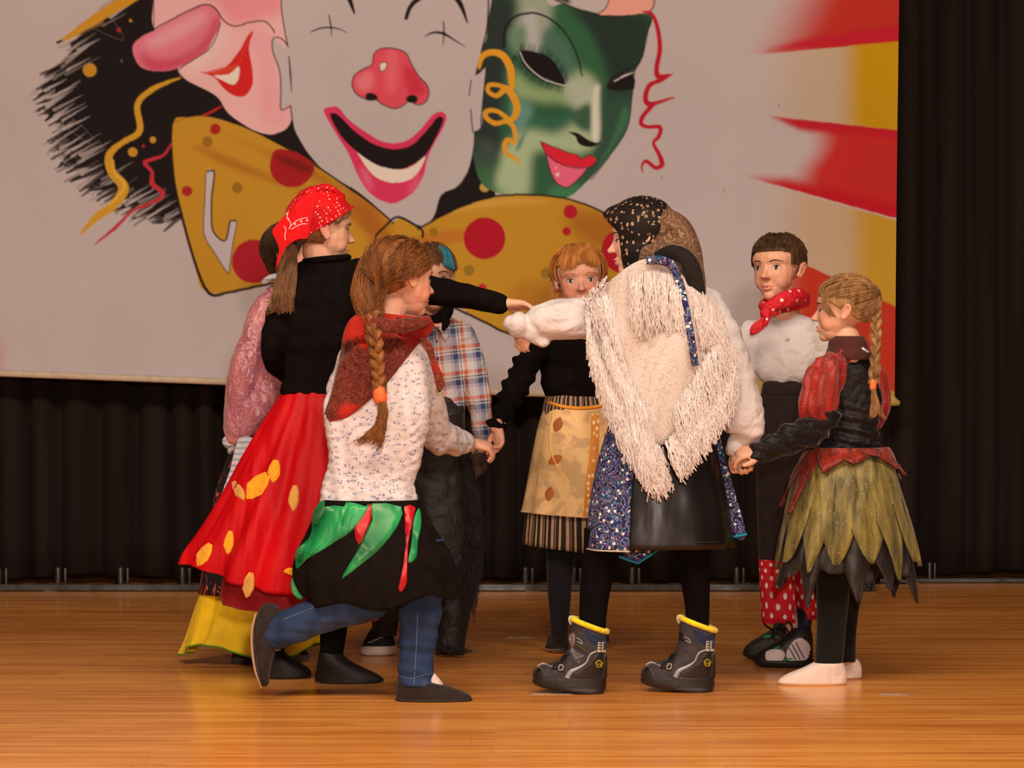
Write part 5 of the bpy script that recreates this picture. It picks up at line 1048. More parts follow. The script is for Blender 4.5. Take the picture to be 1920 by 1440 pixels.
# ---------------------------------------------------------------- strawberry blonde girl with the beige apron (behind)
k = Kid(dep(1220))
thing('person', tuple(k.p(1055, 1220)), 'strawberry blonde girl with fringe, black sweater and beige leaf apron over striped skirt', 'person')
H = Head(k, 1086, 523, 63, 2, -4, 4)
P = H.parts() + [k.tube([(1086, 575, .02), (1086, 605, .02)], [26, 30]), k.prof([(602, 1070, 1102), (640, 1036, 1136), (700, 1030, 1140), (780, 1035, 1135), (850, 1030, 1140), (900, 1035, 1135)], .42),
    k.tube([(1026, 640, 0), (985, 690, -.10), (955, 750, -.28), (932, 802, -.46)], [18, 16, 14, 12.5]), k.tube([(1142, 646, 0), (1170, 700, 0), (1160, 770, -.05)], [18, 15, 12]),
    k.tube([(1052, 890, 0), (1050, 1040, 0), (1049, 1120, 0), (1047, 1195, 0)], [28, 19, 15, 12]), k.tube([(1118, 890, .02), (1118, 1040, .03), (1118, 1120, .03), (1118, 1180, .05)], [28, 18, 15, 12])]
P += hand(k.p(934, 800, -.46), (.12, -.25, -1), (-.7, -.4, 0), .112, (.5, .55, .55, .6), 1, .2)
P += hand(k.p(1160, 772, -.05), (-.1, -.3, -1), (-1, 0, 0), .10, (.5,) * 4, 1)
body = unite('body', P, .003, SKIN, 4, post=H.sculpt, dec=.55, colorf=skin_color(H, (.66, .36, .27), (.66, .24, .18), cheek=.7))
face(k, H, body, iris=(.07, .10, .12), brow=(.30, .12, .04), open_=.080, brow_r=.009)
sw = [k.prof([(603, 1064, 1110), (612, 1046, 1128), (626, 1020, 1148), (660, 1012, 1156), (700, 1012, 1154), (730, 1016, 1150), (746, 1024, 1144)], .55, 36, 4, 2.2),
    k.tube([(1022, 634, 0), (990, 680, -.08), (965, 730, -.22), (938, 785, -.41), (931, 797, -.45)], [27, 26, 24, 18, 17]), k.tube([(1146, 636, 0), (1170, 700, 0), (1162, 760, -.05)], [26, 22, 16]), k.tube([(1086, 590, .02), (1086, 612, .02)], [32, 36])]
def rib(co, no): return .006 * np.sin(co[:, 2] * 150 + co[:, 0] * 60) * sm(-.0, -.12, co[:, 0] - .13) * (co[:, 0] < .13)
unite('sweater', sw, .0045, BLACKKNIT, 2, disp=multi(ndisp((16, 16, 30), .006, 4), rib))
NAVY = cloth('navy_tights', A(19, 16, 22), .9, .1, .2)
mk('tights', k.prof([(960, 1022, 1082), (1040, 1024, 1078), (1100, 1026, 1072), (1150, 1030, 1068), (1196, 1033, 1064)], .85, 22), NAVY); mk('tights', k.prof([(960, 1090, 1148, .03), (1040, 1092, 1146, .03), (1100, 1098, 1140, .03), (1180, 1100, 1136, .05)], .85, 22), NAVY)
BSX = plain('black_ballet_slipper', A(26, 18, 16), .6); SLW = plain('pale_sole', A(190, 150, 120), .7)
def toe(x0, x1, y0, y1, dd):
    o = mk('slipper', k.prof([(y0, x0 + 12, x1 - 12, dd + .02), (y0 + 8, x0 + 7, x1 - 5, dd + .01), ((y0 + y1) / 2, x0 + 4, x1 - 2, dd - .01), (y1 - 7, x0 + 1, x1, dd - .02), (y1 - 3, x0 + 2, x1, dd - .02)], 1.5, 26, 3, 2.2), BSX)
    mk('sole', k.prof([(y1 - 6, x0, x1, dd - .02), (y1 - 2, x0 + 3, x1 - 2, dd - .02), (y1, x0 + 8, x1 - 6, dd - .02)], 1.5, 26, 2, 2.2), SLW, parent=o)
toe(1021, 1072, 1188, 1220, 0); toe(1094, 1142, 1174, 1205, .10)
# striped skirt and apron
n = N('striped_cotton'); uvn = n.tex('UV'); xs_ = n.xyz(uvn)[0]; fr = n.math('FRACT', n.math('ADD', n.math('MULTIPLY', xs_, 17.0), n.math('MULTIPLY', n.noise(n.tex(), 12, 1), .12)))
c_ = n.ramp(fr, [(0, A(24, 18, 14)), (.30, A(170, 128, 92)), (.52, A(30, 24, 18)), (.60, A(120, 90, 66)), (.68, A(24, 18, 14)), (.86, A(178, 136, 98))], 'CONSTANT')
STR = n.done(c_, .85, n.bump(n.noise(n.tex(), 500, 1), .2, .001))
rows5 = [(740, 1024, 1146), (760, 1018, 1152), (850, 1002, 1172), (950, 988, 1188), (1032, 982, 1196)]
R5 = k.prof(rows5, .55, 140, 5, 2.1, raw=True, fold=folds(11, .04, .0, 6), hem=lambda a, t: t ** 4 * (-.018 * max(0, math.cos(a)) + .02 * max(0, -math.cos(a))))
v5, f5 = sheet(R5, .004); nn5 = len(R5) * 140; uv = [((i % 140) / 140 * 1.0 * 1.35, (i // 140) / len(R5)) for i in range(nn5)] * 2
sk5 = mk('skirt', (v5, f5), STR, uv=uv)
n = N('beige_organza'); o = n.tex(); b_ = n.noise(n.map(o, (1, 1, 1)), 14, 2, .6, .3); bw = n.math('MULTIPLY', n.math('SINE', n.math('MULTIPLY', n.xyz(o)[2], 190)), .5)
c_ = n.mix(n.ramp(b_, [(.48, 0), (.56, .55)]), n.ramp(n.noise(o, 5, 2), [(.35, A(214, 166, 104)), (.65, A(232, 182, 118))]), A(160, 122, 84)); APR = n.done(c_, .7, n.bump(n.noise(n.map(o, (1, 1, .3)), 12, 3), .6, .03), Sheen_Weight=.2)
RA = np.array(k.prof([(752, 1024, 1150), (800, 1008, 1162), (870, 994, 1176), (945, 980, 1190), (966, 975, 1194)], .60, 140, 5, 2.1, raw=True, fold=folds(9, .035, .0, 12), hem=lambda a, t: -t * .012 * math.cos(a) - (1 - t) * .020 * max(0, -math.sin(a)) ** 2))
sel = RA[:, 72:138]; ap = mk('apron', sheet(sel, .003, False), APR); ta = bvh(ap)
ORB = cloth('orange_binding', A(226, 140, 40), .7, 0, .2); BRL = cloth('brown_leaf_print', A(170, 92, 46), .8, 0, .2); TRM = N('dotted_trim'); o = TRM.tex(); TRM = TRM.done(TRM.mix(TRM.math('LESS_THAN', TRM.vor(TRM.map(o, (1, .4, .7)), 70, .5), .33), A(206, 128, 48), A(240, 200, 140)), .8)
mk('apron_band', wtube([tuple(p) for p in sel[0]], [.0055] * len(sel[0]), 8, 1), ORB, parent=ap)
mk('trim_stripe', stroke(ta, [(1116, 776), (1115, 830), (1108, 900), (1102, 968)], [16, 18, 20, 20], k.D, .002, 6), TRM, parent=ap)
mk('trim_edge', stroke(ta, [(1036, 776), (1030, 830), (1042, 870), (1062, 900)], 3, k.D, .002, 6), cloth('pale_orange_line', A(240, 180, 90), .8), parent=ap)
for x, y, a, s_ in ((1046, 796, .35, 15), (1041, 862, 1.1, 15), (1030, 926, .2, 14)):
    q = [(0, -1), (.42, -.55), (.6, 0), (.42, .55), (0, 1), (-.42, .55), (-.6, 0), (-.42, -.55)]
    lf = mk('leaf_print', patch(ta, [(x + s_ * (p * math.cos(a) - r_ * math.sin(a)), y + s_ * (p * math.sin(a) + r_ * math.cos(a))) for p, r_ in q], k.D, .002, 3, .0005, 3), BRL, parent=ap)
# hair
HG = hair_mat('ginger_hair', (.30, .105, .022), (.72, .33, .085), scale=80)
mk('hair_base', cap(H, lambda x, y, z: (z > .36 + .2 * y) or (y < .30 and z > .0 and abs(x) > .5) or (y < .12 and z > -.45 and not (abs(x) > .62 and y > -.3 and z < .06 and z > -.34)), 1.0), HG)
fr_s = [(az, 72) for az in (-58, -40, -22, -5, 12, 30, 48, 62)]; fr_e = [(-46, 6), (-36, 8), (-24, 9), (-8, 20), (4, 18), (14, 6), (28, 4), (42, 3)]
scalp('fringe', H, fr_s, fr_e, 420, HG, .0011, 3, 1.02, 1.01, .05, .003, lenj=.10, taper=.3)
scalp('hair', H, [(-60, 70), (-75, 40), (-95, 20), (-120, 30), (-160, 60), (180, 75), (160, 60), (120, 30), (95, 20), (75, 40), (60, 70)], [(-100, -8), (-105, -15), (-112, -22), (-130, -30), (-160, -32), (180, -34), (160, -32), (130, -30), (112, -22), (105, -15), (100, -8)], 520, HG, .0012, 6, 1.03, 1.0, .04, .003)
scalp('side_hair', H, [(52, 60), (60, 50), (70, 40)], [(84, -6), (92, -12), (98, -18)], 110, HG, .0011, 7, 1.02, 1.02, .04, .003); scalp('side_hair', H, [(-52, 60), (-60, 50), (-70, 40)], [(-84, -6), (-92, -12), (-98, -18)], 110, HG, .0011, 9, 1.02, 1.02, .04, .003)
mk('ponytail', strands([[k.p(1050, 505, .06), k.p(1040, 530, .04), k.p(1040, 560, .03), k.p(1044, 590, .03)], [k.p(1052, 510, .05), k.p(1048, 535, .02), k.p(1050, 565, .02), k.p(1050, 590, .02)]], 140, .0011, .005, 17, 3, 9, .4, .2, .003), HG)
mk('ponytail', strands([[k.p(1124, 505, .06), k.p(1136, 530, .04), k.p(1138, 560, .03), k.p(1134, 590, .03)]] * 2, 100, .0011, .005, 18, 3, 9, .4, .2, .003), HG)
# ---------------------------------------------------------------- girl with the white fringed shawl and winter boots
k = Kid(dep(1299))
thing('person', tuple(k.p(1170, 1300)), 'girl in black paisley headscarf, white fringed shawl, black leather skirt and winter boots', 'person')
H = Head(k, 1203, 447, 68, -96, -6, 3)
wl = (985, 618, -.10)
P = H.parts() + [k.tube([(1216, 490, 0), (1226, 525, 0), (1235, 560, 0)], [32, 34, 44]),
    k.prof([(520, 1195, 1275), (545, 1165, 1310), (600, 1150, 1330), (700, 1155, 1325), (800, 1165, 1315), (880, 1170, 1320), (920, 1180, 1315)], .4),
    k.tube([(1165, 560, 0), (1110, 590, -.02), (1050, 600, -.02), (996, 610, -.02)], [20, 19, 17, 13]), k.tube([(1330, 580, 0), (1368, 680, 0), (1392, 770, -.01), (1392, 835, .0)], [20, 18, 16, 14]),
    k.tube([(1190, 900, 0), (1135, 1030, 0), (1115, 1110, 0), (1106, 1200, 0), (1104, 1270, 0)], [42, 28, 22, 17, 15]), k.tube([(1300, 900, 0), (1300, 1030, 0), (1306, 1110, .02), (1308, 1200, .033), (1308, 1262, .033)], [42, 30, 20, 13, 12])]
P += hand(k.p(994, 612, -.02), (-.42, .1, -.8), (.3, .8, -.3), .098, (.4, .45, .5, .5), -1, .2)
P += hand(k.p(1390, 838, .0), (.15, .25, -.8), (-.2, -1, -.2), .112, (.9, .95, .9, .9), 1, .6)
body = unite('body', P, .0032, SKIN, 4, post=H.sculpt, dec=.55, colorf=skin_color(H, (.78, .50, .40), (.74, .32, .27), cheek=.35))
face(k, H, body, sides=(-1,), open_=.05)
mk('tights', k.prof([(990, 1095, 1185), (1030, 1094, 1166), (1070, 1090, 1154), (1110, 1087, 1144), (1150, 1086, 1138), (1200, 1086, 1134)], .85, 26), TIGHTS); mk('tights', k.prof([(990, 1250, 1336), (1030, 1262, 1334), (1070, 1272, 1332), (1110, 1280, 1331, .015), (1150, 1285, 1330, .03), (1200, 1286, 1328, .033)], .85, 26), TIGHTS)
# winter boots
n = N('boot_textile'); o = n.tex(); BT = n.done(n.ramp(n.noise(o, 60, 3), [(.3, A(40, 34, 36)), (.7, A(60, 50, 52))]), .8, n.bump(n.noise(o, 260, 2), .4, .002)); BLB = cloth('navy_textile', A(34, 42, 64), .8, .1, .3, 30)
BR_ = N('boot_rubber'); BRB = BR_.done(A(30, 24, 22), .5, BR_.bump(BR_.noise(BR_.tex(), 120, 3), .4, .003)); YF = cloth('yellow_fleece', A(236, 206, 10), .85, .4, .6, 60); SIL = plain('silver_piping', A(150, 142, 142), .35, Metallic=.2); WH = plain('pale_webbing', A(190, 170, 150), .7); BK = plain('black_strap', A(16, 13, 13), .6); YL = plain('yellow_print', A(225, 195, 20), .6); GY = plain('grey_patch', A(105, 98, 98), .6)
def boot(dx, dy, dd, extra):
    o_ = lambda q: [(x + dx, y + dy) for x, y in q]; rr = lambda rows: [(r[0] + dy, r[1] + dx, r[2] + dx, dd) for r in rows]
    rk = lambda rows: [(q[0], q[1], q[2], q[3], min(.95, 30 / ((q[2] - q[1]) / 2))) for q in rr(rows)]
    tilt = lambda a, t: (1 - t) ** 5 * .018 * (-math.cos(a)) + (1 - t) ** 5 * .006
    b = mk('boot', k.prof(rk([(1180, 1072, 1139), (1194, 1070, 1138), (1210, 1068, 1136), (1222, 1064, 1135), (1232, 1056, 1136), (1240, 1042, 1137), (1247, 1022, 1137), (1256, 1007, 1136), (1266, 1000, 1135), (1276, 999, 1134), (1284, 1006, 1134)]), .46, 48, 4, 2.3, hem=tilt), BT)
    mk('boot_sole', k.prof(rk([(1270, 1000, 1135.5), (1277, 998, 1137), (1284, 1003, 1137), (1290, 1022, 1136), (1295, 1056, 1134), (1298, 1070, 1132)]), .47, 48, 3, 2.4), BRB, parent=b)
    col = ring_pts(k, 1072 + dx, 1139 + dx, 1180 + dy, .92, dd, lambda a: .018 * (-math.cos(a)) + .012); mk('fleece_collar', wtube(col, [.0075] * len(col), 10, 1, False), YF, parent=b)
    mk('pull_tab', k.tube([(1076 + dx, 1172 + dy, dd), (1073 + dx, 1164 + dy, dd), (1079 + dx, 1160 + dy, dd), (1085 + dx, 1170 + dy, dd)], [(3, 8)] * 4, 8), YF, parent=b)
    mk('front_loop', k.tube([(1070 + dx, 1170 + dy, dd - .01), (1067 + dx, 1162 + dy, dd - .01), (1069 + dx, 1156 + dy, dd - .01), (1074 + dx, 1160 + dy, dd - .01)], 1.8, 8), WH, parent=b)
    t = bvh(b, *[c for c in b.children if c.name.startswith('boot_sole')]); D = k.D + dd
    mk('heel_cap', patch(t, o_([(1119, 1226), (1128, 1223), (1138, 1230), (1138, 1262), (1134, 1276), (1100, 1276), (1068, 1270), (1085, 1256), (1104, 1246), (1112, 1236)]), D, .0022, 5, -.001, 2), BRB, parent=b)
    mk('toe_cap', patch(t, o_([(1003, 1253), (1012, 1249), (1022, 1260), (1024, 1273), (1012, 1277), (1001, 1272), (999, 1262)]), D, .002, 5, -.001, 2), BRB, parent=b)
    mk('piping', stroke(t, o_([(1135, 1222), (1122, 1221), (1110, 1225), (1104, 1232), (1099, 1243), (1086, 1252), (1070, 1260), (1063, 1272)]), [4, 4, 4, 4, 4, 6, 9, 10], D, .003, 4), SIL, parent=b)
    mk('navy_panel', patch(t, o_([(1092, 1180), (1106, 1182), (1122, 1192), (1136, 1194), (1136, 1215), (1124, 1216), (1104, 1205)]), D, .0012, 4, -.001, 3), BLB, parent=b)
    for x in (1125, 1133):
        w_ = mk('heel_webbing', stroke(t, o_([(x, 1204), (x - 1, 1212), (x - .5, 1223)]), 7, D, .0035, 3), WH, parent=b)
        for y in (1207, 1212, 1217): mk('webbing_mark', stroke(t, o_([(x - 2.2, y), (x + 2, y)]), 2.4, D, .0052, 2), BK, parent=w_) if False else mk('webbing_mark', stroke(t, o_([(x - 2.2, y), (x + 2, y)]), 2.4, D, .0052, 2), BK, parent=b)
    mk('buckle', stroke(t, o_([(1080, 1196), (1088, 1200), (1092, 1208), (1082, 1203)]), 2, D, .003, 3), SIL, parent=b)
    mk('lace_strap', patch(t, o_([(1056, 1228), (1066, 1226), (1068, 1236), (1050, 1256), (1042, 1254), (1048, 1240)]), D, .005, 4, 0, 2), BK, parent=b); mk('lace_strap', patch(t, o_([(1040, 1244), (1050, 1240), (1052, 1248), (1040, 1256), (1034, 1254)]), D, .006, 3, 0, 2), BK, parent=b)
    mk('eyelet', stroke(t, o_([(1050, 1246), (1056, 1248), (1054, 1256), (1047, 1255), (1050, 1246)]), 1.8, D, .006, 3), WH, parent=b); mk('toe_piping', stroke(t, o_([(1008, 1249), (1018, 1244), (1030, 1248), (1042, 1254)]), [3, 4, 3, 1.5], D, .002, 3), SIL, parent=b)
    pg = [(1123.5 + dx + 6.6 * math.sin(a), 1245 + dy - 7.2 * math.cos(a)) for a in np.linspace(0, 6.2832, 6)]
    mk('logo', stroke(t, pg, 1.5, D, .0045, 1), YL, parent=b); mk('logo_letter', stroke(t, [(1119.6 + dx, 1243 + dy), (1121.2 + dx, 1248.6 + dy), (1123.5 + dx, 1244 + dy), (1125.8 + dx, 1248.6 + dy), (1127.4 + dx, 1243 + dy)], 1.2, D, .0045, 1), YL, parent=b)
    if extra:
        mk('strap_tab', patch(t, o_([(1070, 1187), (1077, 1188), (1078, 1206), (1073, 1214), (1067, 1210), (1067, 1196)]), D, .006, 3, 0, 2), plain('taupe_tab', A(120, 96, 88), .6), parent=b)
        mk('fabric_label', patch(t, o_([(1072, 1213), (1096, 1230), (1078, 1238), (1068, 1222)]), D, .003, 3, 0, 1), GY, parent=b); txt(t, 'TEX', 1082 + dx, 1226.5 + dy, 8.5, .5, D, BK, b, .0052)
        mk('label_band', stroke(t, o_([(1075, 1205), (1088, 1214), (1098, 1222)]), 5, D, .0035, 3), cloth('olive_band', A(70, 62, 20), .7), parent=b)
        for a in (0, 1.05, 2.1): mk('snowflake', stroke(t, [(1085 + dx - 4.5 * math.cos(a), 1241 + dy - 4.5 * math.sin(a)), (1085 + dx + 4.5 * math.cos(a), 1241 + dy + 4.5 * math.sin(a))], 1.3, D, .003, 1), GY, parent=b)
    else:
        mk('strap_tab', patch(t, o_([(1070, 1184), (1081, 1186), (1080, 1206), (1070, 1204)]), D, .004, 3, 0, 1), BK, parent=b)
boot(0, 0, 0, True); boot(203, -2, dep(1296) - k.D, False)
# leather skirt with a patterned apron round the front
n = N('black_leather'); o = n.tex(); LEA = n.done(A(16, 12, 13), n.ramp(n.noise(o, 8, 2), [(.3, .26), (.7, .42)]), n.bump(n.noise(n.map(o, (1, 1, .4)), 9, 2, .5, .4), .35, .03, n.bump(n.noise(o, 260, 2), .15, .001)), Specular_IOR_Level=.45)
R6 = k.prof([(740, 1165, 1318), (800, 1148, 1335), (860, 1130, 1348), (940, 1115, 1364), (1026, 1106, 1377)], .60, 120, 5, 2.15, raw=True, fold=folds(7, .022, .1, 8))
sk6 = mk('skirt', sheet(R6, .005), LEA); t6 = bvh(sk6)
mk('skirt_hem_seam', stroke(t6, [(1190, 1016), (1240, 1017), (1300, 1017), (1362, 1016)], 1.6, k.D, .001, 3), plain('dark_thread', A(36, 30, 30), .5), parent=sk6)
n = N('blue_paisley'); o = n.tex(); v1 = n.vor(n.map(o, (1, .6, 1)), 17, .9); v2 = n.vor(o, 60, 1); nz = n.noise(o, 26, 3, .6, 1.2)
rg_ = n.math('FRACT', n.math('ADD', n.math('MULTIPLY', v1, 3.2), n.math('MULTIPLY', nz, 3.0)))
c1 = n.ramp(rg_, [(0, A(30, 32, 66)), (.28, A(58, 46, 96)), (.42, A(200, 184, 176)), (.47, A(24, 80, 106)), (.64, A(32, 38, 78)), (.78, A(98, 62, 106)), (.87, A(50, 116, 136)), (.95, A(190, 124, 84))], 'CONSTANT')
c2 = n.mix(n.math('LESS_THAN', v2, .26), c1, n.ramp(n.noise(o, 35, 1), [(.45, A(226, 214, 204)), (.55, A(108, 66, 128))], 'CONSTANT')); PAI = n.done(c2, .8, n.bump(n.noise(n.map(o, (1, 1, .4)), 12, 2), .4, .02), Specular_IOR_Level=.2)
TEAL = cloth('teal_binding', A(36, 130, 160), .8, .0, .2)
RB = np.array(k.prof([(740, 1158, 1318), (800, 1140, 1335), (860, 1122, 1348), (940, 1106, 1364), (1028, 1097, 1375)], .64, 120, 5, 2.15, raw=True, fold=folds(8, .02, .1, 9)))
apn = mk('patterned_apron', sheet(RB[:, 22:83], .003, False), PAI); mk('apron_hem', wtube([tuple(p) for p in RB[-1, 22:83]], [.0022] * 61, 6, 1), WH, parent=apn)
mk('apron_edge', slab(k, [(1334, 790), (1344, 800), (1360, 860), (1380, 930), (1399, 1003), (1378, 1007), (1366, 940), (1350, 870)], lambda x, y: .03, .004, 5, 3), PAI, parent=apn); mk('apron_edge_binding', k.tube([(1378, 1006, .028), (1399, 1002, .028)], 2.4, 8), TEAL, parent=apn)
tip = mk('scarf_corner', slab(k, [(1162, 1020), (1246, 1020), (1222, 1038), (1196, 1055), (1160, 1042)], lambda x, y: .0, .004, 4, 0), PAI); mk('corner_binding', k.tube([(1160, 1043, -.004), (1178, 1050, -.004), (1196, 1056, -.004), (1222, 1039, -.004), (1246, 1022, -.004)], 2.6, 8, 1), TEAL, parent=tip)
# white blouse
n = N('white_cotton'); o = n.tex(); WCOT = n.done(n.ramp(n.noise(o, 6, 2), [(.3, A(198, 182, 172)), (.7, A(210, 194, 184))]), .85, n.bump(n.noise(o, 14, 3, .5, .8), .5, .025, n.bump(n.noise(o, 800, 1), .15, .001)), Specular_IOR_Level=.2)
def puff(co, no): return .007 * np.array([noise.noise((x * 18, y * 18, z * 10)) for x, y, z in co]) + .004 * np.array([noise.noise((x * 16 + 3, y * 30, z * 48)) for x, y, z in co]) + .0012 * np.array([noise.noise((x * 60, y * 60, z * 30 + 4)) for x, y, z in co])
bl = [k.prof([(508, 1195, 1270), (530, 1160, 1310), (580, 1135, 1345), (650, 1150, 1345), (740, 1165, 1330), (800, 1168, 1325)], .50, 36),
    k.tube([(1160, 572, 0), (1125, 590, -.02), (1090, 598, -.03), (1050, 598, -.03), (1012, 604, -.03), (993, 612, -.03)], [42, 42, 38, 37, 32, 17], 24), k.tube([(996, 612, -.03), (980, 612, -.03), (966, 608, -.035), (958, 606, -.035)], [(18, 17), (23, 24), (24, 24), (15, 18)], 22), k.tube([(1000, 622, -.03), (1018, 640, -.03)], [22, 12]),
    k.tube([(1320, 575, .01), (1358, 650, .0), (1376, 720, .0), (1392, 780, -.01), (1400, 806, -.01), (1384, 827, .0)], [40, 40, 42, 42, 34, 19], 24), k.tube([(1388, 826, .0), (1378, 836, -.01), (1371, 843, -.01)], [(17, 17), (18, 17), (12, 14)], 18)]
blouse = unite('blouse', bl, .0045, WCOT, 2, disp=puff)
# shawl: loose knit with long yarn fringe
n = N('ivory_knit'); o = n.tex(); m1 = n.map(o, (1, 1, 1), (0, .25, 0)); wv = n.n('ShaderNodeTexWave', wave_type='BANDS', bands_direction='Z'); wv.inputs['Scale'].default_value = 60; wv.inputs['Distortion'].default_value = 1.2; wv.inputs['Detail'].default_value = 1; n.l(m1, wv.inputs['Vector'])
v1 = n.vor(n.map(m1, (1, .5, 1)), 165, .5); hl = n.ramp(v1, [(.0, .0), (.38, 1)]); hh_ = n.mix(.45, hl, wv.outputs['Fac'])
c_ = n.mix(n.ramp(v1, [(.45, 0), (.72, .8)]), A(210, 188, 172), A(182, 156, 140)); KNIT = n.done(c_, .92, n.bump(hh_, .4, .003), Sheen_Weight=.2, Specular_IOR_Level=.1)
def sd(x, y):
    u = min(1, abs(x - (1238 + .06 * (y - 650))) / 150); d = -.150 * math.sqrt(max(.0, 1 - u * u)) - .012
    if x < 1180: d = min(d, -.095 - .0 * (1180 - x))
    return d - .012 * math.sin(x * .045 + y * .02)
spoly = [(1180, 498), (1207, 486), (1240, 488), (1270, 505), (1300, 540), (1335, 565), (1362, 612), (1376, 672), (1352, 722), (1318, 764), (1290, 792), (1262, 816), (1236, 838), (1218, 832), (1202, 800), (1182, 762), (1160, 724), (1136, 690), (1118, 650), (1104, 604), (1100, 566), (1128, 540), (1156, 516)]
shawl = mk('shawl', slab(k, spoly, sd, .014, 12, 3, (1236, 650), .004), KNIT)
YARN = cloth('ivory_yarn', A(226, 204, 188), .92, .2, .3, 200, 900, .06)
def fr_(pts, n_, seed, jit=.004, wig=.006):
    gs = []
    for x0, y0, x1, y1 in pts:
        d0 = sd(x0, y0) - .008; d1 = max(-.16, sd(x1, min(y1, 800)) - .012) if x1 < 1390 else d0
        xm, ym = x0 + (x1 - x0) * .35, y0 + (y1 - y0) * .45 - 4; gs.append([k.p(x0, y0, d0), k.p(xm, ym, (d0 + d1) / 2 - .014), k.p(x1, y1, min(d1, d0 + .03))])
    return strands(gs, n_, .00165, jit, seed, 4, 9, .75, .22, wig)
left = [(1100, 562, 1104, 672), (1106, 604, 1112, 702), (1116, 646, 1124, 746), (1130, 680, 1138, 790), (1146, 712, 1160, 838), (1164, 738, 1178, 872), (1180, 764, 1198, 905), (1196, 794, 1216, 928), (1210, 820, 1234, 938), (1224, 834, 1252, 934), (1236, 838, 1262, 910)]
left2 = [(1126, 590, 1146, 716), (1146, 646, 1172, 782), (1172, 698, 1200, 836), (1198, 744, 1226, 884), (1216, 780, 1240, 900)]
right = [(1250, 826, 1276, 905), (1270, 812, 1294, 890), (1290, 792, 1312, 872), (1312, 768, 1330, 850), (1334, 742, 1348, 822), (1352, 716, 1364, 800), (1368, 690, 1376, 772), (1378, 650, 1388, 738)]
right2 = [(1262, 770, 1286, 862), (1290, 730, 1310, 830), (1318, 680, 1340, 792), (1340, 620, 1366, 740), (1348, 580, 1378, 690)]
sh_l = [(1108, 556, 1118, 640), (1126, 546, 1150, 640), (1140, 560, 1170, 690), (1150, 600, 1180, 730)]
topf = [(1178, 506, 1180, 612), (1192, 508, 1196, 640), (1210, 512, 1218, 640), (1228, 512, 1238, 622), (1246, 514, 1256, 634), (1262, 520, 1282, 640), (1272, 530, 1300, 668)]
rtop = [(1300, 548, 1318, 660), (1318, 556, 1342, 672), (1334, 572, 1362, 690), (1350, 600, 1376, 712), (1364, 630, 1384, 730)]
f_ = cat_np(fr_(left, 520, 31), fr_(left2, 260, 41), fr_(right2, 260, 42), fr_(right, 420, 32), fr_(sh_l, 130, 33), fr_(topf, 210, 34, .003), fr_(rtop, 220, 35), fr_([(1096, 562, 1100, 606), (1118, 540, 1108, 580), (1140, 522, 1128, 552)], 30, 36, .006, .008))
mk('fringe', f_, YARN, parent=shawl, kind='stuff')
# apron tie
tsw = bvh(shawl); rb = mk('apron_tie', stroke(tsw, [(1212, 488), (1240, 488), (1262, 500), (1277, 540), (1288, 590), (1297, 640), (1304, 686)], [16, 17, 16, 15, 14, 14, 13], k.D - .12, .020, 5, base=.8), PAI); 
# headscarf
n = N('black_paisley_scarf'); o = n.tex(); v1 = n.vor(n.map(o, (1, 1, .8)), 74, .7); z_ = n.xyz(o); nn = n.noise(o, 60, 4, .7, 2); 
msk = n.math('MULTIPLY', n.math('LESS_THAN', v1, .32), n.math('GREATER_THAN', n.noise(o, 190, 2), .46))
cA = n.mix(msk, A(22, 14, 12), A(176, 138, 104)); fr2 = n.math('FRACT', n.math('MULTIPLY', n.math('ADD', n.vor(o, 15, .8), n.math('MULTIPLY', nn, .28)), 6)); cB = n.ramp(fr2, [(0, A(30, 18, 14)), (.36, A(128, 88, 62)), (.6, A(66, 42, 32)), (.8, A(150, 108, 78))])
sel_ = n.math('GREATER_THAN', n.math('ADD', n.math('ADD', n.math('MULTIPLY', z_[0], 1.0), n.math('MULTIPLY', z_[2], -.55)), n.math('MULTIPLY', n.noise(o, 12, 1), .10)), -.545)
PSC = n.done(n.mix(sel_, cA, cB), .7, n.bump(n.noise(n.map(o, (1, 1, .5), (0, .5, 0)), 10, 2, .5, .6), .4, .03), Specular_IOR_Level=.25)
pc = [ell((0, -.04, .30), (.88, 1.0, .88), 26, 18), ell((0, .42, .58), (.66, .64, .44), 22, 14), ell((0, .0, -.30), (.80, .86, .70), 22, 14)]
pc = [([tuple(q) for q in H.W(v)], f) for v, f in pc]
pc += [k.tube([(1232, 405, 0), (1266, 426, .0), (1288, 465, -.02), (1300, 505, -.035), (1308, 540, -.05)], [(18, 40), (28, 50), (26, 44), (20, 30), (17, 16)], 20), k.tube([(1240, 470, -.0), (1275, 482, -.08), (1297, 500, -.11), (1308, 530, -.12), (1313, 560, -.125), (1312, 580, -.125)], [(30, 40), (26, 30), (22, 18), (17, 10), (11, 8), (4, 5)], 16)]
def cut6(co, no):
    L = H.L(co); lim = .58 + .46 * sm(.05, .95, L[:, 2]); L2 = L.copy(); m = (L[:, 1] > lim) & (np.abs(L).max(axis=1) < 2); L2[:, 1] = np.where(m, lim + .05 * (L[:, 1] - lim), L[:, 1]); return H.W(L2)
scf = unite('headscarf', pc, .005, PSC, 7, post=cut6, disp=ndisp((14, 14, 8), .004, 9)); 
BKC = cloth('black_scarf_border', A(18, 12, 11), .75, .1, .5, 20)
mk('scarf_border', k.tube([(1232, 478, -.10), (1258, 472, -.12), (1284, 482, -.135), (1296, 502, -.14), (1304, 530, -.14), (1310, 555, -.14), (1312, 578, -.138)], [(7, 6), (13, 7), (15, 8), (17, 8), (16, 7), (13, 6), (5, 4)], 14), BKC, parent=scf)
HD6 = hair_mat('brown_brow_hair', (.06, .028, .014), (.2, .1, .05)); scalp('hairline', H, [(-40, 36), (-52, 26), (-60, 14)], [(-66, 26), (-70, 14), (-74, 0)], 90, HD6, .0010, 3, .99, 1.0, 0, .002)
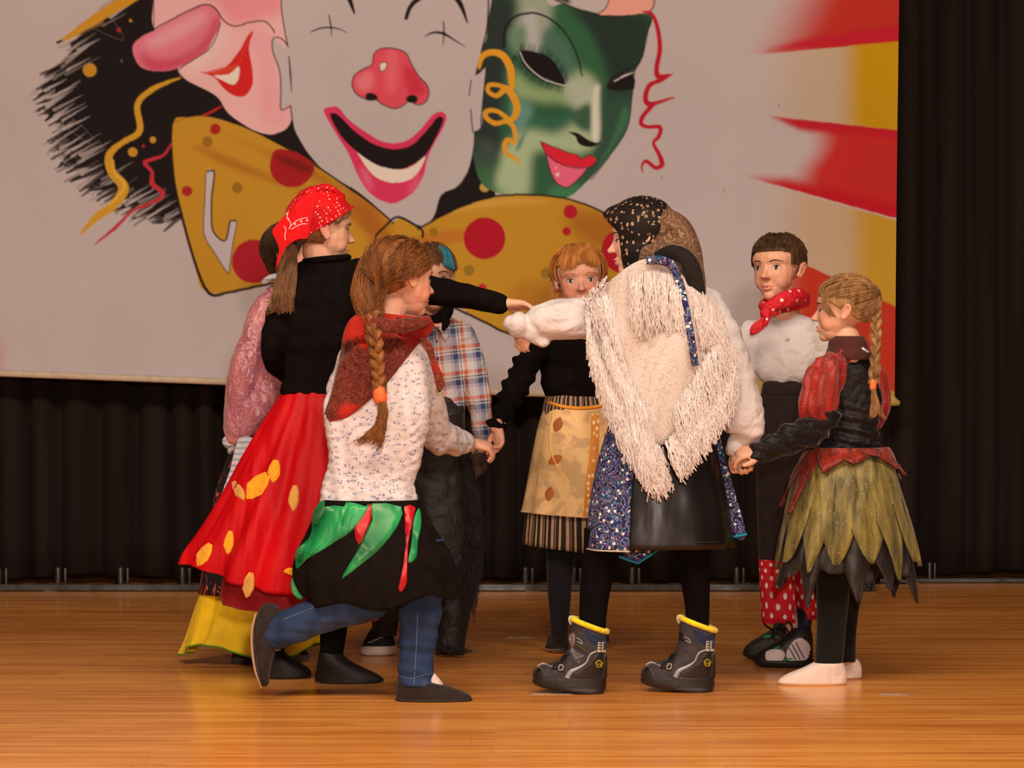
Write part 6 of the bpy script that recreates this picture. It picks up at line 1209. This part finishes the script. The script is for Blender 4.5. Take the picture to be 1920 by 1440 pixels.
# ---------------------------------------------------------------- boy with the red neckerchief
k = Kid(dep(1250))
thing('person', tuple(k.p(1470, 1250)), 'short haired boy in white shirt, red neckerchief and dark trousers with red dotted legs', 'person')
H = Head(k, 1458, 503, 64, -33, 0, 2)
P = H.parts() + [k.tube([(1466, 555, .01), (1470, 590, .01)], [27, 30]), k.prof([(598, 1445, 1500), (625, 1420, 1530), (700, 1425, 1515), (760, 1450, 1500), (850, 1448, 1500), (900, 1448, 1500)], .32),
    k.tube([(1402, 640, 0), (1388, 700, .0), (1398, 780, -.04)], [18, 15, 12]), k.tube([(1536, 640, 0), (1560, 700, 0), (1565, 770, 0)], [18, 15, 12]),
    k.tube([(1455, 880, 0), (1458, 1040, 0), (1480, 1150, 0), (1494, 1222, 0)], [24, 18, 14, 12]), k.tube([(1505, 880, .03), (1508, 1040, .06), (1506, 1150, .08), (1500, 1205, .10)], [24, 18, 14, 12])]
P += hand(k.p(1398, 784, -.04), (.0, -.2, -1), (-1, 0, 0), .11, (.5,) * 4, 1); P += hand(k.p(1565, 772, 0), (0, -.1, -1), (-1, 0, 0), .11, (.5,) * 4, 1)
body = unite('body', P, .0030, SKIN, 4, post=H.sculpt, dec=.6, colorf=skin_color(H, (.68, .38, .27), (.66, .26, .19), cheek=.3))
face(k, H, body, iris=(.03, .015, .01), brow=(.06, .03, .016), open_=.092, brow_r=.018)
tb7 = bvh(body); mk('mouth_opening', hpatch(tb7, H, [(-.10, -.555), (-.03, -.535), (.05, -.54), (.10, -.56), (.04, -.585), (-.04, -.588)], .006, 3, -.004), plain('mouth_inside', (.16, .05, .04), .5)); mk('teeth', hpatch(tb7, H, [(-.07, -.548), (0, -.54), (.07, -.55), (.0, -.562)], .014, 2, .004), plain('teeth', (.6, .5, .44), .3))
mk('sock', k.tube([(1496, 1158, .02), (1500, 1185, .01), (1501, 1200, .01)], [18, 17, 17], 16), cloth('navy_sock', A(34, 36, 50), .9, .1, .5, 40)); mk('sock', k.tube([(1506, 1150, .08), (1500, 1200, .10)], [19, 17], 16), cloth('navy_sock_2', A(34, 36, 50), .9, .1, .5, 40))
DKT = cloth('dark_trousers', A(40, 28, 26), .9, .1, .5, 7, 900, .15)
R7 = k.prof([(714, 1434, 1508), (730, 1428, 1512), (800, 1420, 1524), (900, 1418, 1534), (1000, 1420, 1538), (1048, 1422, 1537)], .55, 90, 5, 2.2, raw=True, fold=folds(5, .03, .1, 4)); mk('trousers', sheet(R7, .005), DKT); mk('waistband', k.prof([(714, 1433, 1509), (728, 1429, 1512), (740, 1427, 1514)], .57, 50, 3, 2.2), DKT)
n = N('polka_dot_red'); uvn = n.tex('UV'); DOT = n.mix(n.math('LESS_THAN', n.vor(n.map(uvn, (1, 1, 1)), 1, .12, dims='2D'), .22), A(206, 16, 34), A(240, 214, 205)); DOTR = n.done(DOT, .8, n.bump(n.noise(n.tex(), 14, 2), .5, .02))
def legc(rows, dd, ph):
    rows = [(*r, dd) for r in rows]; R = k.prof(rows, .72, 60, 4, 2.3, raw=True, fold=folds(4, .03, 0, ph)); v, f = sheet(R, .004); nr = len(R); q = math.cos(.75); sq = math.sin(.75)
    uv = []
    for i in range(nr * 60):
        a, b = (i % 60) / 60 * 13, (i // 60) / (nr - 1) * 6.2; uv.append((a * q - b * sq + ph, a * sq + b * q))
    ob = mk('trouser_leg', (v, f), DOTR, uv=uv * 2); mk('hem', k.prof([(rows[-1][0] - 5, rows[-1][1] - 1, rows[-1][2] + 1, dd), (rows[-1][0], rows[-1][1] - 1, rows[-1][2] + 1, dd)], .73, 50, 2, 2.3, closed=False), cloth('red_hem', A(190, 14, 34), .8), parent=ob)
legc([(1042, 1422, 1490), (1090, 1424, 1492), (1167, 1429, 1492)], 0, .3); legc([(1042, 1476, 1537), (1100, 1484, 1537), (1160, 1490, 1537)], .07, 2.1)
SB, SWH, SG = plain('sneaker_black', A(22, 17, 17), .55), plain('sneaker_white', A(226, 200, 186), .5), plain('sneaker_green', A(40, 150, 60), .5)
def sneaker(dx, dy, dd, full):
    rows = [(1176, 1484, 1520), (1190, 1472, 1523), (1204, 1450, 1524), (1217, 1428, 1524), (1228, 1416, 1524), (1240, 1413, 1523)]
    s_ = mk('sneaker', k.prof(footrows([(r[0] + dy, r[1] + dx, r[2] + dx, dd) for r in rows], 24), .38, 40, 4, 2.3), SB)
    mk('sneaker_sole', k.prof([(1236 + dy, 1412 + dx, 1525 + dx, dd), (1244 + dy, 1415 + dx, 1526 + dx, dd), (1250 + dy, 1428 + dx, 1520 + dx, dd)], .45, 40, 2, 2.3), SB, parent=s_)
    t = bvh(s_); O = lambda q: [(x + dx, y + dy) for x, y in q]; D = k.D + dd
    for i in range(5): mk('lace', stroke(t, O([(1458 + i * 6, 1214 - i * 6), (1470 + i * 5, 1210 - i * 7)]), 2.6, D, .004, 2), BK, parent=s_)
    mk('lace_bow', k.tube([(1470 + dx, 1196 + dy, dd - .04), (1455 + dx, 1186 + dy, dd - .06), (1452 + dx, 1172 + dy, dd - .05), (1466 + dx, 1170 + dy, dd - .05), (1478 + dx, 1184 + dy, dd - .04)], 1.8, 8), BK, parent=s_); mk('lace_bow', k.tube([(1476 + dx, 1192 + dy, dd - .04), (1486 + dx, 1178 + dy, dd - .06), (1478 + dx, 1166 + dy, dd - .05), (1466 + dx, 1178 + dy, dd - .05)], 1.8, 8), BK, parent=s_)
    if full:
        mk('white_panel', patch(t, [(1474, 1226), (1480, 1211), (1490, 1200), (1504, 1196), (1516, 1206), (1521, 1222), (1512, 1237), (1492, 1241), (1478, 1238)], D, .002, 4, 0, 3), SWH, parent=s_); mk('toe_panel', patch(t, [(1436, 1222), (1450, 1217), (1466, 1219), (1472, 1229), (1464, 1241), (1446, 1242), (1436, 1236)], D, .002, 4, 0, 3), SWH, parent=s_)
        for i in range(3): mk('stripe', stroke(t, [(1476 + i * 8, 1210 - i * 3), (1484 + i * 8, 1222 - i * 1), (1492 + i * 8, 1238 - i * 2)], 3, D, .0045, 3), plain('stripe_grey', A(120, 96, 88), .5), parent=s_)
        mk('green_trim', stroke(t, [(1470, 1247), (1472, 1237), (1486, 1235)], 3, D, .004, 2), SG, parent=s_); mk('tongue_mark', stroke(t, [(1452, 1216), (1462, 1212)], 4, D, .004, 2), SG, parent=s_)
    else: mk('green_trim', stroke(t, O([(1452, 1208), (1466, 1206)]), 5, D, .004, 2), SG, parent=s_)
sneaker(0, 0, 0, True); sneaker(-20, -14, dep(1236) - k.D, False)
# shirt
sh = [k.prof([(574, 1452, 1490), (588, 1448, 1498), (602, 1418, 1530), (622, 1396, 1546), (660, 1394, 1550), (700, 1414, 1536), (716, 1432, 1512)], .42, 40, 4, 2.2), k.tube([(1408, 626, 0), (1392, 665, 0), (1386, 715, -.01), (1396, 775, -.04)], [25, 25, 24, 19]), k.tube([(1532, 628, 0), (1556, 680, 0), (1566, 750, 0)], [26, 26, 18])]
unite('shirt', sh, .0045, WCOT, 2, disp=multi(ndisp((11, 11, 7), .007, 2), lambda co, no: .003 * np.sin(co[:, 0] * 110 + 3 * np.sin(co[:, 2] * 20)) * sm(.95, .85, co[:, 2])))
mk('button', ell(tuple(k.p(1477, 636, -.10)), (.006, .003, .006), 10, 6), plain('button', A(170, 165, 175), .4))
# neckerchief
n = N('red_neckerchief'); o = n.tex(); NK = n.done(n.mix(n.math('LESS_THAN', n.vor(o, 40, .4), .20), A(198, 12, 30), A(240, 200, 190)), .7, n.bump(n.noise(o, 30, 3, .5, .8), .6, .02))
nk = mk('neckerchief', k.tube([(1438, 580, -.10), (1450, 572, -.105), (1472, 562, -.10), (1494, 556, -.06), (1508, 560, .0), (1490, 552, .06), (1460, 556, .07), (1438, 566, .02), (1432, 576, -.05), (1438, 581, -.10)], [(11, 8), (13, 9), (16, 10), (16, 11), (14, 11), (10, 9), (8, 8), (9, 8), (11, 8), (11, 8)], 16), NK)
mk('scarf_flap', slab(k, [(1452, 562), (1480, 556), (1512, 552), (1518, 572), (1500, 580), (1470, 586), (1446, 592)], lambda x, y: -.115 + .002 * (x - 1450) * .8, .01, 5, 3), NK, parent=nk)
mk('knot', ell(tuple(k.p(1436, 588, -.125)), (.017, .014, .018), 14, 9), NK, parent=nk); mk('scarf_end', slab(k, [(1438, 592), (1442, 600), (1432, 616), (1418, 626), (1407, 628), (1408, 612), (1422, 600)], lambda x, y: -.135, .007, 4, 3), NK, parent=nk); mk('scarf_end', k.tube([(1438, 590, -.13), (1438, 602, -.14), (1433, 612, -.138)], [6, 5, 3], 10), NK, parent=nk)
# hair
HK = hair_mat('short_dark_hair', (.022, .012, .007), (.11, .055, .028), scale=160)
mk('hair_base', cap(H, lambda x, y, z: (z > .40 + .12 * y) or (y < .40 and z > .06 and abs(x) > .52 and not (abs(x) > .6 and y > -.3 and y < .03 and z < .12)) or (y < .12 and z > -.02 - .5 * (y + .2) and not (abs(x) > .64 and y > -.36 and y < .02 and z < .12)) , 1.0), HK)
st, en = [], []
for az in range(-180, 180, 20):
    for el in (75, 52, 34): st.append((az, el)); en.append((az * .96, el - 22 if abs(az) > 70 else el - 12))
scalp('hair', H, st, en, 2600, HK, .0009, 2, 1.0, 1.015, .012, .0025, steps=6, taper=.3)
scalp('forelock', H, [(a, 50) for a in (-64, -46, -28, -10, 8, 26, 44, 62)], [(a - 4, 21 + (4 if a % 3 else 0)) for a in (-66, -48, -30, -12, 6, 24, 42, 60)], 420, HK, .0010, 4, 1.02, 1.005, .02, .002, steps=7, taper=.2, lenj=.3)
# ---------------------------------------------------------------- girl in black velvet with the leaf skirt
k = Kid(dep(1283))
thing('person', tuple(k.p(1560, 1283)), 'girl with blonde braid, black velvet top, red puff sleeves and olive leaf petal skirt', 'person')
H = Head(k, 1581, 582, 62, -101, 0, 2)
P = H.parts() + [k.tube([(1586, 630, 0), (1592, 665, 0)], [26, 30]), k.prof([(660, 1570, 1618), (690, 1566, 1630), (760, 1570, 1630), (840, 1568, 1632), (900, 1562, 1632), (950, 1562, 1632)], .34),
    k.tube([(1560, 690, -.03), (1542, 750, -.06), (1520, 808, -.10), (1470, 832, -.16), (1424, 848, -.215)], [17, 16, 15, 13, 12.5]), k.tube([(1630, 695, .06), (1634, 755, .12), (1600, 800, .16)], [14, 13, 12]),
    k.tube([(1575, 940, 0), (1564, 1060, 0), (1560, 1160, 0), (1556, 1258, 0)], [36, 24, 19, 15]), k.tube([(1612, 940, .03), (1600, 1060, .06), (1589, 1160, .075), (1589, 1238, .08)], [30, 15, 10, 9])]
P += hand(k.p(1428, 845, -.21), (-1, -.12, -.05), (.05, .6, -1), .118, (.55, .6, .62, .66), 1, -.5, .02)
P += hand(k.p(1598, 802, .16), (-1, .4, -.3), (-1, 0, 0), .10, (.5,) * 4, 1)
body = unite('body', P, .0031, SKIN, 4, post=H.sculpt, dec=.55, colorf=skin_color(H, (.70, .42, .31), (.70, .28, .21), cheek=.5))
face(k, H, body, sides=(-1,), open_=.06, iris=(.03, .03, .03))
BP = cloth('black_trousers', A(14, 10, 10), .9, .1, .4, 8)
mk('trouser_leg', k.prof([(1030, 1528, 1600), (1100, 1530, 1594), (1180, 1531, 1586), (1230, 1528, 1582), (1256, 1526, 1578)], .8, 30, 4, 2.2), BP); mk('trouser_leg', k.prof([(1030, 1565, 1636, .06), (1100, 1568, 1618, .07), (1180, 1572, 1606, .08), (1240, 1574, 1604, .08)], 1.0, 30, 4, 2.2), BP)
WSL = cloth('white_cotton_slipper', A(222, 192, 172), .9, .1, .3, 30, 900, .06); WSO = plain('cream_sole', A(205, 160, 120), .7)
def fwslip(x0, x1, y0, y1, dd):
    L = x1 - x0; rows = [(y0, x0 + L * .52, x1 - L * .06, dd), (y0 + (y1 - y0) * .25, x0 + L * .36, x1 - L * .02, dd), (y0 + (y1 - y0) * .5, x0 + L * .16, x1, dd), (y0 + (y1 - y0) * .75, x0 + L * .03, x1, dd), (y1 - 3, x0, x1 - 1, dd)]
    o = mk('slipper', k.prof(footrows(rows, 24), .37, 40, 3, 2.3), WSL); mk('sole', k.prof([(y1 - 5, x0 - 1, x1 + .5, dd), (y1 - 2, x0 - 1, x1, dd), (y1, x0 + 3, x1 - 3, dd)], .37, 34, 2, 2.3), WSO, parent=o); return o
fwslip(1458, 1588, 1242, 1283, 0); fwslip(1500, 1616, 1236, 1272, dep(1272) - k.D)
# skirts: black, olive and red layers of pointed leaves
R8 = k.prof([(838, 1532, 1650), (860, 1520, 1660), (900, 1500, 1674), (960, 1484, 1690), (1020, 1474, 1700), (1062, 1470, 1704)], .72, 120, 5, 2.05, raw=True, fold=folds(12, .04, .1, 7), hem=lambda a, t: t ** 5 * .018 * math.sin(9 * a))
BKS = N('black_satin_layer'); o = BKS.tex(); BKS = BKS.done(A(24, 19, 20), .5, BKS.bump(BKS.noise(BKS.map(o, (1, 1, .4)), 16, 2, .5, .6), .6, .03), Sheen_Weight=.1)
mk('underskirt', sheet(np.array(R8)[:18], .003), BKS)
def organza(nm, c, c2, alpha):
    n = N(nm); o = n.tex(); f = n.noise(n.map(o, (1, 1, .12)), 42, 3, .6, .4); sp = n.math('MULTIPLY', n.math('LESS_THAN', n.vor(o, 130, 1), .13), n.math('GREATER_THAN', n.noise(o, 30, 1), .52)); cc_ = n.mix(sp, n.ramp(f, [(.32, c), (.68, c2)]), (.85, .75, .5)); return n.done(cc_, .45, n.bump(n.noise(n.map(o, (1, 1, .15)), 30, 2), .5, .02), Alpha=alpha, Sheen_Weight=.3, Specular_IOR_Level=.4)
OLV = organza('olive_organza', A(72, 62, 26), A(150, 128, 58), .84); RDO = organza('red_organza', A(88, 14, 10), A(160, 38, 20), .82); RDP = organza('red_puff_organza', A(120, 8, 12), A(186, 34, 28), .80); EDG = plain('dark_edging', A(40, 26, 16), .8)
rg = random.Random(11)
for i in range(15):
    a = i / 15 * 2 * math.pi + .25; mk('leaf_petal', petal(R8, a, .24, .30, 1.22 + .12 * rg.random(), .002, i, 13, 7, .006, .004, rg.uniform(-.06, .06)), BKS)
def edged(nm, vf, nt, nw, m_):
    o = mk(nm, vf, m_); v = vf[0]; path = [v[i * nw] for i in range(nt // 2, nt)] + [v[(nt - 1) * nw + j] for j in range(1, nw)] + [v[i * nw + nw - 1] for i in range(nt - 2, nt // 2 - 1, -1)]
    mk('edging', wtube(path, [.0010] * len(path), 5, 1), EDG, parent=o)
for i, (a, w_, t1, ts) in enumerate([(math.pi + .15, .22, .95, -.05), (math.pi + .55, .26, 1.02, -.06), (math.pi + .98, .25, .98, .0), (math.pi + 1.38, .24, 1.0, -.05), (math.pi + 1.80, .25, .99, .05), (math.pi + 2.2, .24, 1.03, .10), (math.pi + 2.6, .22, .98, .10), (math.pi + 2.95, .22, .94, .10), (.35, .26, .95, 0), (.85, .27, 1.0, 0), (1.35, .27, .95, 0), (1.85, .27, 1.0, 0), (2.35, .27, .95, 0), (2.85, .26, 1.0, 0)]):
    edged('leaf_petal', petal(R8, a, w_ * 1.12, .02, t1, .012, i, 14, 9, .010, .004, ts), 14, 9, OLV)
for i, (a, w_, t1, ts) in enumerate([(math.pi + .22, .17, .56, -.1), (math.pi + .60, .16, .60, -.06), (math.pi + 1.1, .24, .32, 0), (math.pi + 1.6, .26, .24, .0), (math.pi + 2.05, .22, .16, .05), (math.pi + 2.5, .26, .30, .1), (math.pi + 2.95, .25, .36, .15), (.4, .3, .4, 0), (1.0, .3, .34, 0), (1.6, .3, .4, 0), (2.2, .3, .34, 0), (2.8, .3, .4, 0)]):
    edged('leaf_petal', petal(R8, a, w_ * 1.25, -.0, t1, .022, i, 12, 9, .012, .004, ts), 12, 9, RDO)
mk('petal_tip', k.tube([(1655, 870, -.02), (1672, 868, -.03), (1688, 872, -.03)], [(5, 3), (4, 3), (.8, .8)], 8), RDO)
# velvet top
n = N('black_velvet'); o = n.tex(); VEL = n.done(n.ramp(n.noise(o, 22, 4, .7, 1), [(.35, A(9, 7, 8)), (.75, A(34, 26, 27))]), .55, n.bump(n.noise(o, 18, 3, .5, .8), .45, .02), Sheen_Weight=.22, Sheen_Roughness=.35, Specular_IOR_Level=.25)
tp8 = [k.prof([(655, 1568, 1620), (668, 1552, 1634), (700, 1546, 1646), (750, 1550, 1652), (790, 1552, 1650), (820, 1542, 1648), (846, 1532, 1650)], .56, 36, 4, 2.2), k.tube([(1545, 782, -.07), (1528, 800, -.08), (1504, 816, -.12), (1470, 830, -.16), (1440, 842, -.195), (1420, 848, -.215)], [28, 30, 29, 25, 21, 19], 22), k.tube([(1634, 700, .06), (1638, 758, .12), (1604, 798, .16)], [20, 18, 16])]
unite('velvet_top', tp8, .0045, VEL, 2, disp=multi(ndisp((12, 12, 26), .008, 6), ndisp((70, 70, 70), .003, 2), lambda co, no: .004 * np.sin(co[:, 2] * 200 + co[:, 0] * 40) * sm(.80, .74, co[:, 2])))
unite('puff_sleeve', [k.tube([(1574, 672, -.04), (1558, 690, -.055), (1543, 718, -.065), (1534, 750, -.07), (1532, 776, -.07)], [20, 32, 38, 36, 30], 28)], .004, RDP, 1, disp=multi(ndisp((50, 50, 9), .012, 3), ndisp((16, 16, 16), .008, 1))); mk('puff_sleeve', k.tube([(1634, 678, .06), (1648, 715, .07), (1652, 760, .06), (1645, 796, .03)], [12, 18, 19, 10], 24), RDP)
TURT = cloth('brown_turtleneck', A(72, 34, 28), .9, .1, .5, 22)
mk('turtleneck', k.prof([(630, 1560, 1618), (640, 1554, 1624), (652, 1552, 1628), (664, 1548, 1634), (674, 1552, 1634)], 1.0, 40, 4, 2.1), TURT); mk('shirt_collar_tip', k.tube([(1618, 654, -.045), (1628, 660, -.04)], [3, 2], 8), WCOT)
# hair
HZ = hair_mat('dark_blonde_hair', (.16, .075, .028), (.50, .29, .13), scale=110)
mk('hair_base', cap(H, lambda x, y, z: (z > .08 + .60 * (y - .12)) and z > -.52 and not (abs(x) > .62 and y > -.30 and y < .0 and z < .08 and z > -.34), 1.0), HZ)
tie8 = k.p(1634, 566, -.01); st = [(az, el) for az in (-10, -35, -58, -74) for el in (26, 44, 62)] + [(-56, 12), (-70, 10), (-84, 10), (-96, 12), (-105, -4), (-118, -20), (-135, -34), (-160, -42), (0, 75), (60, 60), (110, 30), (150, -20), (180, -44)]
scalp('hair', H, st, (180, 18), 1300, HZ, .0009, 6, 1.01, 1.04, .035, .003, steps=11, wig=.001, endpt=tie8)
scalp('loose_strands', H, [(-30, 40), (-40, 30), (-52, 22)], [(-52, -30), (-62, -36), (-70, -40)], 40, HZ, .0007, 14, 1.01, .98, .04, .003, taper=.2)
mk('hair_tie', k.tube([(1628, 564, -.01), (1637, 569, -.015)], [(11, 11), (11, 11)], 14, 2), plain('orange_hair_elastic', A(240, 110, 50), .6))
braid([k.p(1634, 567, -.015), k.p(1642, 590, -.03), k.p(1643, 630, -.06), k.p(1641, 675, -.075), k.p(1638, 718, -.08)], 13.5 * k.s, HZ, turns=5.5, r=.0010, seed=8, taper=.62, strands_n=30)
mk('hair_tie', k.tube([(1637, 714, -.08), (1637, 726, -.08)], [6.5, 6.5], 14, 2), plain('orange_elastic_small', A(250, 110, 60), .6))
mk('braid_end', strands([[k.p(1637, 722, -.08), k.p(1636, 750, -.085), k.p(1632, 785, -.085)], [k.p(1637, 722, -.08), k.p(1638, 750, -.09), k.p(1640, 782, -.09)], [k.p(1638, 722, -.08), k.p(1644, 752, -.09), k.p(1652, 782, -.085)], [k.p(1638, 722, -.08), k.p(1646, 755, -.085), k.p(1662, 788, -.08)]], 150, .0009, .0022, 19, 3, 10, .25, .2, .002), HZ)
